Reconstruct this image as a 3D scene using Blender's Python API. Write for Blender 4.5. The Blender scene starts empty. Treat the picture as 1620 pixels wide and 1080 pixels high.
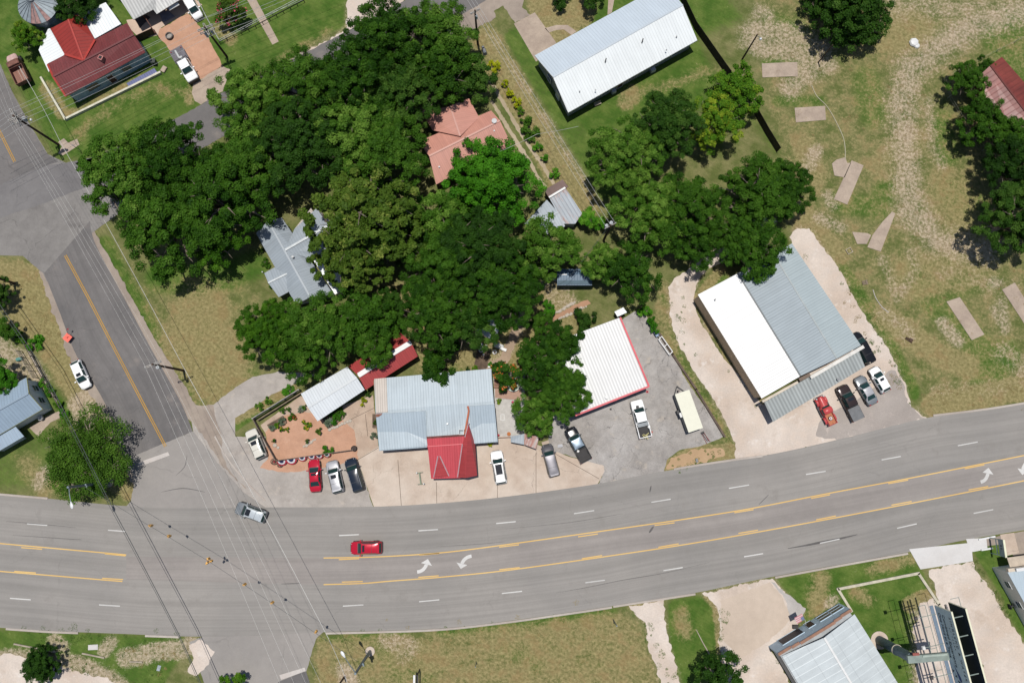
import bpy, math, random, numpy as np
from math import sin, cos, pi, radians, atan2, hypot, sqrt
from mathutils import Vector, Matrix
random.seed(7)
S = bpy.context.scene
COL = S.collection
V = Vector
# ---------------------------------------------------------------- camera geometry (survey: photo pixel -> ground point)
F = 1200.0; TH = math.atan(150 / F); H = 118.0; CT = cos(TH); ST = sin(TH)

def G(px, py, z=0.0):
    x = (px - 810) / F; y = -(py - 540) / F
    d = V((x, y * CT + ST, y * ST - CT))
    return V((0, 0, H)) + d * ((z - H) / d.z)

def PX(x, y, z=0.0):
    dz = z - H
    yc = y * CT + dz * ST; zc = -y * ST + dz * CT
    return 810 + F * x / (-zc), 540 - F * yc / (-zc)

LW = 1.72   # radiance of a white sunlit ground, used to turn colours seen in sun into albedo

def sc(r, g, b, k=1.0):
    def l(c):
        c /= 255.0
        return (c / 12.92 if c <= 0.04045 else ((c + .055) / 1.055) ** 2.4) * k / LW
    return (min(l(r), .82), min(l(g), .82), min(l(b), .82), 1)

# ---------------------------------------------------------------- objects
def tag(o, label=None, cat=None, group=None, kind=None):
    if label: o['label'] = label
    if cat: o['category'] = cat
    if group: o['group'] = group
    if kind: o['kind'] = kind
    return o

def thing(name, label, cat, loc, rz=0.0, group=None):
    o = bpy.data.objects.new(name, None); COL.objects.link(o)
    o.empty_display_size = .3
    o.location = loc; o.rotation_euler = (0, 0, rz)
    return tag(o, label, cat, group)

def copy_tree(o, parent=None):
    c = o.copy(); COL.objects.link(c); c.parent = parent
    for ch in list(o.children): copy_tree(ch, c)
    return c

class MB:
    def __init__(s): s.v = []; s.f = []; s.mi = []; s.uv = []
    def face(s, pts, m=0, uv=None):
        n = len(s.v); s.v += [tuple(p) for p in pts]
        s.f.append(list(range(n, n + len(pts)))); s.mi.append(m); s.uv.append(uv)
    def add(s, vs, fs, m=0):
        n = len(s.v); s.v += [tuple(p) for p in vs]
        for f in fs: s.f.append([i + n for i in f]); s.mi.append(m); s.uv.append(None)
    def box(s, c, size, rz=0.0, m=0, tx=1.0, ty=1.0):
        cx, cy, cz = c; a, b, h = [q / 2 for q in size]; ca, sa = cos(rz), sin(rz); vs = []
        for z, kx, ky in ((-h, 1, 1), (h, tx, ty)):
            for x, y in ((-a, -b), (a, -b), (a, b), (-a, b)):
                x *= kx; y *= ky
                vs.append((cx + x * ca - y * sa, cy + x * sa + y * ca, cz + z))
        s.add(vs, [(3, 2, 1, 0), (4, 5, 6, 7), (0, 1, 5, 4), (1, 2, 6, 5), (2, 3, 7, 6), (3, 0, 4, 7)], m)
    def prism(s, poly, z0, z1, m=0):
        n = len(poly)
        a = sum(poly[i][0] * poly[(i + 1) % n][1] - poly[(i + 1) % n][0] * poly[i][1] for i in range(n))
        if a < 0: poly = poly[::-1]
        vs = [(p[0], p[1], z0) for p in poly] + [(p[0], p[1], z1) for p in poly]
        s.add(vs, [tuple(range(n - 1, -1, -1)), tuple(range(n, 2 * n))] + [(i, (i + 1) % n, n + (i + 1) % n, n + i) for i in range(n)], m)
    def beam(s, a, b, w, h, m=0):
        a = V(a); b = V(b); d = (b - a).normalized()
        up = V((0, 0, 1)) if abs(d.z) < .9 else V((1, 0, 0))
        r = d.cross(up).normalized(); u = r.cross(d)
        vs = []
        for p in (a, b):
            for x, y in ((-w, -h), (w, -h), (w, h), (-w, h)): vs.append(p + r * x / 2 + u * y / 2)
        s.add(vs, [(0, 1, 2, 3), (7, 6, 5, 4), (4, 5, 1, 0), (5, 6, 2, 1), (6, 7, 3, 2), (7, 4, 0, 3)], m)
    def tube(s, pts, r, n=6, m=0):
        pts = [V(p) for p in pts]; k = len(pts)
        rs = r if isinstance(r, (list, tuple)) else [r] * k
        vs = []; ref = None
        for i, p in enumerate(pts):
            d = (pts[min(i + 1, k - 1)] - pts[max(i - 1, 0)]).normalized()
            if ref is None: ref = V((0, 0, 1)) if abs(d.z) < .9 else V((1, 0, 0))
            x = d.cross(ref).normalized(); y = x.cross(d)
            for j in range(n):
                t = 2 * pi * j / n; vs.append(p + (x * cos(t) + y * sin(t)) * rs[i])
        fs = [(i * n + j, i * n + (j + 1) % n, (i + 1) * n + (j + 1) % n, (i + 1) * n + j) for i in range(k - 1) for j in range(n)]
        fs += [tuple(range(n - 1, -1, -1)), tuple(range((k - 1) * n, k * n))]
        s.add(vs, fs, m)
    def cyl(s, c, r, h, n=16, m=0, axis='z', r2=None):
        c = V(c); d = {'z': V((0, 0, 1)), 'x': V((1, 0, 0)), 'y': V((0, 1, 0))}[axis]
        s.tube([c - d * h / 2, c + d * h / 2], [r, r if r2 is None else r2], n, m)
    def lathe(s, c, prof, n=24, m=0, seg=None):
        c = V(c); vs = []
        for r, z in prof:
            for j in range(n):
                t = 2 * pi * j / n; vs.append((c.x + r * cos(t), c.y + r * sin(t), c.z + z))
        s.add(vs, [(i * n + j, i * n + (j + 1) % n, (i + 1) * n + (j + 1) % n, (i + 1) * n + j) for i in range(len(prof) - 1) for j in range(n)], m)
    def loft(s, secs, m=0, closed=False, caps=True):
        n = len(secs[0]); vs = [p for q in secs for p in q]; k = n if closed else n - 1
        fs = [(i * n + j, (i + 1) * n + j, (i + 1) * n + (j + 1) % n, i * n + (j + 1) % n) for i in range(len(secs) - 1) for j in range(k)]
        if caps: fs += [tuple(range(n)), tuple(range(len(vs) - 1, len(vs) - n - 1, -1))]
        s.add(vs, fs, m)
    def ball(s, c, r, m=0, n=10, k=6, sz=1.0):
        s.lathe(c, [(max(r * sin(pi * i / k), .001), -r * cos(pi * i / k) * sz) for i in range(k + 1)], n, m)
    def obj(s, name, mats, parent=None, smooth=False, world=False, recenter=True):
        if not isinstance(mats, (list, tuple)): mats = [mats]
        off = V((0, 0, 0))
        if parent is None and recenter:
            xs = [p[0] for p in s.v]; ys = [p[1] for p in s.v]; zs = [p[2] for p in s.v]
            off = V(((min(xs) + max(xs)) / 2, (min(ys) + max(ys)) / 2, min(zs)))
        elif world and parent is not None:
            q = parent
            while q is not None: off = off + q.location; q = q.parent
        me = bpy.data.meshes.new(name)
        me.from_pydata([(p[0] - off.x, p[1] - off.y, p[2] - off.z) for p in s.v], [], s.f)
        for mt in mats: me.materials.append(mt)
        me.polygons.foreach_set('material_index', s.mi)
        if smooth: me.polygons.foreach_set('use_smooth', [True] * len(s.f))
        if any(u for u in s.uv):
            ul = me.uv_layers.new(name='UVMap')
            for p, u in zip(me.polygons, s.uv):
                if u:
                    for li, q in zip(p.loop_indices, u): ul.data[li].uv = q
        me.update()
        o = bpy.data.objects.new(name, me); COL.objects.link(o)
        if parent is not None: o.parent = parent
        else: o.location = off
        if smooth == 'angle':
            try: me.set_sharp_from_angle(angle=radians(35))
            except Exception: pass
        return o

# ---------------------------------------------------------------- materials
def nd(nt, t, ins=None, **props):
    n = nt.nodes.new('ShaderNode' + t)
    for k, v in props.items(): setattr(n, k, v)
    for k, v in (ins or {}).items():
        s = n.inputs[k]
        if isinstance(v, bpy.types.NodeSocket): nt.links.new(v, s)
        else: s.default_value = v
    return n
def mth(nt, op, a, b=0.0, c=0.0, clamp=False):
    n = nd(nt, 'Math', {0: a, 1: b, 2: c}, operation=op); n.use_clamp = clamp; return n.outputs[0]
def mix(nt, f, a, b):
    return nd(nt, 'Mix', {0: f, 6: a, 7: b}, data_type='RGBA').outputs[2]
def mul(nt, a, b, f=1.0):
    return nd(nt, 'Mix', {0: f, 6: a, 7: b}, data_type='RGBA', blend_type='MULTIPLY').outputs[2]
def noise(nt, vec, scale, detail=4, rough=.55, out='Fac'):
    return nd(nt, 'TexNoise', {'Vector': vec, 'Scale': scale, 'Detail': detail, 'Roughness': rough}).outputs[out]
def sst(nt, v, a, b, lo=0.0, hi=1.0):
    return nd(nt, 'MapRange', {0: v, 1: a, 2: b, 3: lo, 4: hi}, interpolation_type='SMOOTHSTEP').outputs[0]
def scl(nt, vec, s):
    return nd(nt, 'VectorMath', {0: vec, 1: s}, operation='MULTIPLY').outputs[0]
def grey(v): return (v, v, v, 1)
def newmat(name):
    m = bpy.data.materials.new(name); m.use_nodes = True; nt = m.node_tree
    return m, nt, nt.nodes['Principled BSDF']
_mc = {}
def pm(name, col, rough=.6, metal=0.0, var=.12, scale=1.5, spec=.4, bump=0.0, coat=0.0, streak=None):
    if name in _mc: return _mc[name]
    m, nt, b = newmat(name)
    oc = nd(nt, 'TexCoord').outputs['Object']
    vec = scl(nt, oc, streak) if streak else oc
    n1 = noise(nt, vec, scale, 6); n2 = noise(nt, oc, scale * 9, 3)
    f = mth(nt, 'ADD', mth(nt, 'MULTIPLY', n1, .7), mth(nt, 'MULTIPLY', n2, .3))
    k = sst(nt, f, .3, .7, 1 - var * 1.6, 1 + var)
    cv = nd(nt, 'CombineColor', {0: k, 1: k, 2: k}).outputs[0]
    nt.links.new(mul(nt, col, cv), b.inputs['Base Color'])
    b.inputs['Roughness'].default_value = rough; b.inputs['Metallic'].default_value = metal
    b.inputs['Specular IOR Level'].default_value = spec; b.inputs['Coat Weight'].default_value = coat
    b.inputs['Coat Roughness'].default_value = .06
    if bump:
        nt.links.new(nd(nt, 'Bump', {'Height': n2, 'Strength': bump, 'Distance': .05}).outputs[0], b.inputs['Normal'])
    _mc[name] = m; return m

def roofmat(name, col, sp=.45, prof='seam', rust=0.0, dirt=.25, rough=.45, line=.8, rustcol=(.16, .055, .03, 1), joints=0.0, spec=.4, metal=0.0):
    if name in _mc: return _mc[name]
    m, nt, b = newmat(name)
    tc = nd(nt, 'TexCoord'); uv = tc.outputs['UV']; oc = tc.outputs['Object']
    sx = nd(nt, 'SeparateXYZ', {0: uv})
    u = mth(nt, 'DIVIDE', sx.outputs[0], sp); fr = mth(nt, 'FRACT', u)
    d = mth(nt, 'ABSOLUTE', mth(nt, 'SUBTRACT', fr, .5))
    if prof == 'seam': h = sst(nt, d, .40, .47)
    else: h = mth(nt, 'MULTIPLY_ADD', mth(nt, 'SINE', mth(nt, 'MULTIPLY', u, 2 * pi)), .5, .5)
    # dirt runs down the slope, varying panel by panel
    pan = nd(nt, 'TexWhiteNoise', {'W': mth(nt, 'FLOOR', u)}, noise_dimensions='1D').outputs['Value']
    st = noise(nt, scl(nt, uv, (1 / sp * .9, .16, 1)), 1.0, 5, .6)
    big = noise(nt, oc, .35, 4)
    fine = noise(nt, oc, 6.0, 3)
    k = mth(nt, 'ADD', mth(nt, 'MULTIPLY', st, .5), mth(nt, 'ADD', mth(nt, 'MULTIPLY', big, .35), mth(nt, 'MULTIPLY', fine, .15)))
    k = sst(nt, k, .3, .7, 1 - dirt, 1 + dirt * .35)
    k = mth(nt, 'MULTIPLY', k, mth(nt, 'MULTIPLY_ADD', pan, dirt * .3, 1 - dirt * .15))
    k = mth(nt, 'MULTIPLY', k, mth(nt, 'MULTIPLY_ADD', h, line - 1, 1.0))  # profile shading of seams and corrugations, put into the colour as lines
    if joints:
        j = mth(nt, 'ABSOLUTE', mth(nt, 'SUBTRACT', mth(nt, 'FRACT', mth(nt, 'DIVIDE', sx.outputs[1], joints)), .5))
        k = mth(nt, 'MULTIPLY', k, sst(nt, j, .47, .495, 1.0, .86))
    c = mul(nt, col, nd(nt, 'CombineColor', {0: k, 1: k, 2: k}).outputs[0])
    if rust:
        rn = noise(nt, scl(nt, uv, (1 / sp * .55, .22, 1)), 1.3, 6, .65)
        c = mix(nt, sst(nt, rn, .78 - rust, .95 - rust * .9), c, rustcol)
    nt.links.new(c, b.inputs['Base Color'])
    b.inputs['Roughness'].default_value = rough; b.inputs['Specular IOR Level'].default_value = spec
    b.inputs['Metallic'].default_value = metal
    hb = mth(nt, 'MULTIPLY_ADD', noise(nt, oc, 1.2, 2), .5, h)
    nt.links.new(nd(nt, 'Bump', {'Height': hb, 'Strength': .5, 'Distance': .03}).outputs[0], b.inputs['Normal'])
    _mc[name] = m; return m

# pavement: mottled, stained, cracked
def pave(name, col, col2=None, var=.25, big=.12, fine=5.0, crack=0.0, crackscale=.35, stain=None, joints=None, rough=.9, streakuv=False, tan=None, crackw=.012):
    if name in _mc: return _mc[name]
    m, nt, b = newmat(name)
    tc = nd(nt, 'TexCoord'); oc = nd(nt, 'NewGeometry').outputs['Position']
    col2 = col2 or tuple(list(q * .8 for q in col[:3]) + [1])
    n1 = noise(nt, oc, big, 6, .6)
    c = mix(nt, sst(nt, n1, .38, .64), col, col2)
    n2 = noise(nt, oc, fine, 4, .7); n3 = noise(nt, oc, fine * .16, 5, .65)
    k = mth(nt, 'ADD', mth(nt, 'MULTIPLY', n2, .45), mth(nt, 'MULTIPLY', n3, .55))
    k = sst(nt, k, .3, .7, 1 - var, 1 + var * .7)
    if streakuv:
        uv = tc.outputs['UV']
        s1 = noise(nt, scl(nt, uv, (.012, .62, 1)), 1.0, 5, .6)
        s2 = noise(nt, scl(nt, uv, (.05, 3.0, 1)), 1.0, 3, .5)
        k2 = mth(nt, 'ADD', mth(nt, 'MULTIPLY', s1, .7), mth(nt, 'MULTIPLY', s2, .3))
        k = mth(nt, 'MULTIPLY', k, sst(nt, k2, .38, .62, .90, 1.07))
    c = mul(nt, c, nd(nt, 'CombineColor', {0: k, 1: k, 2: k}).outputs[0])
    if stain:
        s = sst(nt, noise(nt, oc, .28, 6, .65), .56, .74)
        c = mix(nt, mth(nt, 'MULTIPLY', s, .75), c, stain)
    if tan:
        s = sst(nt, noise(nt, scl(nt, oc, (1, 1, 1)), .55, 7, .7), .55, .72)
        c = mix(nt, mth(nt, 'MULTIPLY', s, .7), c, tan)
    if crack:
        wv = nd(nt, 'VectorMath', {0: oc, 1: scl(nt, noise(nt, oc, .9, 4, .6, 'Color'), (1.6, 1.6, 0))}, operation='ADD').outputs[0]
        vd = nd(nt, 'TexVoronoi', {'Vector': wv, 'Scale': crackscale}, feature='DISTANCE_TO_EDGE').outputs['Distance']
        brk = sst(nt, noise(nt, oc, .35, 3), .4, .6)
        c = mix(nt, mth(nt, 'MULTIPLY', sst(nt, vd, crackw, crackw * .3), mth(nt, 'MULTIPLY', brk, crack)), c, tuple([q * .35 for q in col[:3]] + [1]))
    nt.links.new(c, b.inputs['Base Color'])
    b.inputs['Roughness'].default_value = rough; b.inputs['Specular IOR Level'].default_value = .2
    nt.links.new(nd(nt, 'Bump', {'Height': n2, 'Strength': .25, 'Distance': .03}).outputs[0], b.inputs['Normal'])
    _mc[name] = m; return m
# ---------------------------------------------------------------- ground
def ground():
    xs = np.concatenate([[-4000, -1500, -600, -250, -140], np.arange(-104, 104.1, .5), [140, 250, 600, 1500, 4000]])
    ys = np.concatenate([[-4000, -1500, -600, -250, -90], np.arange(-52, 92.1, .5), [130, 250, 600, 1500, 4000]])
    X, Y = np.meshgrid(xs, ys); x = X.ravel(); y = Y.ravel(); n = len(x)
    px, py = PX(np.clip(x, -150, 150), np.clip(y, -100, 150))
    M = np.zeros((n, 4)); M[:, 3] = 1
    def dpoly(pts):
        d = np.full(n, 1e9)
        for (ax, ay), (bx, by) in zip(pts[:-1], pts[1:]):
            vx, vy = bx - ax, by - ay; L = vx * vx + vy * vy + 1e-9
            t = np.clip(((px - ax) * vx + (py - ay) * vy) / L, 0, 1)
            d = np.minimum(d, np.hypot(px - ax - t * vx, py - ay - t * vy))
        return d
    def stroke(ch, pts, w, soft, s=1.0):
        d = dpoly(pts); m = np.clip((w + soft - d) / max(soft, 1e-6), 0, 1) * abs(s)
        c = 'dbg'.index(ch)
        if s > 0: M[:, c] = np.maximum(M[:, c], m)
        else: M[:, c] = M[:, c] * (1 - m)
    def area(ch, pts, soft, s=1.0):
        d = dpoly(pts + [pts[0]]); ins = np.zeros(n, bool)
        for (ax, ay), (bx, by) in zip(pts, pts[1:] + [pts[0]]):
            c = ((ay > py) != (by > py)) & (px < (bx - ax) * (py - ay) / (by - ay + 1e-12) + ax); ins ^= c
        sd = np.where(ins, -d, d); m = np.clip(.5 - sd / soft / 2, 0, 1) * abs(s); c = 'dbg'.index(ch)
        if s > 0: M[:, c] = np.maximum(M[:, c], m)
        else: M[:, c] = M[:, c] * (1 - m)
    # lawns
    area('g', [(-80, -60), (620, -60), (560, 40), (430, 100), (300, 185), (150, 250), (90, 252), (20, 120), (-80, 60)], 12, .95)
    stroke('d', [(120, 215), (190, 160), (240, 140), (290, 145)], 2, 26, .5); stroke('d', [(75, 140), (98, 180)], 8, 10, .8); stroke('d', [(110, 180), (240, 115)], 3, 8, .7)
    stroke('d', [(300, 160), (304, 135)], 4, 12, .7); stroke('d', [(520, 52), (430, 100)], 3, 14, .5); stroke('d', [(345, 45), (365, 62)], 6, 14, .7)
    area('g', [(838, 95), (900, 190), (960, 262), (1040, 240), (1140, 150), (1225, 215), (1235, 260), (1140, 120), (1105, 60), (1180, 30), (1130, -30), (960, -30), (905, 70)], 16, .85)
    stroke('d', [(860, 10), (880, 45), (915, 20)], 18, 18, .9); stroke('d', [(1010, 150), (1100, 120), (1130, 110)], 2, 22, .55)
    stroke('g', [(815, 60), (850, 120), (900, 200), (960, 300)], 12, 12, .7)
    stroke('d', [(770, 60), (810, 130), (870, 240), (930, 330)], 14, 16, .85); stroke('b', [(775, 55), (800, 90), (850, 165), (905, 255), (935, 300)], 2, 12, .5)
    stroke('d', [(1000, 150), (990, 160)], 10, 14, .7)
    # corner lot by the side street
    area('d', [(145, 360), (260, 440), (400, 420), (420, 470), (380, 600), (330, 645), (300, 635), (215, 490)], 14, .4)
    stroke('d', [(300, 540), (350, 600), (320, 500)], 30, 60, .85); stroke('g', [(400, 420), (330, 450), (250, 440)], 12, 26, .9)
    stroke('g', [(165, 390), (230, 510), (290, 620)], 10, 14, .85); stroke('g', [(300, 630), (360, 625), (400, 590)], 6, 12, .7)
    stroke('g', [(335, 520), (380, 470)], 12, 20, .4)
    # west verge
    area('d', [(-60, 405), (60, 415), (110, 520), (185, 660), (120, 660), (60, 560), (-60, 420)], 10, .95); stroke('g', [(60, 470), (100, 560), (118, 575)], 14, 16, .6)
    stroke('b', [(125, 640), (150, 625), (155, 655), (130, 660)], 12, 14, .95); stroke('d', [(170, 640), (205, 720), (205, 775)], 10, 12, 1)
    area('g', [(-60, 690), (60, 670), (190, 690), (200, 770), (60, 778), (-60, 775)], 14, .55); stroke('d', [(40, 730), (70, 770), (205, 760)], 4, 34, .7); stroke('b', [(62, 765), (72, 745)], 6, 12, .8)
    stroke('b', [(-20, 545), (40, 580), (55, 600)], 18, 12, .85); stroke('g', [(70, 610), (110, 660)], 8, 8, .8)
    # field to the east
    area('d', [(1190, -40), (1660, -40), (1660, 640), (1500, 650), (1440, 620), (1300, 430), (1250, 340), (1200, 180)], 25, .47)
    for p, w, so, st in [([(1640, 10), (1540, 40), (1480, 80), (1440, 110), (1428, 160), (1430, 230), (1440, 330), (1480, 380), (1560, 400)], 7, 40, .82), ([(1600, -20), (1500, 10), (1440, 0), (1400, 10)], 14, 34, .6),
                         ([(1200, 60), (1260, 70), (1290, 85)], 22, 24, .78), ([(1250, 140), (1265, 120), (1310, 100)], 10, 20, .72), ([(1200, 20), (1215, 25)], 6, 16, .7), ([(1470, 160), (1475, 230), (1490, 260)], 5, 14, .55),
                         ([(1280, 260), (1290, 240)], 8, 12, .7), ([(1310, 310), (1318, 325)], 6, 10, .7), ([(1295, 345), (1330, 360)], 5, 12, .7), ([(1395, 410), (1420, 470), (1450, 425), (1440, 400)], 5, 12, .55),
                         ([(1490, 510), (1515, 540)], 7, 10, .8), ([(1575, 490), (1590, 520), (1585, 475)], 5, 10, .7), ([(1570, 445), (1580, 448)], 6, 6, .8), ([(1400, 495), (1440, 530)], 6, 20, .55), ([(1500, 430), (1600, 460)], 8, 26, .4),
                         ([(1480, 620), (1620, 610)], 8, 16, .35), ([(1590, 560), (1620, 580)], 12, 20, .5)]: stroke('b', p, w, so, st)
    for p, w, so, st in [([(1640, 610), (1560, 625), (1480, 640)], 14, 16, 1), ([(1400, 500), (1480, 560), (1530, 580)], 12, 24, .9), ([(1440, 220), (1400, 260)], 20, 40, .7), ([(1500, 300), (1540, 420), (1440, 440)], 30, 40, .7),
                         ([(1330, 40), (1440, 50)], 30, 30, .8), ([(1270, 230), (1290, 280)], 14, 18, .8), ([(1260, 330), (1320, 400)], 16, 20, .8)]: stroke('d', p, w, so, st)
    for p, w, so, st in [([(1300, 390), (1350, 460), (1400, 540), (1440, 620)], 10, 12, 1), ([(1500, 300), (1560, 340)], 12, 24, .9), ([(1490, 190), (1500, 250)], 10, 18, .85), ([(1330, 320), (1390, 330), (1400, 300)], 10, 22, .85), ([(1600, 40), (1640, 130)], 24, 20, .8), ([(1580, 60), (1620, 100)], 20, 20, .8),
                         ([(1370, 130), (1380, 180)], 16, 26, .7), ([(1540, 580), (1590, 560), (1560, 600)], 16, 20, .9), ([(1440, 430), (1470, 470), (1560, 440)], 10, 26, .7), ([(1230, 160), (1300, 160)], 5, 10, .8), ([(1210, 100), (1260, 98)], 3, 8, .8),
                         ([(1480, 480), (1560, 560)], 16, 22, .7), ([(1220, 30), (1280, 50)], 8, 20, .7)]: stroke('g', p, w, so, st)
    # south side of the highway
    area('d', [(495, 1005), (700, 998), (985, 962), (1010, 985), (1060, 1100), (495, 1100)], 10, .68)
    for p, w, so in [([(595, 1010), (610, 1040)], 8, 12), ([(620, 1060), (640, 1070), (680, 1075)], 8, 12), ([(700, 1000), (830, 988), (970, 970)], 5, 10), ([(800, 1030), (850, 1050)], 5, 18), ([(510, 1012), (640, 1005)], 3, 8)]: stroke('g', p, w, so, .8)
    stroke('b', [(610, 1015), (650, 1020), (640, 1035)], 8, 16, .6); stroke('b', [(545, 1060), (560, 1090)], 10, 10, .9)
    area('g', [(1055, 950), (1110, 940), (1135, 960), (1140, 1030), (1110, 1085), (1070, 1085), (1055, 1010)], 8, 1); stroke('d', [(1080, 975), (1085, 1000)], 4, 26, .7); stroke('d', [(1120, 945), (1135, 960), (1140, 1030)], 4, 8, .9); stroke('d', [(1000, 955), (1040, 948)], 6, 8, .9)
    area('g', [(1225, 915), (1440, 875), (1460, 905), (1480, 950), (1480, 1100), (1350, 1100), (1340, 965), (1270, 985), (1260, 960)], 8, .95)
    stroke('d', [(1300, 920), (1290, 960)], 6, 28, .8); stroke('b', [(1312, 955), (1320, 948)], 6, 8, .8); stroke('d', [(1380, 900), (1440, 885)], 3, 18, .75); stroke('d', [(1355, 935), (1375, 950)], 3, 22, .7)
    area('b', [(1440, 965), (1478, 940), (1500, 1000), (1480, 1100), (1440, 1100)], 10, .8); stroke('d', [(1440, 955), (1470, 945)], 10, 10, .9)
    area('g', [(1535, 865), (1600, 850), (1640, 860), (1640, 1000), (1620, 1000), (1560, 905)], 6, 1); stroke('g', [(1600, 960), (1630, 1020)], 10, 10, .9)
    area('g', [(-60, 992), (290, 1005), (298, 1020), (250, 1100), (200, 1080), (130, 1040), (-60, 1030)], 6, .75)
    for p, w, so in [([(85, 1012), (100, 1022)], 8, 8), ([(175, 1015), (165, 1030)], 8, 8), ([(200, 1040), (250, 1030), (290, 1025)], 12, 10), ([(-30, 1060), (20, 1050), (120, 1060), (180, 1090)], 22, 10), ([(300, 1015), (320, 1025)], 8, 6)]: stroke('b', p, w, so, .9)
    area('d', [(330, 1070), (390, 1050), (400, 1100), (330, 1100)], 8, .9)
    # yard under the trees: leaf litter and thin grass
    area('d', [(600, 440), (900, 440), (930, 520), (900, 590), (660, 590)], 20, .85); stroke('b', [(870, 440), (900, 480), (880, 470)], 12, 12, .6); stroke('b', [(780, 575), (800, 560), (830, 505)], 6, 8, .7)
    stroke('g', [(660, 560), (700, 540), (720, 580)], 10, 12, .8); stroke('g', [(900, 500), (930, 510)], 6, 10, .5); stroke('d', [(780, 110), (830, 190), (880, 290)], 10, 14, .8); stroke('g', [(790, 150), (850, 250), (870, 290)], 5, 8, .6)
    stroke('d', [(370, 660), (410, 640), (460, 610)], 8, 8, .85); stroke('g', [(372, 675), (410, 650), (440, 635)], 4, 5, .9)
    area('d', [(1040, 440), (1060, 440), (1080, 560), (1160, 690), (1165, 715), (1050, 740), (1140, 700), (1030, 510)], 6, .6); stroke('g', [(1050, 470), (1075, 560), (1130, 660), (1155, 700)], 5, 6, .85)
    stroke('d', [(1140, 425), (1105, 470), (1150, 560), (1205, 640)], 6, 8, .8); stroke('g', [(1115, 450), (1140, 440)], 8, 8, .7)
    stroke('d', [(1050, 745), (1100, 715), (1160, 715)], 10, 6, 1); stroke('g', [(1085, 715), (1060, 735)], 3, 4, .7); stroke('g', [(1140, 722), (1160, 712)], 4, 5, .7)
    for q in ([(425, 115), (470, 88), (548, 46), (548, 10), (560, -30), (650, -30), (636, 4), (548, 54), (470, 95), (430, 118)],
        [(1058, 455), (1066, 440), (1085, 430), (1105, 415), (1130, 395), (1200, 340), (1230, 350), (1150, 410), (1120, 425), (1106, 440), (1096, 470), (1104, 500), (1140, 560), (1206, 640), (1230, 625), (1290, 580), (1330, 550), (1330, 530), (1290, 450), (1256, 390), (1248, 375), (1262, 360), (1280, 362), (1310, 400), (1335, 440), (1360, 490), (1395, 535), (1415, 570), (1432, 610), (1442, 645), (1468, 662), (1330, 696), (1210, 722), (1165, 724), (1163, 700), (1140, 650), (1100, 590), (1072, 540), (1060, 500)],
        [(996, 958), (1050, 946), (1052, 985), (1058, 1020), (1080, 1090), (1050, 1100), (1030, 1030), (1020, 985)],
        [(1110, 938), (1222, 914), (1232, 930), (1262, 958), (1268, 975), (1258, 1000), (1220, 1026), (1260, 1100), (1150, 1100), (1140, 1040), (1138, 970), (1128, 950)],
        [(1470, 902), (1539, 888), (1546, 905), (1570, 935), (1595, 980), (1622, 1020), (1630, 1100), (1560, 1100), (1545, 1050), (1500, 980), (1482, 945)],
        [(1446, 990), (1452, 965), (1470, 948), (1484, 950), (1498, 980), (1530, 1040), (1545, 1100), (1452, 1100), (1446, 1040)],
        [(318, 1010), (340, 1030), (330, 1050), (310, 1070), (296, 1062), (306, 1040), (300, 1020)],
        [(-60, 1042), (0, 1036), (60, 1046), (120, 1060), (170, 1072), (210, 1100), (-60, 1110)]):
        area('b', list(q), 9, .95); M[:, 2] *= 1 - .6 * np.clip(1 - dpoly(list(q) + [q[0]]) / 10, 0, 1)
    me = bpy.data.meshes.new('ground'); nx, ny = len(xs), len(ys)
    vs = np.column_stack([x, y, np.zeros(n)]).astype(np.float32)
    i = (np.arange(ny - 1)[:, None] * nx + np.arange(nx - 1)[None, :]).ravel()
    q = np.column_stack([i, i + 1, i + nx + 1, i + nx]).astype(np.int32); nf = len(q)
    me.vertices.add(n); me.vertices.foreach_set('co', vs.ravel())
    me.loops.add(nf * 4); me.loops.foreach_set('vertex_index', q.ravel())
    me.polygons.add(nf); me.polygons.foreach_set('loop_start', np.arange(0, nf * 4, 4, dtype=np.int32))
    me.update(calc_edges=True)
    at = me.attributes.new('soil', 'FLOAT_COLOR', 'POINT'); at.data.foreach_set('color', M.astype(np.float32).ravel())
    m, nt, b = newmat('ground_cover')
    oc = nd(nt, 'NewGeometry').outputs['Position']
    a = nd(nt, 'SeparateColor', {0: nd(nt, 'Attribute', attribute_name='soil').outputs['Color']})
    nb = noise(nt, oc, .07, 5); nm = noise(nt, oc, .38, 6, .65); nf_ = noise(nt, oc, 2.2, 5, .7); nv = noise(nt, oc, 7.5, 3, .7)
    rot = nd(nt, 'VectorRotate', {0: oc, 'Angle': .55}, rotation_type='Z_AXIS').outputs[0]
    ns = noise(nt, scl(nt, rot, (.5, 3.2, 1)), 1.0, 5, .65)
    def pert(v, k1, k2, k3, lo, hi):
        s = mth(nt, 'ADD', v, mth(nt, 'MULTIPLY', mth(nt, 'SUBTRACT', nm, .5), k1))
        s = mth(nt, 'ADD', s, mth(nt, 'MULTIPLY', mth(nt, 'SUBTRACT', nf_, .5), k2))
        s = mth(nt, 'ADD', s, mth(nt, 'MULTIPLY', mth(nt, 'SUBTRACT', nv, .5), k3))
        return sst(nt, s, lo, hi)
    olive = mix(nt, sst(nt, nm, .35, .65), sc(104, 114, 62), sc(138, 136, 90))
    lush = mix(nt, sst(nt, nm, .34, .66), sc(76, 108, 40), sc(108, 128, 60))
    dry = mix(nt, sst(nt, nf_, .3, .7), sc(140, 130, 86), sc(174, 160, 114))
    dry = mix(nt, mth(nt, 'MULTIPLY', sst(nt, nm, .5, .64), .6), dry, sc(158, 134, 92))
    bare = mix(nt, sst(nt, nf_, .36, .62), sc(168, 150, 122), sc(206, 188, 164))
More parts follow.
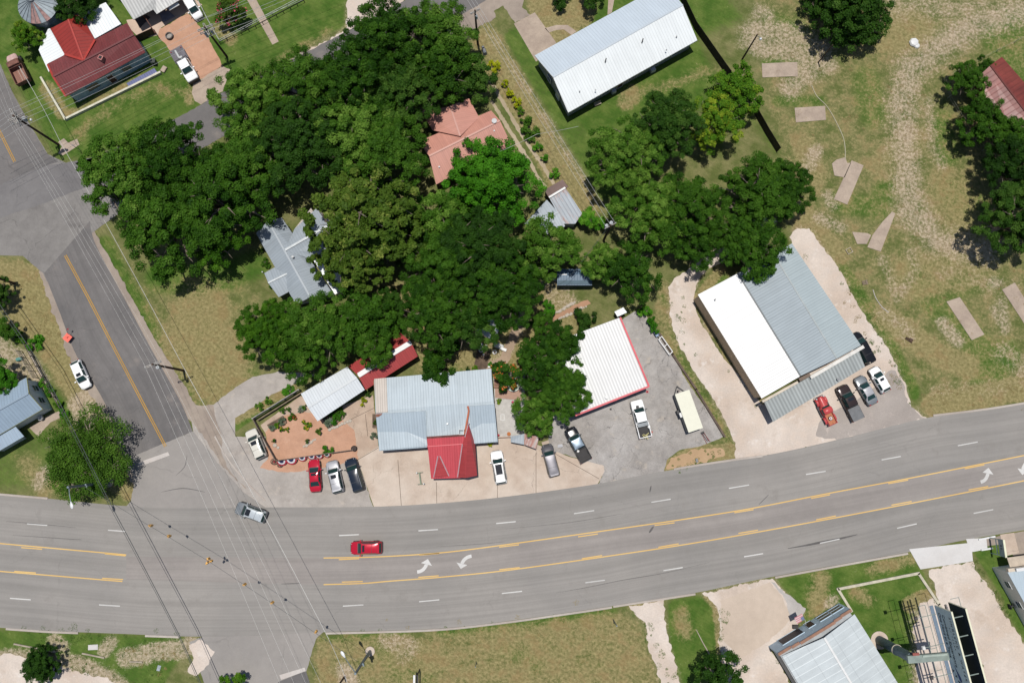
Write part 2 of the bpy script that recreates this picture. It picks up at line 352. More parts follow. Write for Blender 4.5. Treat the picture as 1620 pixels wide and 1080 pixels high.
    c = mix(nt, pert(a.outputs[2], 1.0, .7, .4, .22, .74), olive, lush)
    c = mix(nt, mth(nt, 'MULTIPLY', pert(a.outputs[0], 1.1, .9, .7, .28, .78), .92), c, dry)
    c = mix(nt, mth(nt, 'MULTIPLY', pert(mth(nt, 'MULTIPLY', a.outputs[1], .92), 1.1, 1.5, 1.5, .28, .96), .85), c, bare)
    k = mth(nt, 'ADD', mth(nt, 'MULTIPLY', nv, .40), mth(nt, 'ADD', mth(nt, 'MULTIPLY', nf_, .25), mth(nt, 'MULTIPLY', ns, .35)))
    k = sst(nt, k, .32, .68, .74, 1.20)
    c = mul(nt, c, nd(nt, 'CombineColor', {0: k, 1: k, 2: k}).outputs[0])
    # pale stones and straw flecks
    vo = nd(nt, 'TexVoronoi', {'Vector': oc, 'Scale': 3.1, 'Randomness': 1.0}, feature='F1')
    sp = mth(nt, 'MULTIPLY', sst(nt, vo.outputs['Distance'], .24, .08), sst(nt, mth(nt, 'ADD', a.outputs[1], mth(nt, 'ADD', mth(nt, 'MULTIPLY', nm, .9), mth(nt, 'MULTIPLY', nf_, .5))), .75, 1.6))
    c = mix(nt, mth(nt, 'MULTIPLY', sp, .8), c, sc(226, 212, 198))
    nt.links.new(c, b.inputs['Base Color']); b.inputs['Roughness'].default_value = .95; b.inputs['Specular IOR Level'].default_value = .1
    hb = mth(nt, 'ADD', mth(nt, 'MULTIPLY', nv, .6), nf_)
    nt.links.new(nd(nt, 'Bump', {'Height': hb, 'Strength': .7, 'Distance': .12}).outputs[0], b.inputs['Normal'])
    me.materials.append(m)
    o = bpy.data.objects.new('ground', me); COL.objects.link(o); o['kind'] = 'structure'
ground()

# ---------------------------------------------------------------- sheets lying on the ground
def resample(pts, step):
    out = []
    for a, b in zip(pts[:-1], pts[1:]):
        k = max(1, int((b - a).length / step))
        out += [a.lerp(b, i / k) for i in range(k)]
    return out + [pts[-1]]
def sheet(name, pxs, z, m, jit=0.0, step=.45, kind='structure', seed=1, world=False):
    rnd = random.Random(seed * 77 + len(pxs))
    pts = [V(p) if world else G(*p) for p in pxs]; pts = resample(pts + [pts[0]], step)[:-1]; n = len(pts)
    if jit:
        w = [0] * n; ph = [rnd.uniform(0, 6.28) for _ in range(12)]
        q = []
        for i, p in enumerate(pts):
            d = (pts[(i + 1) % n] - pts[i - 1]).normalized(); s = i * step
            o = sum(sin(s * f + ph[k]) * am for k, (f, am) in enumerate([(.35, .5), (.9, .4), (2.1, .3), (4.3, .25)])) * .6 + rnd.uniform(-.6, .6)
            q.append(p + V((-d.y, d.x, 0)) * o * jit)
        pts = q
    mb = MB(); mb.face([(p.x, p.y, z) for p in pts])
    me_n = sum((pts[i].x * pts[(i + 1) % n].y - pts[(i + 1) % n].x * pts[i].y) for i in range(n))
    if me_n < 0: mb.f[0].reverse()
    return tag(mb.obj(name, m), kind=kind)

def smooth(pts, k=8):
    out = []
    P = [pts[0]] + list(pts) + [pts[-1]]
    for i in range(1, len(P) - 2):
        a, b, c, d = [np.array(P[j], float) for j in (i - 1, i, i + 1, i + 2)]
        for t in np.linspace(0, 1, k, endpoint=False):
            out.append(tuple(.5 * (2 * b + (c - a) * t + (2 * a - 5 * b + 4 * c - d) * t * t + (3 * b - a - 3 * c + d) * t ** 3)))
    return out + [tuple(pts[-1])]
def arclen(pts):
    s = [0]
    for a, b in zip(pts[:-1], pts[1:]): s.append(s[-1] + (b - a).length)
    return s
def along(pts, s, q):
    q = max(0, min(q, s[-1])); i = int(np.searchsorted(s, q) - 1); i = max(0, min(i, len(pts) - 2))
    t = (q - s[i]) / max(1e-9, s[i + 1] - s[i]); return pts[i].lerp(pts[i + 1], t), (pts[i + 1] - pts[i]).normalized()

HW_TOP = [(-60, 776), (0, 781), (75, 788), (200, 800), (300, 803), (430, 802), (590, 801), (700, 795), (810, 784), (945, 765), (1050, 745), (1210, 720), (1330, 694), (1465, 661), (1560, 648), (1680, 628)]
HW_BOT = [(-60, 988), (0, 992), (100, 998), (200, 1002), (300, 1006), (400, 1005), (515, 999), (600, 997), (700, 993), (800, 982), (968, 958), (1100, 937), (1225, 911), (1435, 873), (1530, 853), (1680, 828)]
A_HW = pave('highway_asphalt', sc(165, 160, 154), sc(156, 152, 147), var=.06, big=.05, streakuv=True, crack=.12, crackscale=.06, crackw=.006, stain=sc(149, 144, 138))
A_ST = pave('street_asphalt', sc(130, 126, 124), sc(118, 115, 114), var=.10, big=.09, streakuv=True, crack=.3, crackscale=.12, stain=sc(150, 142, 136), crackw=.008)
A_JN = pave('junction_asphalt', sc(170, 164, 158), sc(160, 155, 150), var=.07, big=.06, crack=.2, crackscale=.1, crackw=.008)
A_OLD = pave('old_asphalt', sc(150, 146, 142), sc(132, 128, 125), var=.16, big=.08, crack=.5, crackscale=.12, stain=sc(112, 108, 106))
A_LOT = pave('cracked_lot', sc(188, 183, 178), sc(170, 164, 158), var=.22, big=.14, crack=.75, crackscale=.35, stain=sc(146, 140, 134), tan=sc(204, 192, 176))
C_APR = pave('concrete', sc(222, 206, 190), sc(208, 188, 170), var=.10, big=.14, crack=.4, crackscale=.14, stain=sc(186, 168, 152), crackw=.007)
C_OLD = pave('old_concrete', sc(196, 178, 160), sc(182, 164, 148), var=.16, big=.3, stain=sc(160, 142, 124), crack=.3, crackscale=.5)
C_WHT = pave('new_concrete', sc(232, 230, 228), sc(222, 218, 214), var=.05)
G_CAL = pave('caliche', sc(232, 218, 205), sc(216, 198, 182), var=.16, big=.16, fine=4, stain=sc(198, 178, 160), tan=sc(246, 238, 230))
G_LOT = pave('gravel', sc(192, 184, 176), sc(178, 170, 162), var=.14, big=.16, fine=6, stain=sc(164, 154, 146), tan=sc(206, 194, 180), crack=.25, crackscale=.2, crackw=.006)
G_RED = pave('red_gravel', sc(212, 166, 138), sc(204, 158, 130), var=.14, big=.3, fine=6, tan=sc(222, 184, 160))
G_SHO = pave('shoulder_gravel', sc(178, 164, 150), sc(164, 150, 138), var=.14, big=.2, fine=6)

def strip(name, top, bot, z, m, n=160):
    T = [G(*p) for p in smooth(top)]; B = [G(*p) for p in smooth(bot)]; sT = arclen(T); sB = arclen(B)
    mb = MB(); prev = None; u = 0
    for i in range(n + 1):
        a = along(T, sT, sT[-1] * i / n)[0]; b = along(B, sB, sB[-1] * i / n)[0]
        cur = (V((a.x, a.y, z)), V((b.x, b.y, z)), u)
        if prev:
            cur = (cur[0], cur[1], prev[2] + (cur[0] - prev[0]).length)
            w0 = (prev[0] - prev[1]).length; w1 = (cur[0] - cur[1]).length
            mb.face([prev[1], cur[1], cur[0], prev[0]], 0, [(prev[2], w0), (cur[2], w1), (cur[2], 0), (prev[2], 0)])
        prev = cur
    return tag(mb.obj(name, m), kind='structure')
strip('highway', HW_TOP, HW_BOT, .040, A_HW)
# turning lane wears a pinker surface
YU = [(-60, 853), (0, 859), (200, 877)]; YU2 = [(512, 882), (600, 880), (700, 873.5), (800, 861), (945, 840.5), (1067, 823), (1184, 804.5), (1310, 780), (1436, 756.5), (1560, 732), (1680, 708)]
YL = [(-60, 898), (0, 903), (194, 919)]; YL2 = [(512, 924), (575, 922), (617, 918.5), (700, 912), (810, 900.5), (1000, 873.5), (1100, 858), (1210, 839), (1340, 815), (1480, 788), (1620, 760), (1680, 748)]
A_TL = pave('turn_lane_asphalt', sc(168, 161, 155), sc(160, 153, 148), var=.06, big=.06, streakuv=True)
strip('turn_lane', [(200, 880)] + YU2, [(200, 916)] + YL2, .044, A_TL)
sheet('road_junction', [(-80, 90), (0, 101), (20, 147), (48, 198), (76, 244), (104, 258), (128, 256), (150, 247), (230, 215), (330, 190), (200, 330), (146, 368), (116, 420), (74, 446), (68, 432), (36, 405), (-80, 402)], .020, A_OLD, .05)
strip('side_street', [(70, 432), (95, 495), (120, 560), (160, 626), (185, 682), (196, 729)], [(142, 350), (152, 388), (200, 478), (240, 553), (285, 634), (305, 682)], .028, A_ST, 60)
sheet('road_junction', [(-80, 270), (20, 268), (104, 258), (150, 249), (200, 250), (150, 290), (110, 306), (60, 325), (0, 345), (-80, 370)], .024, pave('dark_patch_asphalt', sc(136, 133, 132), sc(126, 123, 123), var=.12, crack=.3, crackscale=.12, crackw=.008), .1, seed=9)
sheet('side_street', [(-80, 108), (-6, 104), (18, 150), (46, 200), (74, 243), (92, 256), (30, 278), (-80, 330)], .028, A_ST, .06, seed=4)
sheet('road_junction', [(196, 728), (250, 705), (305, 682), (330, 712), (350, 740), (385, 778), (425, 806), (410, 812), (190, 812), (207, 792), (213, 765), (209, 745)], .032, A_JN, .06, seed=2)
sheet('road_junction', [(345, 995), (520, 992), (500, 1010), (492, 1035), (484, 1062), (440, 1100), (330, 1100), (310, 1040), (300, 1015)], .032, A_JN, .08, seed=3)
sheet('side_street', [(440, 1078), (484, 1060), (500, 1110), (420, 1130)], .036, A_ST, 0, seed=5)
sheet('back_street', [(118, 258), (150, 249), (220, 218), (300, 176), (350, 148), (430, 112), (548, 50), (640, 2), (690, -30), (860, -30), (770, 0), (700, 42), (620, 78), (540, 118), (420, 180), (300, 246), (200, 320)], .024, A_ST, .1, seed=6)
# shoulders, drives, lots
sheet('gravel_shoulder', [(425, 115), (470, 88), (548, 46), (548, 10), (560, -30), (650, -30), (636, 4), (548, 54), (470, 95), (430, 118)], .012, G_CAL, .35, seed=2)
sheet('gravel_shoulder', [(62, 430), (70, 425), (100, 492), (126, 560), (166, 624), (192, 680), (206, 728), (216, 770), (206, 760), (196, 726), (180, 690), (150, 632), (108, 562), (84, 496)], .010, G_SHO, .3, seed=3)
sheet('gravel_shoulder', [(141, 345), (136, 370), (146, 385), (200, 490), (240, 565), (292, 655), (330, 700), (352, 740), (392, 775), (400, 750), (350, 690), (342, 640), (310, 640), (250, 545), (200, 455), (152, 372)], .014, G_SHO, .22, seed=4)
sheet('gravel_drive', [(690, 40), (716, 20), (760, -20), (830, -20), (826, 12), (838, 24), (815, 38), (804, 22), (796, 9), (781, 18), (785, 28), (772, 36), (755, 43), (752, 60), (720, 62)], .016, G_SHO, .25, seed=5)
sheet('driveway', [(813, 38), (846, 20), (880, 68), (872, 78), (848, 98)], .020, C_OLD)
sheet('garden_path', [(862, 45), (880, 40), (898, 40), (912, 50), (904, 56), (892, 47), (880, 48), (868, 52)], .020, C_OLD)
sheet('garden_path', [(963, -10), (974, -12), (971, 4), (968, 20), (961, 24), (962, 6)], .020, C_OLD)
sheet('garden_path', [(384, -12), (398, -14), (441, 66), (431, 71)], .014, C_OLD)
sheet('driveway', [(250, 56), (253, 46), (297, 21), (304, 26), (326, 55), (346, 92), (352, 105), (330, 118), (306, 134), (296, 128), (285, 110), (268, 78)], .014, G_RED, .15, seed=7)
sheet('driveway', [(306, 134), (330, 118), (352, 105), (364, 110), (352, 145), (318, 166), (309, 160), (304, 148)], .018, C_OLD, .08, seed=8)
sheet('patio', [(200, 32), (214, 30), (242, 15), (298, -10), (320, 8), (296, 21), (255, 44), (250, 56), (222, 62), (205, 45)], .012, pave('patio_concrete', sc(226, 200, 180), var=.06))
sheet('gravel_lot', [(338, 640), (372, 612), (400, 596), (440, 588), (500, 592), (470, 606), (430, 624), (408, 640), (372, 660), (362, 670), (372, 690), (420, 690), (425, 730), (480, 740), (566, 728), (592, 803), (430, 805), (398, 782), (364, 745), (350, 715), (352, 690), (340, 660)], .018, G_LOT, .12, seed=9)
sheet('red_gravel_bed', [(420, 684), (440, 660), (480, 650), (540, 664), (560, 680), (567, 728), (520, 738), (500, 742), (470, 746), (440, 745), (412, 740), (416, 732), (424, 725)], .022, G_RED, .15, seed=10)
sheet('patio', [(412, 672), (476, 626), (520, 660), (545, 640), (590, 625), (600, 720), (568, 728), (558, 700), (545, 668), (516, 684), (488, 698), (470, 670), (440, 690), (424, 692)], .020, pave('flagstone', sc(206, 184, 164), sc(196, 172, 152), var=.12, big=.5, crack=.5, crackscale=.45), .05, seed=11)
sheet('concrete_apron', [(566, 727), (600, 705), (760, 690), (812, 690), (876, 712), (900, 722), (955, 736), (956, 745), (945, 766), (810, 785.5), (700, 796), (592, 802)], .026, C_APR, .03)
sheet('deck_ground', [(780, 586), (830, 590), (830, 700), (786, 700)], .012, pave('white_gravel', sc(212, 208, 202), var=.2, fine=9))
sheet('parking_lot', [(876, 714), (866, 700), (880, 640), (960, 560), (984, 506), (1004, 492), (1022, 500), (1036, 520), (1062, 555), (1085, 600), (1120, 650), (1147, 690), (1110, 705), (1075, 712), (1055, 728), (1050, 747), (946, 767), (955, 744), (954, 736)], .016, A_LOT, .12, seed=12)
sheet('gravel_drive', [(1058, 455), (1066, 440), (1085, 430), (1105, 415), (1130, 395), (1200, 340), (1230, 350), (1150, 410), (1120, 425), (1106, 440), (1096, 470), (1104, 500), (1140, 560), (1206, 640), (1230, 625), (1290, 580), (1330, 550), (1330, 530), (1290, 450), (1256, 390), (1248, 375), (1262, 360), (1280, 362), (1310, 400), (1335, 440), (1360, 490), (1395, 535), (1415, 570), (1432, 610), (1442, 645), (1468, 662), (1330, 696), (1210, 722), (1165, 724), (1163, 700), (1140, 650), (1100, 590), (1072, 540), (1060, 500)], .020, G_CAL, .22, seed=13)
sheet('gravel_lot', [(1290, 690), (1300, 660), (1360, 630), (1410, 585), (1425, 600), (1440, 645), (1462, 661), (1400, 680), (1330, 694)], .024, pave('grey_gravel', sc(186, 176, 168), sc(174, 164, 156), var=.14, big=.2, tan=sc(222, 206, 194)), .35, seed=14)
sheet('gravel_shoulder', [(1052, 742), (1062, 724), (1100, 712), (1145, 708), (1148, 720), (1100, 736)], .014, pave('sand', sc(206, 176, 140), sc(196, 164, 128), var=.1), .3, seed=15)
# south side
sheet('gravel_drive', [(996, 958), (1050, 946), (1052, 985), (1058, 1020), (1080, 1090), (1050, 1100), (1030, 1030), (1020, 985)], .012, G_CAL, .35, seed=16)
sheet('gravel_drive', [(1110, 938), (1222, 914), (1232, 930), (1262, 958), (1268, 975), (1258, 1000), (1220, 1026), (1260, 1100), (1150, 1100), (1140, 1040), (1138, 970), (1128, 950)], .012, G_CAL, .3, seed=17)
sheet('gravel_lot', [(1140, 950), (1218, 920), (1240, 945), (1250, 980), (1220, 1010), (1170, 1042), (1142, 1010)], .018, pave('tan_gravel', sc(216, 198, 180), sc(208, 190, 172), var=.08), .2, seed=18)
sheet('gravel_lot', [(1220, 920), (1232, 930), (1262, 952), (1274, 962), (1266, 980), (1262, 985), (1248, 972), (1240, 945)], .022, pave('pale_gravel', sc(206, 200, 194), var=.1), .2, seed=19)
sheet('concrete_apron', [(1438, 868), (1536, 858), (1539, 887), (1456, 900)], .050, C_WHT)
sheet('concrete_apron', [(1528, 852), (1560, 850), (1562, 868), (1535, 873)], .046, C_WHT)
sheet('driveway', [(1582, 845), (1604, 842), (1612, 874), (1590, 879)], .046, C_APR)
sheet('gravel_shoulder', [(1530, 858), (1690, 825), (1690, 870), (1604, 880), (1585, 860), (1535, 868)], .042, G_SHO, .1, seed=20)
sheet('gravel_drive', [(1470, 902), (1539, 888), (1546, 905), (1570, 935), (1595, 980), (1622, 1020), (1630, 1100), (1560, 1100), (1545, 1050), (1500, 980), (1482, 945)], .016, G_CAL, .3, seed=21)
sheet('gravel_drive', [(1446, 990), (1452, 965), (1470, 948), (1484, 950), (1498, 980), (1530, 1040), (1545, 1100), (1452, 1100), (1446, 1040)], .012, G_CAL, .55, seed=24)
sheet('gravel_drive', [(318, 1010), (340, 1030), (330, 1050), (310, 1070), (296, 1062), (306, 1040), (300, 1020)], .040, G_CAL, .15, seed=22)
sheet('gravel_drive', [(-60, 1042), (0, 1036), (60, 1046), (120, 1060), (170, 1072), (210, 1100), (-60, 1110)], .010, G_CAL, .5, seed=23)

TAR = pave('tar_seal', sc(116, 113, 111), var=.2)
for L, w_, z_ in (([(1246, 867), (1275, 862), (1300, 857), (1330, 851), (1356, 845)], .34, .046), ([(880, 937), (926, 929), (985, 917), (1050, 906), (1122, 889)], .07, .046), ([(800, 836), (900, 826), (985, 812)], .06, .046), ([(1034, 832), (1027, 842)], .3, .048), ([(10, 824), (60, 828), (120, 834)], .08, .046), ([(445, 923), (476, 922)], .12, .046), ([(690, 864), (760, 860), (800, 856)], .06, .046), ([(1028, 778), (1030, 768)], .2, .046), ([(1216, 782), (1200, 798)], .1, .046), ([(20, 846), (110, 852), (130, 853)], .08, .046), ([(255, 778), (290, 772), (325, 778)], .12, .036), ([(278, 752), (292, 738), (296, 720)], .1, .036)):
    mb_ = MB(); P_ = [G(*p) for p in smooth(L, 5)]; prev = None
    for i, p in enumerate(P_):
        d = (P_[min(i + 1, len(P_) - 1)] - P_[max(i - 1, 0)]).normalized(); k = sin(pi * (i + .4) / len(P_)) * .8 + .2; s = V((-d.y, d.x, 0)) * w_ * k / 2; cur = (V((p.x + s.x, p.y + s.y, z_)), V((p.x - s.x, p.y - s.y, z_)))
        if prev: mb_.face([prev[1], cur[1], cur[0], prev[0]])
        prev = cur
    tag(mb_.obj('tar_seam', TAR), kind='structure')
# ---------------------------------------------------------------- paint on the road
P_W = pave('white_road_paint', sc(232, 230, 226), var=.10, fine=3); P_Y = pave('yellow_road_paint', sc(246, 206, 132), sc(238, 194, 116), var=.08, fine=3)
P_Y2 = pave('deep_yellow_road_paint', sc(214, 164, 70), var=.12, fine=3)
def ribbon(mb, pts, w, z, off=0.0):
    prev = None
    for i, p in enumerate(pts):
        d = (pts[min(i + 1, len(pts) - 1)] - pts[max(i - 1, 0)]).normalized(); s = V((-d.y, d.x, 0))
        cur = (p + s * (off + w / 2), p + s * (off - w / 2)); cur = tuple(V((q.x, q.y, z)) for q in cur)
        if prev: mb.face([prev[1], cur[1], cur[0], prev[0]])
        prev = cur
def dash(mb, a, b, w, z): ribbon(mb, [G(*a), G(*b)], w, z)
mb = MB()
for a, b in [((43, 828), (75, 830.5)), ((171, 838), (199, 840)), ((536.5, 846.5), (568, 845)), ((662, 839), (693, 837)), ((785, 827.5), (816, 824.5)), ((908, 812), (940, 807)), ((1030.5, 794), (1061, 789)), ((1153, 772), (1185, 766.6)), ((1275, 750), (1306, 745)), ((1394.5, 727), (1425, 721.5)), ((1515, 704.6), (1546.6, 698.7)),
             ((16, 945.6), (49, 948)), ((157, 956), (190, 958)), ((542.6, 958), (575, 956)), ((663, 951), (695, 948)), ((794, 938), (826, 934.5)), ((926, 921), (957, 917)), ((1049.5, 902), (1080, 897)), ((1177, 880), (1207, 875)), ((1297, 858.7), (1328, 852)), ((1419, 835), (1450, 828)), ((1540, 811.5), (1571, 805.5))]: dash(mb, a, b, .16, .050)
tag(mb.obj('white_lane_markings', P_W), kind='structure')
mb = MB()
for L, off in ((YU, 0), (YU2, 0), (YL, 0), (YL2, 0)): ribbon(mb, [G(*p) for p in smooth(L)], .16, .052)
for a, b in [((34, 865.5), (67, 868)), ((166, 875.3), (199, 878.6)), ((536, 884.5), (568, 883)), ((663.5, 877.5), (695, 874.7)), ((789.6, 864.7), (821, 861)), ((914.6, 848.5), (945.7, 844)), ((1035.5, 830.5), (1067, 826.3)), ((1161.6, 810.5), (1192, 805.5)), ((1283, 787.8), (1313, 782)), ((1405, 764.5), (1436.5, 758.8)), ((1526, 741), (1557, 734.8)),
             ((23, 903), (57, 905.5)), ((162, 914), (195, 916)), ((541, 920), (574, 919)), ((662, 912.5), (694, 910)), ((790, 900.5), (822, 897)), ((920.5, 883), (952.5, 878)), ((1041.5, 865), (1073.5, 859.5)), ((1168, 843), (1199, 838)), ((1291, 821.7), (1322, 815.5)), ((1410, 798.5), (1442, 792.5)), ((1532, 774.5), (1563, 769))]: dash(mb, a, b, .15, .052)
tag(mb.obj('yellow_lane_markings', P_Y), kind='structure')
mb = MB()
for off in (-.14, .14):
    ribbon(mb, [G(*p) for p in ((103.5, 404), (140, 471), (177, 543), (262, 706))], .12, .050, off)
    ribbon(mb, [G(*p) for p in ((-20, 170), (0, 209), (23.5, 256))], .12, .050, off)
tag(mb.obj('yellow_centre_lines', P_Y2), kind='structure')
for pts in ([(218, 731.5), (266, 714.5), (268.5, 720), (220, 738)], [(442, 1067), (482, 1055), (484, 1060.5), (445, 1074.5)]):
    sheet('stop_line', pts, .054, pave('worn_white_paint', sc(222, 216, 210), sc(206, 196, 188), var=.1))
def arrow(tip, tail, bend, flip):
    # curved shaft from tail to tip with a triangular head, all in world metres
    t = G(*tip); a = G(*tail); c = G(*bend); pts = [a.lerp(c, k).lerp(c.lerp(t, k), k) for k in [i / 12 for i in range(10)]]
    mb = MB(); ribbon(mb, pts, .5, .056)
    d = (t - pts[-1]).normalized(); s = V((-d.y, d.x, 0)); b = pts[-1]
    mb.face([V((q.x, q.y, .056)) for q in (b - s * .85, t, b + s * .85)][::1])
    if mb.f: pass
    return tag(mb.obj('turn_arrow', P_W), kind='structure')
arrow((677, 883.5), (660, 904), (674, 903), 1); arrow((729, 899), (746, 879), (731, 881), 1)
arrow((1563.5, 739.5), (1551, 762), (1563, 760), 1); arrow((1617, 751), (1632, 727), (1617, 731), 1)
# concrete joints in the aprons (thin dark sealant lines)
SEAL = pave('joint_sealant', sc(126, 112, 98), var=.25)
mb = MB()
for a, b in [((629.5, 727), (635, 800)), ((690.5, 762), (691, 797)), ((787, 765), (787, 787)), ((848, 716), (848, 780)), ((566, 727), (600, 707)), ((876, 716), (948, 757)), ((545, 668), (592, 645)), ((578, 655), (582, 690))]: dash(mb, a, b, .07, .031)
tag(mb.obj('pavement_joints', SEAL), kind='structure')
# kerbs: real steps along the highway
K_C = pave('kerb_concrete', sc(206, 196, 186), sc(190, 178, 168), var=.15, fine=3)
def kerb(pts, w=.32, h=.12):
    P = [G(*p) for p in smooth(pts, 4)]; mb = MB(); secs = []
    for i, p in enumerate(P):
        d = (P[min(i + 1, len(P) - 1)] - P[max(i - 1, 0)]).normalized(); s = V((-d.y, d.x, 0)) * w / 2
        secs.append([p + s, p + s * .9 + V((0, 0, h)), p - s * .9 + V((0, 0, h)), p - s])
    mb.loft(secs, 0)
    return tag(mb.obj('kerb', K_C), kind='structure')
kerb([(516, 1001), (600, 999), (700, 995), (800, 984), (900, 970), (968, 960)]); kerb([(970, 959), (1100, 939)]); kerb([(1226, 913), (1330, 894), (1436, 875)])
kerb([(10, 994), (75, 998.5), (124, 1000.5)]); kerb([(230, 1005), (284, 1007)]); kerb([(1066, 742), (1100, 736), (1160, 727), (1206, 721)]); kerb([(1476, 657), (1560, 647), (1640, 634)]); kerb([(0, 781.5), (30, 784), (76, 788)])
sheet('gravel_shoulder', [(300, 650), (330, 640), (372, 640), (372, 690), (420, 760), (432, 808), (400, 808), (350, 742), (306, 684)], .008, G_LOT, 0, seed=44)
kerb([(340, 690), (362, 728), (392, 764), (420, 792)], .25, .06)
TRK = pave('dirt_track', sc(196, 180, 154), sc(180, 164, 136), var=.14)
for q in ([(774, 126), (796, 162), (820, 203), (839, 234), (861, 265), (876, 292)], [(777, 159), (801, 198), (823, 234), (839, 258), (851, 280), (863, 298)]):
    P_ = [G(*p) for p in q]; sheet('dirt_track', [(p.x - .28, p.y - .1, 0) for p in P_] + [(p.x + .28, p.y + .1, 0) for p in P_[::-1]], .010, TRK, .14, .3, seed=51, world=True)
# ---------------------------------------------------------------- buildings
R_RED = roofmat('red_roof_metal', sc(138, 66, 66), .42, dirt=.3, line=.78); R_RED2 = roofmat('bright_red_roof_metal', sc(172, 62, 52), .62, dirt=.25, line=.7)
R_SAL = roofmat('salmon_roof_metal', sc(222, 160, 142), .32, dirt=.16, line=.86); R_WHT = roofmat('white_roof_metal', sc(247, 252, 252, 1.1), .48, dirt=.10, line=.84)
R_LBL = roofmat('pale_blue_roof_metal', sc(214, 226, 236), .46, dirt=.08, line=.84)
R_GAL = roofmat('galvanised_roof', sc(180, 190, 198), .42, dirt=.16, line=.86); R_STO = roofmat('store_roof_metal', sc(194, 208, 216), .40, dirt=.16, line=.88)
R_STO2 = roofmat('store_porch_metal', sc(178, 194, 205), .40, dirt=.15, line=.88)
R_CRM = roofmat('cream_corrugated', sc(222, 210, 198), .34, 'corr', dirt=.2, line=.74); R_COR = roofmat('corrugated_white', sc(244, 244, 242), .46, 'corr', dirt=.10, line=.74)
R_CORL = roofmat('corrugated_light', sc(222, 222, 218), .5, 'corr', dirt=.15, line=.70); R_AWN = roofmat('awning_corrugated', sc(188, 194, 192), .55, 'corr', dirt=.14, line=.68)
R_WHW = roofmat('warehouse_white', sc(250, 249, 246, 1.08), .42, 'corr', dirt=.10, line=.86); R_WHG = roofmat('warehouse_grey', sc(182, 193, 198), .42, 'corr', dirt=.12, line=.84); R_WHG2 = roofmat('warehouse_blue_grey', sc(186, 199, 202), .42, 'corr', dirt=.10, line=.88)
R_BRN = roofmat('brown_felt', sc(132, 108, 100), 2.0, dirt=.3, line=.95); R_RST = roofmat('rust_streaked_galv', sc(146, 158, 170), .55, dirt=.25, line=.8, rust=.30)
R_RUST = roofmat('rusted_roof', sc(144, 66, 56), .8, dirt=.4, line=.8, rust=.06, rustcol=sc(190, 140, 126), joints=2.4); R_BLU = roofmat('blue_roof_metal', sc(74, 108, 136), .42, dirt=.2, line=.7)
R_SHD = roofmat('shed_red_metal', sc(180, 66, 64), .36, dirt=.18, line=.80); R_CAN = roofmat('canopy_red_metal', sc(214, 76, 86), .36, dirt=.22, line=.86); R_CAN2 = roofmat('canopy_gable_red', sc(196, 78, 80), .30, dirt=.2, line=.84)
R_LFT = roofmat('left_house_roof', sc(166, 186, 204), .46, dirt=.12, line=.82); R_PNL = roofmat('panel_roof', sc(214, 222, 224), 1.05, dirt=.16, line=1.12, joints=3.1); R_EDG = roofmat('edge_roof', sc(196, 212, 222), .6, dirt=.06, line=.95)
W_BLU = pm('blue_siding', sc(176, 208, 222), .7); W_WHT = pm('white_siding', sc(228, 232, 230), .7, var=.06); W_TAN = pm('tan_siding', sc(214, 190, 156), .7); W_GRY = pm('grey_siding', sc(180, 184, 186), .7)
W_CRM = pm('cream_board', sc(226, 212, 192), .7); W_BRK = pm('brick_wall', sc(168, 132, 110), .9); W_SLT = pm('slate_blue_stucco', sc(214, 234, 248), .85, var=.06); W_RED = pm('red_board', sc(188, 62, 66), .6)
T_WHT = pm('white_trim', sc(240, 240, 238), .5, var=.04); T_RED = pm('red_trim', sc(222, 74, 88), .5); T_BRN = pm('brown_cap', sc(160, 116, 92), .6); T_DRK = pm('dark_trim', sc(52, 50, 50), .6)
GLS = pm('window_glass', (.03, .045, .055, 1), .08, var=.02, spec=.6); WOOD = pm('weathered_wood', sc(150, 132, 116), .85, var=.25, streak=(1, 6, 1)); WOODD = pm('dark_wood', sc(92, 70, 56), .85, var=.25); DARK = pm('black_void', (.012, .012, .013, 1), .8)
STEEL = pm('galvanised_steel', sc(170, 174, 178), .45, metal=.3); VENT = pm('vent_metal', sc(150, 152, 154), .4, metal=.4)

def plane(mb, pts, u, th=.10, m=0):
    """roof slab: pts (world Vectors) with u = direction along the eave"""
    pts = [V(p) for p in pts]
    n = V((0, 0, 0))
    for i in range(len(pts)): n += (pts[i] - pts[0]).cross(pts[(i + 1) % len(pts)] - pts[0])
    if n.z < 0: pts = pts[::-1]; n = -n
    n.normalize(); u = V((u[0], u[1], 0)); u = (u - n * u.dot(n)).normalized(); v = n.cross(u)
    uv = [(p.dot(u), p.dot(v)) for p in pts]
    mb.face(pts, m, uv); low = [p - V((0, 0, th)) for p in pts]
    mb.face(low[::-1], m, uv[::-1])
    k = len(pts)
    for i in range(k):
        j = (i + 1) % k; mb.face([pts[i], low[i], low[j], pts[j]], m, [uv[i]] * 4)

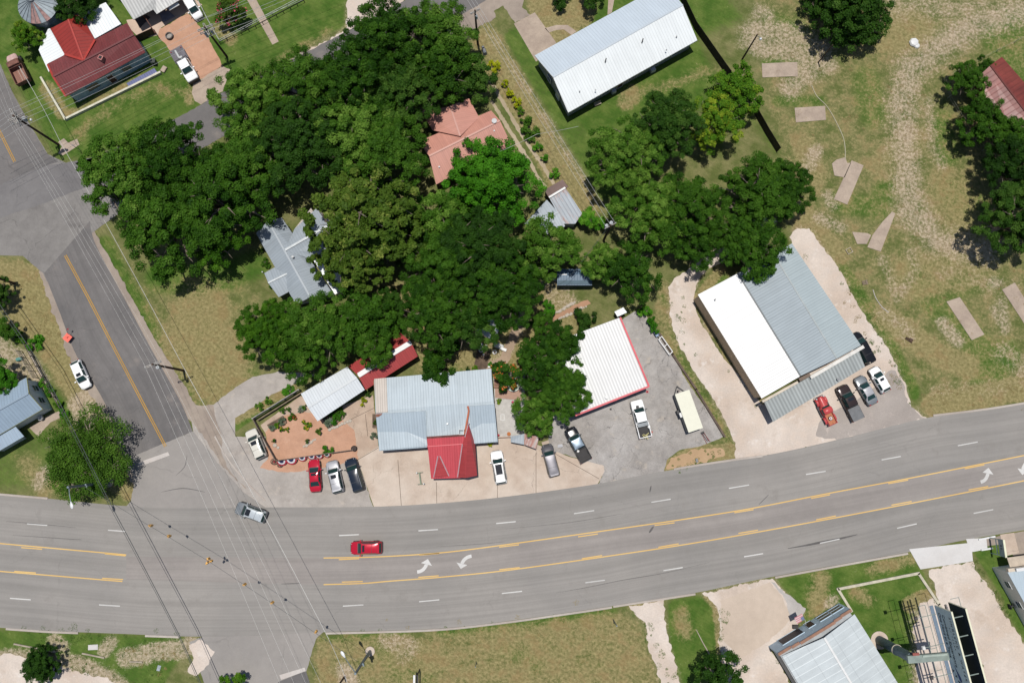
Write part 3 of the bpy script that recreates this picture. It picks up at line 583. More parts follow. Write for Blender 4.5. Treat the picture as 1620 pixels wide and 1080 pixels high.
def opening(t, a, b, frac, w, z0, z1, kind='window', gm=None, fm=None):
    """window or door standing 3 cm proud of the wall from a to b (outside on the right of a->b)"""
    a = V((a.x, a.y, 0)); b = V((b.x, b.y, 0)); d = (b - a).normalized(); n = V((d.y, -d.x, 0)); c = a.lerp(b, frac); rz = atan2(d.y, d.x)
    mb = MB(); p = c + n * .02; mb.box((p.x, p.y, (z0 + z1) / 2), (w, .05, z1 - z0), rz)
    o = mb.obj(kind, gm or GLS, t, world=True)
    mb = MB()
    for s in (-1, 1):
        p = c + n * .04 + d * s * (w / 2 + .05); mb.box((p.x, p.y, (z0 + z1) / 2), (.1, .1, z1 - z0 + .2), rz)
    for z in (z0 - .05, z1 + .05):
        p = c + n * .043; mb.box((p.x, p.y, z), (w, .1, .1), rz)
    if kind == 'window':
        p = c + n * .037; mb.box((p.x, p.y, (z0 + z1) / 2), (w, .08, .05), rz)
    mb.obj('frame', fm or T_WHT, o, world=True)
    return o

def walls_of(t, foot, tops, m, name='wall'):
    mb = MB(); k = len(foot)
    for i in range(k):
        j = (i + 1) % k; a, b = foot[i], foot[j]
        mb.face([(a.x, a.y, 0), (b.x, b.y, 0), (b.x, b.y, tops[j]), (a.x, a.y, tops[i])])
    mb.face([(p.x, p.y, h) for p, h in zip(foot, tops)])
    return mb.obj(name, m, t, world=True)

def ccw(ps):
    a = sum(ps[i].x * ps[(i + 1) % len(ps)].y - ps[(i + 1) % len(ps)].x * ps[i].y for i in range(len(ps)))
    return ps if a > 0 else ps[::-1]

def centre(ps): return sum((V((p.x, p.y, 0)) for p in ps), V((0, 0, 0))) / len(ps)

def gable(t, A, B, C, D, R1, R2, ze, zr, rm, wm, over=.4, cap=None, wall=True, fascia=None, zl=None, name='roof'):
    a, b, c, d = [G(p[0], p[1], z) for p, z in zip((A, B, C, D), (ze, ze, zl or ze, zl or ze))]; r1, r2 = G(*R1, zr), G(*R2, zr)
    u = r2 - r1; mb = MB(); plane(mb, [a, b, r2, r1], u); plane(mb, [r1, r2, c, d], u)
    ro = mb.obj(name, rm, t, world=True)
    mb = MB(); mb.beam(r1 + V((0, 0, .03)), r2 + V((0, 0, .03)), .28, .07); mb.obj('ridge_cap', cap or rm, ro, world=True)
    if fascia:
        mb = MB()
        for p, q in ((a, b), (c, d), (a, r1), (r1, d), (b, r2), (r2, c)): mb.beam(p - V((0, 0, .14)), q - V((0, 0, .14)), .06, .18)
        mb.obj('fascia', fascia, t, world=True)
    if not wall: return None
    ax = (r2 - r1); ax.z = 0; ax.normalize()
    def ins(p, r, s):
        w = V((r.x - p.x, r.y - p.y, 0)); w = w - ax * w.dot(ax); L = w.length; w.normalize()
        q = p + w * over + ax * s * over; return V((q.x, q.y, p.z + (zr - p.z) * over / L - .14))
    P = [ins(a, r1, 1), ins(b, r2, -1), ins(c, r2, -1), ins(d, r1, 1)]
    q1 = r1 + ax * over - V((0, 0, .16)); q2 = r2 - ax * over - V((0, 0, .16))
    seq = [P[0], P[1], q2, P[2], P[3], q1]
    area = sum(seq[i].x * seq[(i + 1) % 6].y - seq[(i + 1) % 6].x * seq[i].y for i in range(6))
    if area < 0: seq = seq[::-1]
    mb = MB()
    for i in range(6):
        p, q = seq[i], seq[(i + 1) % 6]; mb.face([(p.x, p.y, 0), (q.x, q.y, 0), q, p])
    mb.obj('wall', wm, t, world=True)
    return seq, P

def bld(name, label, cat, pxc): return thing(name, label, cat, G(*pxc))

def edge(P, i, j):
    """wall base from P[i] to P[j] ordered so that outside is on the right"""
    a, b = P[i], P[j]; c = centre(P); n = V((b.y - a.y, a.x - b.x, 0)); m = (V((a.x, a.y, 0)) + V((b.x, b.y, 0))) / 2 - c
    return (a, b) if n.dot(m) > 0 else (b, a)

def flat(t, pts, zs, u, rm, wm, over=.15, wall=True, th=.12, name='roof', wname='wall'):
    ps = [G(p[0], p[1], z) for p, z in zip(pts, zs)]; mb = MB(); plane(mb, ps, u, th); r = mb.obj(name, rm, t, world=True)
    if not wall: return r, None
    c = centre(ps); foot = ccw([V((p.x, p.y, p.z)) for p in ps]); f2 = []
    for p in foot:
        d = c - V((p.x, p.y, 0)); d.normalize(); q = p + d * over * 1.4; f2.append(V((q.x, q.y, p.z - th - .02)))
    walls_of(t, f2, [p.z for p in f2], wm, wname); return r, f2
def pipe(t, px, py, z, r=.07, h=.35, name='vent_pipe', m=None):
    p = G(px, py, z); mb = MB(); mb.cyl((p.x, p.y, p.z + h / 2 - .08), r, h, 10); mb.cyl((p.x, p.y, p.z + h - .06), r * 1.9, .06, 10); return mb.obj(name, m or VENT, t, world=True)
def dirv(a, b):
    d = G(*b) - G(*a); return d

# --- red roofed house at the top left
t = bld('house', 'red metal roofed blue house with a hipped rear wing and white side roofs', 'house', (150, 100))
_, P = gable(t, (75, 101), (201, 36.5), (230, 83), (104, 153), (84, 121.5), (212, 55), 3.3, 4.9, R_RED, W_BLU, .4)
a, b = edge(P, 2, 3)
for f, w in ((.27, 2.0), (.72, 1.5)): opening(t, a, b, f, w, 1.0, 2.3, 'window', fm=W_BLU)
opening(t, a, b, .5, .95, .1, 2.1, 'door', WOODD)
pk = [G(79.7, 45.4, 3.3), G(102, 86, 3.6), G(132, 95, 4.9), G(108, 31, 4.8)]; mb = MB(); plane(mb, pk, pk[3] - pk[2]); pk2 = [G(108, 31, 4.8), G(132, 95, 4.9), G(150, 63, 3.7), G(127, 21, 3.3)]; plane(mb, pk2, pk[3] - pk[2]); mb.obj('wing_roof', R_RED2, t, world=True)
mb = MB(); mb.beam(G(102, 86, 3.68), G(132, 95, 4.98), .34, .05); mb.beam(G(132, 95, 4.98), G(150, 63, 3.78), .34, .05); mb.beam(pk[3] + V((0, 0, .04)), pk[2] + V((0, 0, .04)), .25, .06); mb.beam(G(75.2, 102, 3.36), G(84, 121.5, 4.95), .3, .05); mb.beam(G(84, 121.5, 4.95), G(104.3, 152.8, 3.36), .3, .05); mb.obj('flashing', pm('red_flashing', sc(190, 66, 54), .5), t, world=True)
foot = ccw([G(84, 50, 3.2), G(108, 84, 3.2), G(146, 62, 3.2), G(123, 28, 3.2)]); walls_of(t, foot, [3.2] * 4, W_BLU)
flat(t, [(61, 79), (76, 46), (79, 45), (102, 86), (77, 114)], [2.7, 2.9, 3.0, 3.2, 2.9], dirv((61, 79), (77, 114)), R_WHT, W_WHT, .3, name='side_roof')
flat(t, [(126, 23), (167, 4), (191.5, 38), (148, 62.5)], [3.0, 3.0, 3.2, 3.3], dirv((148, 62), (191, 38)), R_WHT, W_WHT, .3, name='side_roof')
flat(t, [(200, 132), (244, 108), (249, 115), (205, 139)], [.42, .42, .38, .38], dirv((200, 131), (244, 107)), roofmat('blue_awning', sc(104, 112, 160), .4, dirt=.2), W_BLU, wall=False, th=.3, name='porch_deck')
mb = MB(); mb.beam(G(205, 139, .40), G(249, 115, .40), .22, .08); mb.obj('deck_edge', T_WHT, t, world=True)

p = G(161, 93, 4.6); mb = MB(); mb.box((p.x, p.y, p.z), (.75, .75, .9), -.45); mb.obj('chimney', pm('pink_chimney', sc(196, 130, 124), .8), t, world=True); mb = MB(); mb.box((p.x, p.y, p.z + .46), (.45, .45, .06), -.45); mb.obj('flue', DARK, t, world=True)

# --- grain tank
c = G(59.5, 8, 4.4); tk = thing('grain_tank', 'round galvanised grain tank with a rust streaked conical roof', 'grain tank', (c.x, c.y, 0))
mb = MB(); mb.lathe((0, 0, 0), [(3.05, 0), (3.05, 1.1), (3.09, 1.12), (3.05, 1.14), (3.05, 2.2), (3.09, 2.22), (3.05, 2.24), (3.05, 3.3), (3.09, 3.32), (3.05, 3.34), (3.05, 4.35)], 40); mb.obj('tank_wall', pm('tank_steel', sc(150, 160, 168), .45, metal=.4, var=.2), tk)
mb = MB(); n = 24
for i in range(n):
    a0, a1 = 2 * pi * i / n, 2 * pi * (i + 1) / n; am = (a0 + a1) / 2
    q = [V((3.2 * cos(a0), 3.2 * sin(a0), 4.35)), V((3.2 * cos(a1), 3.2 * sin(a1), 4.35)), V((.35 * cos(a1), .35 * sin(a1), 5.9)), V((.35 * cos(a0), .35 * sin(a0), 5.9))]
    mb.face(q, 1 if i in (3, 9, 17, 18, 20) else 0)
mb.obj('roof', [pm('tank_roof_steel', sc(168, 180, 186), .5, metal=.2, var=.14), pm('rusty_roof_panel', sc(178, 140, 134), .7, var=.3)], tk)
mb = MB()
for i in range(n):
    a0 = 2 * pi * i / n; mb.beam((3.2 * cos(a0), 3.2 * sin(a0), 4.39), (.35 * cos(a0), .35 * sin(a0), 5.94), .05, .07)
mb.obj('roof_rib', pm('rib_steel', sc(120, 130, 138), .5), tk)
mb = MB(); mb.lathe((0, 0, 5.9), [(.42, 0), (.42, .3), (.30, .42), (.01, .46)], 16); mb.obj('cap', pm('cap_steel', sc(200, 204, 206), .4, metal=.3), tk)

# --- pale corrugated house, top
t = bld('house', 'house with pale corrugated roof and a shaded porch beside the red gravel drive', 'house', (235, 5))
mb = MB(); pts = [G(176, -22, 3.1), G(211, 31.5, 2.9), G(242, 15.5, 2.9), G(246, -4, 3.6), G(240, -45, 3.9)]; plane(mb, pts, dirv((211, 31), (242, 15))); pts = [G(242.3, 15.2, 2.9), G(248, 22.5, 2.9), G(268, 10, 2.9), G(286, -1, 2.9), G(262, -42, 3.4), G(246, -4, 3.6)]; plane(mb, pts, dirv((248, 22), (286, -1))); mb.obj('roof', R_CORL, t, world=True)
foot = ccw([G(205, 14), G(236, 2), G(258, 14), G(300, -10), G(270, -55), G(180, -10)]); walls_of(t, foot, [2.75] * 6, pm('shaded_siding', sc(170, 164, 150), .8))
flat(t, [(266, 11), (281, 4), (284, 8), (268, 17)], [2.5, 2.5, 2.2, 2.2], dirv((266, 11), (281, 4)), T_WHT, T_WHT, wall=False, th=.06, name='door_awning')
mb = MB(); pts = [(214, 30), (232, 24), (238, 28), (221, 45)]; mb.prism([tuple(G(*q).xy) for q in pts], .02, .10); mb.obj('porch_floor', pm('porch_boards', sc(96, 84, 82), .9), t, world=True)
mb = MB(); pts = [(252, 20), (268, 18), (277, 27), (258, 36)]; mb.prism([tuple(G(*q).xy) for q in pts], .02, .16); mb.obj('step', pm('step_boards', sc(150, 146, 156), .9), t, world=True)
a, b = G(258, 14), G(300, -10)
f = [q for q in foot]
opening(t, *((a, b) if True else (b, a)), .3, .95, .1, 2.1, 'door', WOODD)
mb = MB(); mb.beam(G(231, 30), G(231, 30) + V((0, 0, 2.7)), .14, .14); mb.obj('porch_post', pm('brown_post', sc(128, 84, 68), .8), t, world=True)
mb = MB(); mb.beam(G(231, 30, 2.6), G(246, 53, 1.6), .1, .1); mb.obj('handrail', pm('brown_post', sc(128, 84, 68), .8), t, world=True)

# --- salmon roofed house among the trees
t = bld('house', 'salmon pink metal roofed house half hidden under the big trees', 'house', (735, 220))
gable(t, (662, 224), (777, 175), (809, 229), (690, 292), (679, 247), (791, 191), 3.1, 4.5, R_SAL, W_BRK, .45)
mb = MB(); r1, r2 = G(728, 215.5, 4.5), G(712, 168, 4.4); plane(mb, [r1, r2, G(668, 178, 3.1), G(684, 206, 3.15)], r2 - r1); plane(mb, [r1, r2, G(742, 156, 3.1), G(758, 186, 3.2)], r2 - r1); mb.obj('wing_roof', R_SAL, t, world=True)
mb = MB(); mb.beam(r1 + V((0, 0, .05)), r2 + V((0, 0, .05)), .26, .06); mb.obj('ridge_cap', R_SAL, t, world=True)
walls_of(t, ccw([G(675, 184, 3), G(690, 205, 3), G(750, 186, 3), G(738, 164, 3)]), [3.0] * 4, W_BRK)
pipe(t, 782, 193, 4.3, .22, .5, 'turbine_vent'); pipe(t, 782, 208, 3.9); pipe(t, 760, 226, 3.6); pipe(t, 695, 265, 3.7)
# --- long white house
t = bld('house', 'long house with a blazing white metal roof on the green lawn', 'house', (975, 100))
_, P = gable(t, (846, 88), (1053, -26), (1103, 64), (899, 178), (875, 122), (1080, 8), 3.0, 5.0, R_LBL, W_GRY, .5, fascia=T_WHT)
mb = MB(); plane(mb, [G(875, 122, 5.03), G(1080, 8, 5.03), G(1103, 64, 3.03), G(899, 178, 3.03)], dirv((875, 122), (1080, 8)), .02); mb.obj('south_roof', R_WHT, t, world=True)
for q in ((957, 100), (1015, 69)):
    p = G(*q, 4.1); mb = MB(); mb.tube([p - V((0, 0, .2)), p + V((0, 0, .8)), p + V((.1, .3, 1.0))], .09, 8); mb.obj('vent_pipe', pm('dark_vent', sc(96, 92, 90), .5), t, world=True)
for q in ((937, 118), (1037, 61), (931, 117), (1041, 55), (942, 143), (917, 145), (1070, 59), (1054, 80)): pipe(t, *q, 3.8, .06, .25)
a, b = edge(P, 2, 3)
for f in (.12, .3, .52, .7, .88): opening(t, a, b, f, 1.5, .9, 2.2, 'window')
for f in (.42,): opening(t, a, b, f, 1.0, .1, 2.1, 'door', WOODD)
a, b = edge(P, 3, 0); opening(t, a, b, .35, 1.0, .9, 2.1, 'window'); opening(t, a, b, .65, 1.0, .1, 2.1, 'door', T_WHT)
# --- grey house with crossing gables
t = bld('house', 'grey metal roofed house with crossing gables and a small front porch', 'house', (480, 410))
_, P = gable(t, (405, 369), (468, 481.5), (528, 466), (446, 344.5), (424, 349), (491, 470), 3.1, 4.7, R_GAL, W_WHT, .4)
mb = MB(); r1, r2 = G(450.5, 396, 4.68), G(526, 353, 4.68); plane(mb, [r1, r2, G(500, 330, 3.1), G(466, 362, 3.4)], r2 - r1); plane(mb, [r1, r2, G(548, 400, 3.1), G(496, 411, 3.3)], r2 - r1); mb.obj('wing_roof', R_GAL, t, world=True)
mb = MB(); mb.beam(r1 + V((0, 0, .05)), r2 + V((0, 0, .05)), .34, .07); mb.obj('ridge_cap', pm('pale_ridge', sc(214, 220, 222), .5), t, world=True)
walls_of(t, ccw([G(476, 365, 3), G(500, 338, 3), G(540, 398, 3), G(500, 406, 3)]), [3.0] * 4, W_WHT)
mb = MB(); r1, r2 = G(424.5, 447.5, 3.7), G(460, 430, 3.75); plane(mb, [r1, r2, G(434, 423, 2.95), G(418, 432, 2.9)], r2 - r1); plane(mb, [r1, r2, G(456, 462, 2.95), G(441, 470, 2.9)], r2 - r1); mb.obj('porch_roof', R_GAL, t, world=True)
mb = MB(); mb.beam(r1 + V((0, 0, .05)), r2 + V((0, 0, .05)), .26, .06); mb.obj('porch_ridge', pm('pale_ridge', sc(214, 220, 222), .5), t, world=True)
for q in ((424, 436), (444, 466)):
    p = G(*q); mb = MB(); mb.beam(p, p + V((0, 0, 2.85)), .14, .14); mb.obj('porch_post', T_WHT, t, world=True)
flat(t, [(466, 362), (492, 329), (500, 342), (480, 366)], [2.9, 2.9, 3.1, 3.1], dirv((466, 362), (492, 329)), R_CRM, W_WHT, .2, name='lean_to_roof')
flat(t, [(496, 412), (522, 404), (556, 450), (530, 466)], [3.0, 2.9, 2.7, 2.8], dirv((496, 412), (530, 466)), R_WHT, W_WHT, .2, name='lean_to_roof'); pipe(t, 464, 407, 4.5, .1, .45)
# --- sheds by the lane
t = bld('shed', 'shed with rust streaked grey metal roof and a brown felt end by the lane', 'shed', (890, 325))
flat(t, [(868.7, 312.5), (894.5, 297), (921, 337.5), (910, 354), (891, 354)], [2.6, 2.7, 2.5, 2.4, 2.4], dirv((868, 312), (894, 297)), R_RST, W_GRY); flat(t, [(861, 300.5), (890, 284), (899, 295.5), (868, 312)], [2.4, 2.4, 2.75, 2.75], dirv((861, 300), (890, 284)), R_BRN, WOODD, name='end_roof', wname='end_wall')
mb = MB(); mb.beam(G(868.5, 312.3, 2.85), G(894.3, 296.8, 2.85), .3, .06); mb.obj('flashing', T_WHT, t, world=True)
t = bld('shed', 'low galvanised gabled shed tucked under the bright green dome tree', 'shed', (855, 345))
gable(t, (830, 354), (865, 316), (894, 358), (858, 374), (846, 356), (883, 335.5), 2.3, 2.7, R_GAL, W_GRY, .25)
# --- white shade roof and the red/white long shed
t = bld('shed', 'small garden shed with flat white roof under the dark trees', 'shed', (772, 520))
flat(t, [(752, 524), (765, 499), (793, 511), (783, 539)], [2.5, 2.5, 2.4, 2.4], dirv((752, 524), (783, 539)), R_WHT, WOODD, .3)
t = bld('shed', 'long garden shed with white metal roof on one half and red on the other', 'shed', (570, 595))
_, P = gable(t, (476, 622.5), (549, 580), (577, 616.5), (502.5, 666), (487.5, 644.5), (564.5, 597), 2.7, 3.2, roofmat('shed_white_metal', sc(232, 238, 242), .42, dirt=.12, line=.8), pm('shed_boards', sc(96, 96, 92), .8), .4)
_, P2 = gable(t, (551, 579), (633, 526), (661, 563.5), (578.5, 616.5), (566.5, 594), (650.5, 541.5), 2.75, 3.5, R_SHD, pm('shed_boards', sc(96, 96, 92), .8), .4, cap=T_WHT, name='red_roof')
for q0, q1 in (((567, 593.5, 3.56), (595, 576, 3.56)), ((617, 561.5, 3.56), (650, 541.5, 3.56))): mb = MB(); mb.beam(G(*q0), G(*q1), .75, .05); mb.obj('ridge_vent', T_WHT, t, world=True)
a, b = edge(P, 2, 3); opening(t, a, b, .45, 1.0, .1, 2.0, 'door', WOODD); opening(t, a, b, .75, 1.0, .9, 1.9, 'window')
# --- the store
t = bld('store', 'wide grey metal roofed store with a bright red gabled entrance canopy', 'store', (690, 650))
ZN, ZR, ZS = 3.0, 3.9, 3.2; ud = dirv((599, 713), (746, 701))
mb = MB(); plane(mb, [G(592, 599, ZN), G(777, 583, ZN), G(781, 634, ZR), G(594, 650, ZR)], ud); plane(mb, [G(594, 650, ZR), G(781, 634, ZR), G(787, 698, ZS), G(746, 701.5, ZS), G(741, 668, 3.5), G(734, 689, 3.3), G(676, 693, 3.25), G(677, 705, ZS), G(600, 712, ZS)], ud); mb.obj('roof', R_STO, t, world=True)
mb = MB(); plane(mb, [G(594.5, 654.5, 3.98), G(673, 649.5, 3.98), G(675.5, 707.5, 3.05), G(600, 713, 3.05)], ud); mb.obj('porch_roof', R_STO2, t, world=True); mb = MB(); plane(mb, [G(741.5, 642, 3.98), G(782, 639, 3.98), G(787.5, 699, 3.05), G(747, 702, 3.05)], ud); mb.obj('porch_roof', R_STO2, t, world=True)
mb = MB(); plane(mb, [G(592.3, 599, 3.09), G(611.5, 597.4, 3.09), G(613.5, 651.5, 3.99), G(595, 653, 3.99)], ud, .08); mb.obj('cream_roof_panel', R_CRM, t, world=True)
mb = MB(); plane(mb, [G(594.6, 653.4, 4.06), G(605.5, 652.5, 4.06), G(604, 655.5, 4.03), G(599, 659, 4.0), G(595, 659.5, 4.0)], ud, .03); mb.obj('rust_patch', pm('rust', sc(158, 104, 84), .9, var=.3), t, world=True)
for a, b in (((673.3, 650.8, 4.0), (675.5, 690, 3.33)), ((594.5, 654, 4.03), (673, 649, 4.03)), ((741.5, 641.5, 4.03), (782, 638.5, 4.03)), ((618, 656, 3.94), (619.5, 711, 3.07))): mb = MB(); mb.beam(G(*a), G(*b), .12, .05); mb.obj('roof_trim', pm('trim_metal', sc(176, 190, 198), .5), t, world=True)
foot = ccw([G(596, 604), G(772, 588), G(780, 692), G(746, 695), G(744, 708), G(682, 712), G(680, 702), G(606, 707)]); walls_of(t, foot, [2.85, 2.85, 2.95, 2.95, 2.95, 2.95, 2.95, 2.95] if True else None, pm('store_wall', sc(150, 120, 96), .85))
fa, fb = G(606, 707), G(680, 702)
for f, k in ((.2, 'window'), (.5, 'door'), (.8, 'window')): opening(t, fa, fb, f, 1.4 if k == 'window' else 1.0, .9 if k == 'window' else .1, 2.1, k, gm=WOODD if k == 'door' else None)
# red canopy: front slope, small dormer, cross gable on its right
mb = MB(); uc = dirv((682, 757), (736, 755)); plane(mb, [G(675, 692, 4.25), G(734.5, 688, 4.25), G(737, 755.5, 2.95), G(682, 757, 2.95)], uc); co = mb.obj('canopy_roof', R_CAN, t, world=True)
mb = MB(); mb.beam(G(675.4, 706, 4.06), G(731.5, 702, 4.06), .14, .05); mb.beam(G(675, 692, 4.27), G(734, 688, 4.27), .3, .12, 1); mb.obj('canopy_trim', [T_RED, pm('rotten_edge', sc(120, 72, 66), .9, var=.4)], co, world=True)
mb = MB(); A, Bp = G(740.6, 668.5, 4.75), G(736.6, 755.5, 4.35)
plane(mb, [A, Bp, G(755, 752, 2.85), G(751.5, 701, 2.95)], V((0, 1, 0)) if False else Bp - A, .08); plane(mb, [A, Bp, G(724.5, 754.6, 3.02), G(732, 701, 4.0)], Bp - A, .08); mb.obj('gable_roof', R_CAN2, t, world=True)
mb = MB(); d0, d1 = G(695, 722, 3.75), G(697.5, 753.6, 3.72); plane(mb, [d0, d1, G(686.5, 754.8, 3.02)], d1 - d0, .05); plane(mb, [d0, d1, G(710, 753, 3.02)], d1 - d0, .05); mb.obj('dormer_roof', R_CAN2, t, world=True)
mb = MB(); mb.beam(G(692.8, 721, 3.76), G(686, 754.6, 3.1), .17, .05); mb.beam(G(695.8, 721, 3.76), G(710.3, 752.5, 3.1), .17, .05); mb.beam(G(731.4, 702, 4.13), G(723.8, 754.4, 3.12), .17, .05); mb.beam(G(741.5, 667.5, 4.8), G(735.5, 691, 4.5), .14, .05); mb.obj('valley_flashing', pm('silver_flashing', sc(186, 150, 156), .5), t, world=True)
mb = MB(); mb.beam(G(740, 642, 4.1), G(741.8, 650, 4.1), .26, .06); mb.beam(G(741.6, 650, 4.1), G(735, 687, 4.3), .26, .06); mb.obj('rusty_flashing', pm('rust_orange', sc(190, 108, 78), .8), t, world=True)
mb = MB(); p1, p2, p3 = G(737, 754.8, 4.25), G(724.8, 754, 3.0), G(754.6, 751.6, 2.9); mb.face([p1, p2, p3]); mb.obj('gable_end', pm('gable_boards', sc(120, 50, 50), .8), t, world=True)
for q in ((686, 753), (727, 751), (752, 748)):
    p = G(*q); mb = MB(); mb.beam(p, p + V((0, 0, 2.95)), .16, .16); mb.obj('canopy_post', T_WHT, t, world=True)
p = G(730, 683, 4.3); mb = MB()
for z in (0, .45):
    for dx, dy in ((-.35, -.35), (.35, -.35), (.35, .35), (-.35, .35)): mb.beam(p + V((dx, dy, z - .2)), p + V((-dy, dx, z - .2)), .06, .06)
for dx, dy in ((-.35, -.35), (.35, -.35), (.35, .35), (-.35, .35)): mb.beam(p + V((dx, dy, -.6)), p + V((dx, dy, .3)), .06, .06)
mb.obj('roof_bracket', T_WHT, t, world=True)
pipe(t, 708, 670, 3.6)
# --- white roofed workshop with red trim
t = bld('workshop', 'workshop with flat white corrugated roof edged in red beside the cracked lot', 'workshop', (955, 580))
W4 = [(981, 502), (1026.5, 611), (910, 657), (866, 545)]; zz = [3.7, 3.4, 3.4, 3.7]
r, f2 = flat(t, W4, zz, dirv((910, 657), (1026, 611)), R_COR, pm('workshop_wall', sc(150, 146, 140), .85), .55)
mb = MB(); q = [G(*p, z + .02) for p, z in zip(W4, zz)]; mb.beam(q[0], q[1], .28, .26); mb.beam(q[1], q[2], .28, .26); mb.beam(q[2], q[3], .2, .2); mb.obj('red_fascia', T_RED, t, world=True)
a, b = V(G(913, 653)), V(G(1020, 609))
for i, q in enumerate(((914.5, 660), (970.5, 638))): 
    p = G(*q); mb = MB(); mb.beam(p + V((0, .35, 0)), p + V((0, .35, 3.2)), .14, .14); mb.obj('post', T_RED, t, world=True)
opening(t, G(914, 651), G(1016, 611), .25, 3.0, .05, 2.6, 'garage_door', pm('garage_door', sc(120, 118, 112), .6)); opening(t, G(914, 651), G(1016, 611), .7, 3.0, .05, 2.6, 'garage_door', pm('garage_door', sc(120, 118, 112), .6))
pipe(t, 959.5, 628, 3.5, .15, .3)
t = bld('shed', 'tiny white roofed shed at the back corner of the red edged workshop', 'shed', (981, 496))
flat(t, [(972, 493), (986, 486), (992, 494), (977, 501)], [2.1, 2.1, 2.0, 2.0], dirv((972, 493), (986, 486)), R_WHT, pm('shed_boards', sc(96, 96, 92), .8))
# --- warehouse
t = bld('warehouse', 'large metal warehouse with white and grey roof halves and a corrugated front awning', 'warehouse', (1235, 520))
ZE, ZR, ZC, ZF = 4.0, 4.9, 4.2, 3.6; uw = dirv((1167, 433), (1266, 594))
mb = MB(); plane(mb, [G(1104, 466, ZE), G(1167, 432.5, ZR), G(1266.5, 594.5, ZR), G(1205, 630, ZE)], uw); mb.obj('roof', R_WHW, t, world=True)
mb = MB(); plane(mb, [G(1167.5, 432.5, ZR), G(1224, 402, ZC), G(1324, 567, ZC), G(1267, 594.3, ZR)], uw); mb.obj('grey_roof', R_WHG, t, world=True)
mb = MB(); plane(mb, [G(1224, 402, ZC - .02), G(1253, 385, ZF), G(1362, 546, ZF), G(1324, 567, ZC - .02)], uw); mb.obj('lean_to_roof', R_WHG2, t, world=True)
mb = MB(); mb.beam(G(1167, 432, ZR + .04), G(1266.5, 594.5, ZR + .04), .22, .07); mb.obj('ridge_cap', pm('grey_cap', sc(120, 126, 128), .5), t, world=True)
mb = MB(); mb.beam(G(1224, 402, ZC + .03), G(1324, 567, ZC + .03), .2, .06); mb.obj('crease_cap', pm('pale_cap', sc(176, 184, 184), .5), t, world=True)
b = [G(1104, 466, ZE), G(1167, 433, ZR), G(1222, 404, ZC), G(1252, 387, ZF), G(1361, 546, ZF), G(1324, 567, ZC), G(1266, 594, ZR), G(1205, 630, ZE)]
c = centre(b); foot = []
for p in b:
    d = (c - V((p.x, p.y, 0))); d.normalize(); q = p + d * .25; foot.append(V((q.x, q.y, p.z - .16)))
fo = foot if ccw(foot) == foot else foot[::-1]; walls_of(t, fo, [p.z for p in fo], W_TAN)
mb = MB(); mb.beam(G(1104, 466, ZE - .14), G(1205, 630, ZE - .14), .16, .14); mb.obj('gutter', pm('tan_gutter', sc(150, 130, 104), .6), t, world=True)
mb = MB(); plane(mb, [G(1209, 636, 3.3), G(1358, 552.5, 3.3), G(1368.5, 580, 2.7), G(1223, 667, 2.7)], dirv((1209, 636), (1358, 552)), .06); aw = mb.obj('awning', R_AWN, t, world=True)
for i in range(6):
    p = G(1226 + (1366 - 1226) * i / 5, 663 + (578 - 663) * i / 5); mb = MB(); mb.beam(p + V((-.2, .2, 0)), p + V((-.2, .2, 2.7)), .14, .14); mb.obj('post', W_CRM, aw, world=True)
mb = MB(); mb.beam(G(1282, 597, 3.62), G(1366, 548, 3.62), .5, .3); mb.beam(G(1206, 635, 3.62), G(1262, 604, 3.62), .35, .22, 1); mb.obj('front_fascia', [pm('white_board', sc(238, 234, 226), .6), W_CRM], t, world=True)
mb = MB(); mb.beam(G(1264, 601, 3.7), G(1281, 592, 3.7), .5, .3); mb.obj('sign_lamp', pm('brown_lamp', sc(120, 100, 84), .6), t, world=True); pipe(t, 1325.5, 600, 3.0, .12, .25); pipe(t, 1131, 474, 4.4)
opening(t, fo[fo.index(foot[7])] if False else G(1222, 632), G(1352, 556), .3, 3.0, .05, 2.7, 'garage_door', pm('garage_door', sc(120, 118, 112), .6)); opening(t, G(1222, 632), G(1352, 556), .72, 1.8, .9, 2.2, 'window')
# --- house on the left edge
t = bld('house', 'white house with pale blue metal roof behind the garden fence at the left edge', 'house', (20, 650))
_, P = gable(t, (41.5, 597), (-50, 648), (-26, 702), (66.8, 647), (45, 622), (-46, 673), 3.1, 4.6, R_LFT, pm('pale_blue_siding', sc(240, 250, 252), .7, var=.05), .25, fascia=pm('yellowed_trim', sc(206, 206, 150), .6))
a, b = edge(P, 3, 0)
for f in (.3, .72): opening(t, a, b, f, .9, 1.0, 2.4, 'window')
flat(t, [(24.6, 674.5), (38, 690), (-20, 724), (-34, 704)], [2.7, 2.5, 2.5, 2.7], dirv((24, 674), (-34, 704)), R_LFT, W_WHT, .9, name='porch_roof')
for q in ((36, 690), (10, 705)): p = G(*q); mb = MB(); mb.beam(p + V((-.3, .3, 0)), p + V((-.3, .3, 2.45)), .12, .12); mb.obj('porch_post', T_WHT, t, world=True)
# --- rusted barn on the right edge
t = bld('barn', 'old barn with rusted red metal roof behind trees at the right edge', 'barn', (1600, 140))
gable(t, (1542, 127), (1602, 222), (1664, 180), (1585, 90), (1567, 103.5), (1640, 200), 3.2, 4.4, R_RUST, WOODD, .3)
flat(t, [(1604, 182), (1614, 172), (1640, 200), (1625, 212)], [3.4, 3.4, 3.0, 3.0], dirv((1604, 182), (1614, 172)), roofmat('blue_grey_patch', sc(166, 184, 190), .5), W_GRY, wall=False, name='patch_roof')
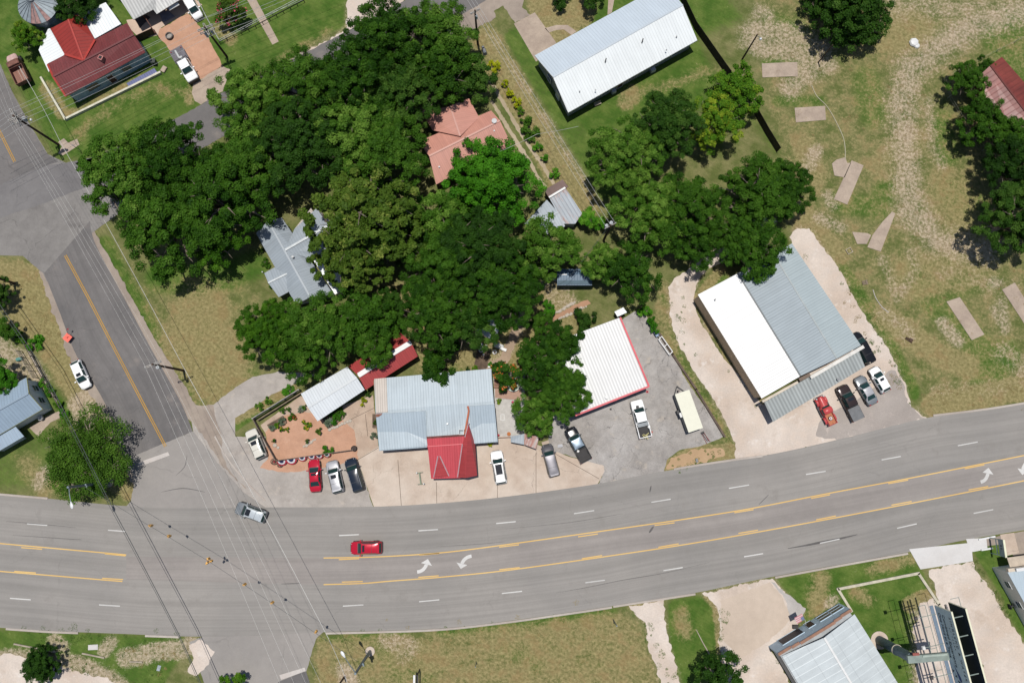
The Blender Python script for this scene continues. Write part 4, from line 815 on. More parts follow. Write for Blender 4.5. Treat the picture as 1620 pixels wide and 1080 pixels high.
# --- building with stepped parapet, bottom right
t = bld('shop', 'slate blue shop with stepped brown capped parapet and white panel roof', 'shop', (1310, 1030))
mb = MB(); up = dirv((1304, 1010), (1342, 1072)); plane(mb, [G(1237, 1037, 3.8), G(1304, 1008, 4.5), G(1395, 1162, 4.5), G(1316, 1170, 3.8)], up); plane(mb, [G(1304, 1008, 4.5), G(1352, 971, 3.8), G(1452, 1130, 3.8), G(1395, 1162, 4.5)], up); mb.obj('roof', R_PNL, t, world=True)
mb = MB(); mb.beam(G(1304, 1008, 4.55), G(1395, 1162, 4.55), .3, .06); mb.obj('ridge_cap', T_WHT, t, world=True)
b0, b1 = G(1219.5, 1023), G(1327, 957.5); d = (b1 - b0).normalized(); nrm = V((-d.y, d.x, 0)); L = (b1 - b0).length; up_ = V((0, 0, 1))
walls_of(t, ccw([b0, b1, b1 - nrm * 24, b0 - nrm * 24]), [3.6] * 4, W_GRY)
mb = MB(); st = [(-.02, .16, 3.95), (.16, .27, 4.25), (.27, .76, 4.6), (.76, .87, 4.25), (.87, 1.02, 3.95)]; capm = MB()
for s0, s1, z in st:
    c0 = b0 + d * (s0 + s1) / 2 * L + nrm * .16; mb.box((c0.x, c0.y, z / 2), ((s1 - s0) * L, .30, z), atan2(d.y, d.x)); capm.box((c0.x, c0.y, z + .05), ((s1 - s0) * L - .02, .40, .1), atan2(d.y, d.x))
mb.obj('front_wall', W_SLT, t, world=True); capm.obj('parapet_cap', T_BRN, t, world=True)
fa, fb = b0 + nrm * .31, b1 + nrm * .31
fa, fb = fb, fa
for f, w, z0, z1, k in ((.09, 1.9, .5, 2.3, 'window'), (.26, 1.9, .5, 2.3, 'window'), (.46, 1.1, .1, 2.2, 'door'), (.74, 3.6, .1, 2.5, 'garage_door')): opening(t, fa, fb, f, w, z0, z1, k, {'window': GLS, 'door': WOODD}.get(k, pm('dark_shutter', sc(70, 66, 72), .6)), W_SLT)
# --- white building on the right edge
t = bld('shop', 'white walled shop with pale blue roof and cream parapet blocks at the right edge', 'shop', (1610, 930))
b0, b1 = G(1569, 897), G(1690, 880); d = (b1 - b0).normalized(); nrm = V((-d.y, d.x, 0)); sd = V((d.y, -d.x, 0)); e0 = G(1612, 975); ax = (e0 - b0).normalized()
foot = ccw([b0, b1, b1 + ax * 24, b0 + ax * 24]); walls_of(t, foot, [3.5] * 4, pm('cream_stucco', sc(250, 248, 236), .85, var=.05))
mb = MB(); plane(mb, [b0 + V((0, 0, 3.6)), b1 + V((0, 0, 3.6)), b1 + ax * 24 + V((0, 0, 3.4)), b0 + ax * 24 + V((0, 0, 3.4))], d, .08); mb.obj('roof', R_EDG, t, world=True)
mb = MB(); mb.beam(b0 + V((0, 0, 3.7)) + nrm * .2, b1 + V((0, 0, 3.7)) + nrm * .2, .5, .5); mb.obj('parapet', W_CRM, t, world=True)
mb = MB()
for k in (1.0, 3.6, 6.4): p = b0 + d * (k + .6) + nrm * .2; mb = MB(); mb.box((p.x, p.y, 4.15), (1.3, .45, .36), atan2(d.y, d.x)); mb.obj('parapet_block', T_WHT, t, world=True)
for k in (2.4, 5.6): opening(t, b0 + ax * (k - 1), b0 + ax * (k + 1), .5, 1.0, 1.4, 2.4, 'window') if False else opening(t, b0 + ax * 0, b0 + ax * 12, k / 12, 1.0, 1.4, 2.4, 'window')
mb = MB(); p = b0 + nrm * 1.0; plane(mb, [b0 + V((0, 0, 2.9)) + d * 1 + nrm * .3, b1 + V((0, 0, 2.9)) + nrm * .3, b1 + V((0, 0, 2.6)) + nrm * 1.7, b0 + V((0, 0, 2.6)) + d * 1 + nrm * 1.7], d, .08); mb.obj('front_canopy', pm('canopy_tan', sc(206, 190, 170), .7), t, world=True)
# ---------------------------------------------------------------- trees
def leafmat(name, c1, c2, c3, trans=.24):
    m, nt, b = newmat(name)
    tint = nd(nt, 'Attribute', attribute_name='tint').outputs['Fac']
    oi = nd(nt, 'ObjectInfo').outputs['Random']
    oc = nd(nt, 'NewGeometry').outputs['Position']
    n = noise(nt, oc, .45, 3)
    f = mth(nt, 'ADD', mth(nt, 'MULTIPLY', tint, .62), mth(nt, 'ADD', mth(nt, 'MULTIPLY', n, .5), mth(nt, 'MULTIPLY', mth(nt, 'SUBTRACT', oi, .5), .5)))
    c = mix(nt, sst(nt, f, .2, .62), c1, c2); c = mix(nt, sst(nt, f, .66, .98), c, c3)
    nt.links.new(c, b.inputs['Base Color']); b.inputs['Roughness'].default_value = .6; b.inputs['Specular IOR Level'].default_value = .09
    tr = nd(nt, 'BsdfTranslucent', {'Color': mul(nt, c, (1.3, 1.5, .5, 1))})
    mx = nd(nt, 'MixShader', {0: trans, 1: b.outputs[0], 2: tr.outputs[0]})
    nt.links.new(mx.outputs[0], nt.nodes['Material Output'].inputs[0]); return m
L_OAK = leafmat('oak_leaves', sc(40, 78, 12), sc(75, 118, 30), sc(126, 164, 64)); L_DRK = leafmat('dark_leaves', sc(32, 64, 14), sc(56, 94, 26), sc(92, 128, 48))
L_OLV = leafmat('olive_leaves', sc(52, 82, 18), sc(90, 118, 38), sc(156, 168, 80)); L_BRT = leafmat('bright_leaves', sc(52, 108, 16), sc(80, 146, 28), sc(126, 182, 56))
L_LIM = leafmat('lime_leaves', sc(56, 100, 14), sc(90, 138, 30), sc(160, 180, 50)); L_MSQ = leafmat('mesquite_leaves', sc(66, 102, 26), sc(100, 140, 46), sc(144, 172, 80))
L_YEL = leafmat('yellow_leaves', sc(120, 140, 10), sc(176, 186, 24), sc(214, 214, 50)); L_GRY = leafmat('sage_leaves', sc(92, 110, 84), sc(130, 146, 122), sc(168, 178, 160))
F_PNK = pm('pink_blossom', sc(222, 74, 110), .6); F_ORG = pm('orange_blossom', sc(216, 110, 40), .6); F_RED = pm('red_blossom', sc(200, 40, 46), .6); F_YEL = pm('yellow_blossom', sc(232, 180, 40), .6)
BARK = pm('bark', sc(150, 136, 122), .9, var=.3, streak=(1, 1, .3))

def crown_mesh(name, seed, R, hgt, nsub, npuff, nleaf, leaf, gap=0.0, flowers=None, spread=.56, subr=.50, droop=0.0, puffr=(.13, .20)):
    rg = np.random.default_rng(seed)
    subs = []
    n1 = max(3, int(nsub * .6)); n2 = max(0, nsub - 1 - n1)
    for n_, f_, z0_, z1_ in ((n1, 1.0, -.34, -.06), (n2, .48, -.04, .16), (1, 0, .16, .26)):
        for i in range(n_):
            a = 2 * pi * (i + rg.uniform(-.3, .3)) / n_ + f_; rr = f_ * spread * R * rg.uniform(.84, 1.12)
            subs.append(((rr * cos(a), rr * sin(a), hgt * rg.uniform(z0_, z1_)), R * subr * rg.uniform(.74, 1.14)))
    nsub = len(subs)
    pc, pr = [], []
    for i in range(npuff):
        (sx, sy, sz), sr = subs[rg.integers(nsub)]
        d = rg.normal(size=3); d /= np.linalg.norm(d); d[2] = abs(d[2]) * (1 if rg.random() < .8 else -.7)
        q = sr * rg.uniform(.72, 1.0)
        pc.append((sx + d[0] * q, sy + d[1] * q, sz + d[2] * q * hgt / R * .95)); pr.append(R * rg.uniform(*puffr))
    pc = np.array(pc); pr = np.array(pr)
    keep = rg.random(npuff) >= gap; pc = pc[keep]; pr = pr[keep]; k = len(pc)
    # leaves
    N = k * nleaf; pi_ = np.repeat(np.arange(k), nleaf)
    d = rg.normal(size=(N, 3)); d /= np.linalg.norm(d, axis=1)[:, None]; d[:, 2] = np.where(rg.random(N) < .68, np.abs(d[:, 2]), d[:, 2])
    rad = pr[pi_] * rg.uniform(.45, 1.12, N); c = pc[pi_] + d * rad[:, None] * np.array([1, 1, .72]); c[:, 2] -= droop * rad
    nr = d * .75 + rg.normal(size=(N, 3)) * .42 + np.array([0, 0, .5]); nr /= np.linalg.norm(nr, axis=1)[:, None]
    t1 = np.cross(nr, rg.normal(size=(N, 3))); t1 /= np.linalg.norm(t1, axis=1)[:, None] + 1e-9; t2 = np.cross(nr, t1)
    s = leaf * rg.uniform(.6, 1.35, N)[:, None]; a = t1 * s * .5; b = t2 * s * .34
    vs = np.stack([c - a, c - a * .1 + b, c + a, c - a * .1 - b], 1).reshape(-1, 3)
    tint = np.clip(rg.random(k)[pi_] * .65 + rg.random(N) * .35, 0, 1)
    me = bpy.data.meshes.new(name); me.vertices.add(N * 4); me.vertices.foreach_set('co', vs.astype(np.float32).ravel())
    me.loops.add(N * 4); me.loops.foreach_set('vertex_index', np.arange(N * 4, dtype=np.int32)); me.polygons.add(N); me.polygons.foreach_set('loop_start', np.arange(0, N * 4, 4, dtype=np.int32)); me.update(calc_edges=True)
    at = me.attributes.new('tint', 'FLOAT', 'FACE'); at.data.foreach_set('value', tint.astype(np.float32))
    me.materials.append(L_OAK)
    if flowers:
        fm = (rg.random(k) < flowers)[pi_] & (d[:, 2] > .2) & (rg.random(N) < .38); me.materials.append(F_PNK)
        me.polygons.foreach_set('material_index', fm.astype(np.int32))
    return me, subs
def trunk_mesh(name, subs, R, hc, seed, thick=1.0, n=5):
    rnd = random.Random(seed); mb = MB(); th = R * .055 * thick
    top = V((rnd.uniform(-.3, .3), rnd.uniform(-.3, .3), hc * .42)); mb.tube([(0, 0, -.1), (0, 0, .25), top * .6, top], [th * 1.5, th * 1.1, th, th * .9], 8)
    for (sx, sy, sz), sr in subs:
        e = V((sx, sy, hc + sz)); mid = top.lerp(e, .5) + V((rnd.uniform(-.5, .5), rnd.uniform(-.5, .5), .3)) * R * .1
        mb.tube([top - V((0, 0, .1)), mid, e], [th * .72, th * .45, th * .2], 6)
        for _ in range(n):
            d = V((rnd.uniform(-1, 1), rnd.uniform(-1, 1), rnd.uniform(-.1, .9))).normalized() * sr * .8
            s = mid.lerp(e, rnd.uniform(.3, 1)); mb.tube([s, s + d * .5 + V((0, 0, .1)), s + d], [th * .25, th * .16, th * .05], 4)
    me_o = mb.obj(name, BARK, None, recenter=False); me = me_o.data; bpy.data.objects.remove(me_o); return me
PROTO = {}
def proto(kind, n, **k):
    for i in range(n):
        hc = k.pop('hc_', None) or k['R'] * (1.12 if k['R'] > 4 else .95)
        cm, subs = crown_mesh('crown', hash(kind) % 1 + 101 * (sum(map(ord, kind)) + i * 17), k['R'], k['hgt'], k['nsub'], k['npuff'], k['nleaf'], k['leaf'], **{q: k[q] for q in ('gap', 'flowers', 'spread', 'subr', 'droop', 'puffr') if q in k})
        PROTO.setdefault(kind, []).append((cm, trunk_mesh('trunk', subs, k['R'], hc, i + 5), k['R'], hc))
proto('big', 4, R=7.5, hgt=7.2, nsub=16, npuff=300, nleaf=190, leaf=.25, spread=.64, subr=.35, puffr=(.06, .12), gap=.06)
proto('mid', 3, R=5.0, hgt=5.0, nsub=11, npuff=150, nleaf=150, leaf=.24, spread=.6, subr=.40, puffr=(.08, .15), gap=.08)
proto('small', 3, R=2.6, hgt=2.2, nsub=5, npuff=42, nleaf=150, leaf=.22, puffr=(.14, .22))
proto('olive', 2, R=7.5, hgt=6.4, nsub=15, npuff=240, nleaf=110, leaf=.40, spread=.62, subr=.36, puffr=(.06, .11), gap=.1)
proto('dome', 1, R=7.0, hgt=6.4, nsub=14, npuff=380, nleaf=140, leaf=.26, spread=.46, subr=.52, puffr=(.07, .11))
proto('mesq', 1, R=7.0, hgt=3.4, nsub=14, npuff=230, nleaf=160, leaf=.22, spread=.66, subr=.34, droop=.3, puffr=(.10, .17), gap=.15)
proto('bush', 3, R=1.0, hgt=.8, nsub=4, npuff=18, nleaf=80, leaf=.17, puffr=(.2, .32))
proto('flower', 1, R=2.6, hgt=2.2, nsub=5, npuff=44, nleaf=110, leaf=.26, flowers=.30, puffr=(.14, .22))
proto('flowerbush', 2, R=1.0, hgt=.8, nsub=4, npuff=18, nleaf=80, leaf=.17, flowers=.3, puffr=(.2, .32))
tr_i = 0
def tree(kind, px, py, rpx, leaf, label, group=None, cat='tree', name=None, hc=None, sz=1.0, flower=None, group_ok=True):
    """px,py,rpx = where and how wide the crown shows in the photo; the tree stands where that crown would be"""
    global tr_i
    tr_i += 1; rnd = random.Random(tr_i * 31 + 7)
    cm, tm, R, h0 = PROTO[kind][tr_i % len(PROTO[kind])]
    r = rpx / 9.9; s = r / R / 1.02; hc = (hc if hc is not None else h0 * s * rnd.uniform(.78, 1.16))
    if kind == 'mesq': hc = 4.3
    elif kind == 'dome': hc = 5.4 if leaf is L_BRT else r * .62
    p = G(px, py, hc); rz = rnd.uniform(0, 6.28)
    nm = name or {'tree': 'tree', 'shrub': 'shrub', 'plant': 'plant'}.get(cat, 'tree')
    t = thing(nm, label, cat, (p.x, p.y, 0), rz, group)
    c = bpy.data.objects.new('crown' if cat == 'tree' else 'foliage', cm); COL.objects.link(c); c.parent = t; c.location = (0, 0, hc); c.scale = (s, s, s * sz)
    c.material_slots[0].link = 'OBJECT'; c.material_slots[0].material = leaf
    if flower: c.material_slots[1].link = 'OBJECT'; c.material_slots[1].material = flower
    k = bpy.data.objects.new('trunk' if cat == 'tree' else 'stem', tm); COL.objects.link(k); k.parent = t; k.scale = (s, s, hc / h0)
    return t
g = 'oaks massed in the middle of the block'
for a in [
    ('big', 196, 270, 80, L_OAK, 'pecan leaning over the street intersection, leftmost of the big tree mass'),
    ('big', 268, 252, 74, L_OAK, 'broad green tree second from the street corner, behind the corner pecan'),
    ('big', 262, 352, 86, L_OAK, 'broad tree casting a black shadow on the dry corner lawn'),
    ('big', 345, 312, 84, L_OAK, 'broad tree just left of the grey gabled house'),
    ('big', 392, 262, 72, L_OAK, 'round crowned tree north of the grey gabled house'),
    ('mid', 345, 375, 50, L_LIM, 'lighter green tree at the lawn edge beside the grey gabled house'),
    ('big', 400, 160, 74, L_OAK, 'tree overhanging the back street opposite the white work truck'),
    ('big', 476, 138, 72, L_OAK, 'tree overhanging the back street, next to the visible stretch of asphalt'),
    ('big', 470, 222, 80, L_DRK, 'dark tree in the thick of the canopy above the grey gabled house'),
    ('big', 560, 128, 76, L_OAK, 'tree beside the back street just left of its tallest neighbours'),
    ('big', 608, 60, 74, L_OAK, 'topmost left tree of the pair reaching the upper edge of the photo'),
    ('big', 685, 62, 76, L_OAK, 'tree at the upper edge left of the black utility pole'),
    ('big', 634, 146, 74, L_DRK, 'dark tree directly above left of the salmon roof'),
    ('mid', 744, 124, 48, L_DRK, 'dark tree shading the north corner of the salmon roof'),
    ('mid', 698, 104, 58, L_OAK, 'tree between the salmon roof and the upper street trees'),
    ('big', 560, 205, 80, L_OAK, 'tree in the canopy centre left of the salmon roof'),
    ('big', 604, 240, 74, L_OAK, 'tree whose crown touches the west corner of the salmon roof'),
    ('olive', 572, 342, 88, L_OLV, 'olive leaved sycamore hanging over the grey gabled roof'),
    ('olive', 615, 365, 76, L_OLV, 'olive leaved sycamore standing right of the one over the grey roof'),
    ('olive', 548, 404, 62, L_OLV, 'olive leaved young sycamore by the white lean-to of the grey house'),
    ('dome', 779, 288, 80, L_BRT, 'vivid bright green dome shaped tree beside the salmon roof'),
    ('mid', 688, 345, 56, L_OAK, 'tree between the olive sycamores and the vivid dome tree'),
    ('big', 700, 420, 68, L_OAK, 'tree in the middle of the back yard below the vivid dome tree'),
    ('big', 762, 392, 70, L_DRK, 'dark tree with a few rusty dead twigs below the vivid dome tree'),
    ('big', 790, 452, 70, L_OAK, 'tree above the little white garden shed'),
    ('big', 690, 488, 64, L_OAK, 'tree right of the long red shed roof in the back yard'),
    ('mid', 742, 512, 50, L_DRK, 'dark tree overlapping the left corner of the little white garden shed'),
    ('mid', 868, 392, 55, L_OAK, 'tree hiding the lower corner of the galvanised sheds by the lane'),
    ('mid', 822, 424, 44, L_DRK, 'dark tree left of the blue box trailer'),
    ('mid', 1002, 430, 50, L_OAK, 'tree between the blue box trailer and the bend of the pale drive'),
    ('mid', 955, 416, 38, L_OAK, 'tree covering the right end of the blue box trailer'),
    ('small', 936, 350, 24, L_BRT, 'small bright tree between the rust streaked shed and the utility pole'),
    ('big', 420, 522, 54, L_LIM, 'bright green tree at the edge of the dry corner lawn'),
    ('big', 500, 520, 66, L_OAK, 'tree above the white half of the long garden shed'),
    ('mid', 570, 500, 58, L_OAK, 'tree between the grey house and the long garden shed'),
    ('mid', 480, 560, 46, L_OAK, 'tree at the end of the cracked grey side drive'),
    ('mid', 590, 540, 44, L_OAK, 'tree hanging over the middle of the long garden shed'),
    ('mid', 620, 488, 40, L_DRK, 'dark tree just above the red shed roof'),
    ('small', 692, 575, 37, L_OAK, 'small round tree leaning over the back edge of the store roof'),
    ('mid', 854, 574, 46, L_OAK, 'tree behind the flower dotted bush between store and workshop'),
    ('mid', 888, 548, 46, L_OAK, 'tree spreading over the back left of the white workshop roof'),
    ('big', 886, 622, 48, L_OAK, 'tree spreading over the front left edge of the white workshop roof'),
    ('mid', 848, 656, 40, L_OAK, 'tree above the little patched roof shelter beside the store'),
    ('mid', 900, 600, 36, L_OAK, 'slim tree against the workshop wall, squeezed between its neighbours'),
    ('big', 994, 244, 66, L_OAK, 'big tree on the left of the grove behind the long white house'),
    ('big', 1058, 196, 62, L_DRK, 'dark tree in the grove nearest the long white house'),
    ('big', 1032, 330, 68, L_OAK, 'largest tree of the grove, above the pole with two transformers'),
    ('big', 1086, 332, 64, L_OAK, 'tree in the middle of the grove beside the pale drive'),
    ('mid', 1100, 388, 42, L_OAK, 'tree overhanging the bend of the pale drive'),
    ('mid', 1166, 140, 52, L_LIM, 'yellow green tree by the end of the dark plank fence'),
    ('mid', 1132, 190, 48, L_LIM, 'yellow green tree behind the one at the dark plank fence'),
    ('big', 1200, 304, 68, L_OAK, 'tree standing behind the warehouse roof on the field side'),
    ('big', 1240, 294, 52, L_OAK, 'rightmost tree of the grove, by the start of the pale side drive'),
    ('mid', 1168, 372, 48, L_OAK, 'tree touching the back left corner of the warehouse'),
    ('mid', 1198, 396, 52, L_OAK, 'tree throwing a dappled shadow on the warehouse roof'),
    ('dome', 1348, 12, 74, L_DRK, 'dark cedar at the upper edge of the open field'),
    ('dome', 1300, 0, 34, L_DRK, 'small dark cedar left of the big cedar at the upper edge'),
    ('small', 935, -4, 24, L_DRK, 'dark little tree above the long white house at the upper edge'),
    ('small', 884, -6, 22, L_DRK, 'dark little tree over the curved path at the upper edge'),
    ('mid', 1534, 128, 36, L_OAK, 'tree at the near corner of the rusted barn'),
    ('mid', 1556, 194, 46, L_OAK, 'tree in front of the middle of the rusted barn'),
    ('mid', 1592, 216, 42, L_OAK, 'tree covering the far end of the rusted barn roof'),
    ('big', 1612, 262, 60, L_DRK, 'dark tree on the right edge just below the rusted barn'),
    ('big', 1614, 345, 64, L_DRK, 'dark tree on the right edge, lowest of those by the field'),
    ('mid', 1560, 108, 26, L_OAK, 'low leafy tree hugging the top of the rusted barn'),
    ('mid', 44, 56, 30, L_LIM, 'bright tree beside the grain tank and the white side roof'),
    ('mid', 118, 0, 44, L_DRK, 'dark tree at the upper edge shading the red wing roof'),
    ('mid', -8, 462, 30, L_DRK, 'dark tree cut by the left edge below the intersection'),
    ('small', 10, 520, 22, L_OAK, 'small tree in the cluttered left edge garden'),
    ('mid', -4, 598, 32, L_BRT, 'bright tree overhanging the pale blue roof at the left edge'),
    ('mesq', 128, 722, 74, L_MSQ, 'feathery mesquite at the highway corner by the street light'),
    ('dome', 64, 1052, 33, L_DRK, 'dark round juniper on the pale gravel at bottom left'),
    ('mid', 1140, 1078, 46, L_DRK, 'dark leafy tree cut by the bottom edge beside the gravel yard'),
    ('small', 366, 1086, 22, L_LIM, 'yellow tinged bush cut by the bottom edge beside the street mouth')]:
    tree(a[0], a[1], a[2], a[3], a[4], a[5])
tree('flower', 366, 20, 28, L_OLV, 'crape myrtle with pink blossom inside the wire fenced yard', flower=F_PNK)
tree('flower', 800, 590, 26, L_OAK, 'trumpet vine bush dotted with orange blossom beside the store', cat='shrub', flower=F_ORG)
tree('small', 870, 486, 14, L_BRT, 'small round tree beside the stone edged path', hc=1.4)
tree('small', 856, 508, 22, L_OAK, 'leafy shrub where the stone edged path ends', cat='shrub', hc=1.6); tree('small', 925, 506, 20, L_DRK, 'dark shrub behind the white workshop roof', cat='shrub', hc=1.6)
tree('small', 640, 556, 16, L_BRT, 'bright shrub beside the end of the red shed roof', cat='shrub', hc=1.0)
tree('small', 715, 548, 18, L_BRT, 'bright shrub in the middle of the shaded back yard', cat='shrub', hc=1.2)
hg = 'yellow shrubs along the lane hedge'
for x, y, r, m, l in [(781, 106, 11, L_YEL, 'yellow shrub at the head of the lane hedge, largest'), (798, 132, 7, L_YEL, 'little yellow shrub second along the lane hedge'), (806, 147, 9, L_YEL, 'yellow shrub third along the lane hedge'), (816, 162, 9, L_YEL, 'yellow green shrub fourth along the lane hedge'), (823, 176, 8, L_LIM, 'last yellowish shrub before the hedge turns dark green')]: tree('bush', x, y, r, m, l, hg, 'shrub', hc=.7)
for x, y, r, l in [(833, 192, 12, 'dark green hedge shrub just past the yellow ones'), (838, 208, 15, 'biggest dark green hedge shrub beside the lane'), (852, 232, 9, 'narrow hedge shrub below the biggest one on the lane'), (862, 250, 8, 'narrow hedge shrub halfway to the sheds'), (876, 274, 9, 'hedge shrub nearest to the brown felt shed roof')]: tree('bush', x, y, r, L_BRT if r < 12 else L_OAK, l, 'green hedge shrubs along the lane', 'shrub', hc=.8)
for i, (x, y, r, l) in enumerate([(1022, 492, 12, 'ivy clump at the top of the workshop yard fence'), (1030, 508, 10, 'ivy clump second from the top of the yard fence'), (1037, 519, 8, 'ivy clump beside the blue barrow')]): tree('bush', x, y, r, L_BRT, l, 'ivy on the yard fence', 'shrub', hc=.9)
for x, y, r, m, l in [(54, 545, 15, L_BRT, 'bright round shrub beside the left garden fence'), (32, 535, 12, L_LIM, 'yellowish shrub inside the left edge garden'), (68, 605, 8, L_BRT, 'leafy plant beside the gable of the left edge house'), (78, 620, 9, L_BRT, 'leafy plant below the gable window of the left house'), (92, 640, 9, L_LIM, 'leafy plant by the corner of the left house'), (100, 652, 8, L_BRT, 'leafy plant at the left house garden gate'), (420, 415, 9, L_OAK, 'round shrub against the grey house left wall'), (414, 395, 6, L_OLV, 'small shrub against the grey house upper left wall'), (428, 450, 6, L_OAK, 'low plants at the foot of the grey house porch'), (458, 618, 11, L_BRT, 'bright spreading shrub outside the timber garden wall'), (424, 634, 8, L_OAK, 'dark weed clump outside the timber wall, middle of three'), (410, 644, 7, L_OAK, 'dark weed clump nearest the street outside the timber wall')]: tree('bush', x, y, r, m, l, None, 'shrub', hc=.5)
pg = 'plants in the red gravel garden'
for x, y, r, m, l, fl in [(462, 658, 8, L_OAK, 'red flowering plant in the paved garden', F_RED), (484, 673, 8, L_LIM, 'yellow flowering agave beside the flagstones', F_YEL), (445, 680, 5, L_LIM, 'orange flowers at the edge of the red gravel', F_YEL), (455, 679, 4, L_LIM, 'small orange flowers right of the raised bed', F_YEL)]: tree('flowerbush', x, y, r, m, l, pg, 'plant', hc=.35, flower=fl)
for x, y, r, m, l in [(504, 682, 7, L_OLV, 'rounded plant at the corner of the flagstone terrace'), (518, 711, 9, L_BRT, 'bright shrub on the red gravel behind the bunting'), (486, 697, 4, L_OLV, 'small plant beside a pale rock in the red gravel'), (433, 697, 4, L_OAK, 'small plant by the dark rail fence'), (456, 648, 4, L_OAK, 'little plant above the red flowering one'), (475, 648, 6, L_GRY, 'sage plant near the shed corner'), (481, 644, 5, L_OAK, 'green plant touching the white shed roof corner'), (446, 650, 5, L_OAK, 'plant at the foot of the timber wall'), (430, 676, 6, L_GRY, 'grey succulent at the left end of the raised bed'), (438, 672, 6, L_LIM, 'lime succulent in the middle of the raised bed'), (447, 666, 6, L_GRY, 'grey succulent at the right end of the raised bed'), (575, 632, 5, L_YEL, 'yellow weed clump right of the long white shed'), (573, 640, 4, L_YEL, 'lower yellow weed clump by the flagstones'), (592, 690, 6, L_GRY, 'grey green planter plant at the store left wall'), (594, 668, 5, L_OAK, 'plant in the bare bed beside the store left wall'), (594, 612, 7, L_OAK, 'dark plants between the shed and the store'), (583, 622, 5, L_DRK, 'dark plants under the red shed eave'), (775, 702, 5, L_YEL, 'yellow green plant by the store front right corner'), (519, 667, 11, L_GRY, 'succulents filling the left of the shed side bed'), (528, 661, 11, L_BRT, 'green plants in the middle of the shed side bed'), (537, 655, 10, L_OAK, 'green plants at the right of the shed side bed')]: tree('bush', x, y, r, m, l, pg, 'plant', hc=.62)
for x, y, r, m, l in [(740, 584, 5, L_DRK, 'dark round plant behind the store roof'), (752, 583, 5, L_LIM, 'lime plant behind the store roof'), (776, 576, 5, L_BRT, 'bright plant at the back corner of the store'), (786, 597, 5, L_OLV, 'potted plants beside the store right wall'), (796, 606, 5, L_BRT, 'plant beside the deck steps'), (790, 634, 5, L_LIM, 'lime plant at the edge of the white gravel path')]: tree('bush', x, y, r, m, l, 'plants behind the store', 'plant', hc=.35)
# weeds: ground cover nobody could count
def weeds(name, areas, n, leaf, size, seed):
    rg = np.random.default_rng(seed); vs = []
    for (pts, w, k) in areas:
        P = [G(*p) for p in pts]; s = arclen(P)
        for _ in range(int(n * k)):
            c, d = along(P, s, rg.uniform(0, s[-1])); c = c + V((-d.y, d.x, 0)) * rg.normal() * w
            R = rg.uniform(.15, .55)
            for _ in range(int(20 + R * 60)):
                a = rg.uniform(0, 6.28); q = R * sqrt(rg.random()); z = rg.uniform(.02, .22); p = c + V((q * cos(a), q * sin(a), z * .5)); b = rg.uniform(0, 6.28); l = size * rg.uniform(.5, 1.3)
                t1 = V((cos(b), sin(b), rg.uniform(-.15, .15))) * l; t2 = V((-sin(b), cos(b), rg.uniform(-.15, .15))) * l * .45
                vs += [p - t1, p + t2, p + t1, p - t2]
    N = len(vs) // 4; mb = MB(); mb.v = [tuple(p) for p in vs]; mb.f = [[4 * i, 4 * i + 1, 4 * i + 2, 4 * i + 3] for i in range(N)]; mb.mi = [0] * N; mb.uv = [None] * N
    return tag(mb.obj(name, leaf), kind='stuff')
weeds('weeds', [([(1075, 460), (1072, 540), (1130, 650), (1160, 700)], .5, 1), ([(1106, 480), (1160, 580), (1205, 645)], .5, 1), ([(1330, 440), (1400, 540), (1440, 640)], .7, 1.2), ([(1262, 400), (1300, 470), (1340, 530)], .4, .5), ([(1335, 480), (1370, 530), (1382, 560)], .9, .5), ([(0, 1000), (140, 1006), (290, 1010)], .8, 1.6), ([(60, 1040), (150, 1060), (260, 1060)], 1.6, 1.6), ([(520, 1006), (700, 1000), (960, 966)], .6, 1), ([(1000, 970), (1030, 1020), (1075, 1080)], .6, 1), ([(1140, 960), (1140, 1040)], .5, .6), ([(1540, 890), (1570, 930), (1600, 980)], .5, .8), ([(1482, 940), (1500, 985), (1545, 1050), (1560, 1090)], .4, .7), ([(1222, 1020), (1260, 1080)], .3, .6), ([(1090, 715), (1140, 720), (1060, 738)], .5, .8)], 20, leafmat('weed_leaves', sc(84, 112, 44), sc(116, 136, 64), sc(150, 160, 90), .1), .06, 3)
weeds('dry_grass', [([(1330, 460), (1430, 620)], 1.0, 1), ([(700, 1010), (960, 980)], 1.5, 1.6), ([(540, 1030), (960, 1050)], 3.0, 2.2), ([(1460, 640), (1620, 620)], 1.5, 1.4), ([(40, 440), (80, 540), (110, 600)], .9, 1.4), ([(200, 1030), (290, 1030)], 1.4, 1), ([(1280, 60), (1420, 200)], 6, 2), ([(1460, 300), (1580, 560)], 7, 2.4)], 14, leafmat('straw', sc(160, 142, 94), sc(190, 172, 124), sc(210, 192, 146), .1), .06, 4)
# ---------------------------------------------------------------- vehicles
def paint(name, col, metal=0.0, rough=.16): return pm('paint_' + name, col, rough, metal, var=.03, spec=.22, coat=0)
CGL = pm('car_glass', (.014, .034, .034, 1), .10, var=.02, spec=.3); TYRE = pm('tyre_rubber', (.02, .02, .022, 1), .85, var=.1); RIM = pm('alloy', sc(150, 150, 154), .3, metal=.6); RIMD = pm('dark_rim', sc(70, 70, 74), .4)
PLA = pm('black_plastic', (.025, .025, .027, 1), .6); HL = pm('headlight_lens', sc(222, 228, 232), .12, spec=.7); TLM = pm('taillight_lens', sc(168, 22, 26), .2, spec=.6); CHR = pm('chrome', sc(210, 212, 214), .15, metal=.9); SUNR = pm('sunroof_glass', (.012, .014, .018, 1), .08, spec=.6); BEDM = pm('bed_liner', sc(66, 64, 64), .8)

def heading(px, py, dx, dy):
    a = G(px, py, .8); b = G(px + dx, py + dy, .8); return atan2(b.y - a.y, b.x - a.x)

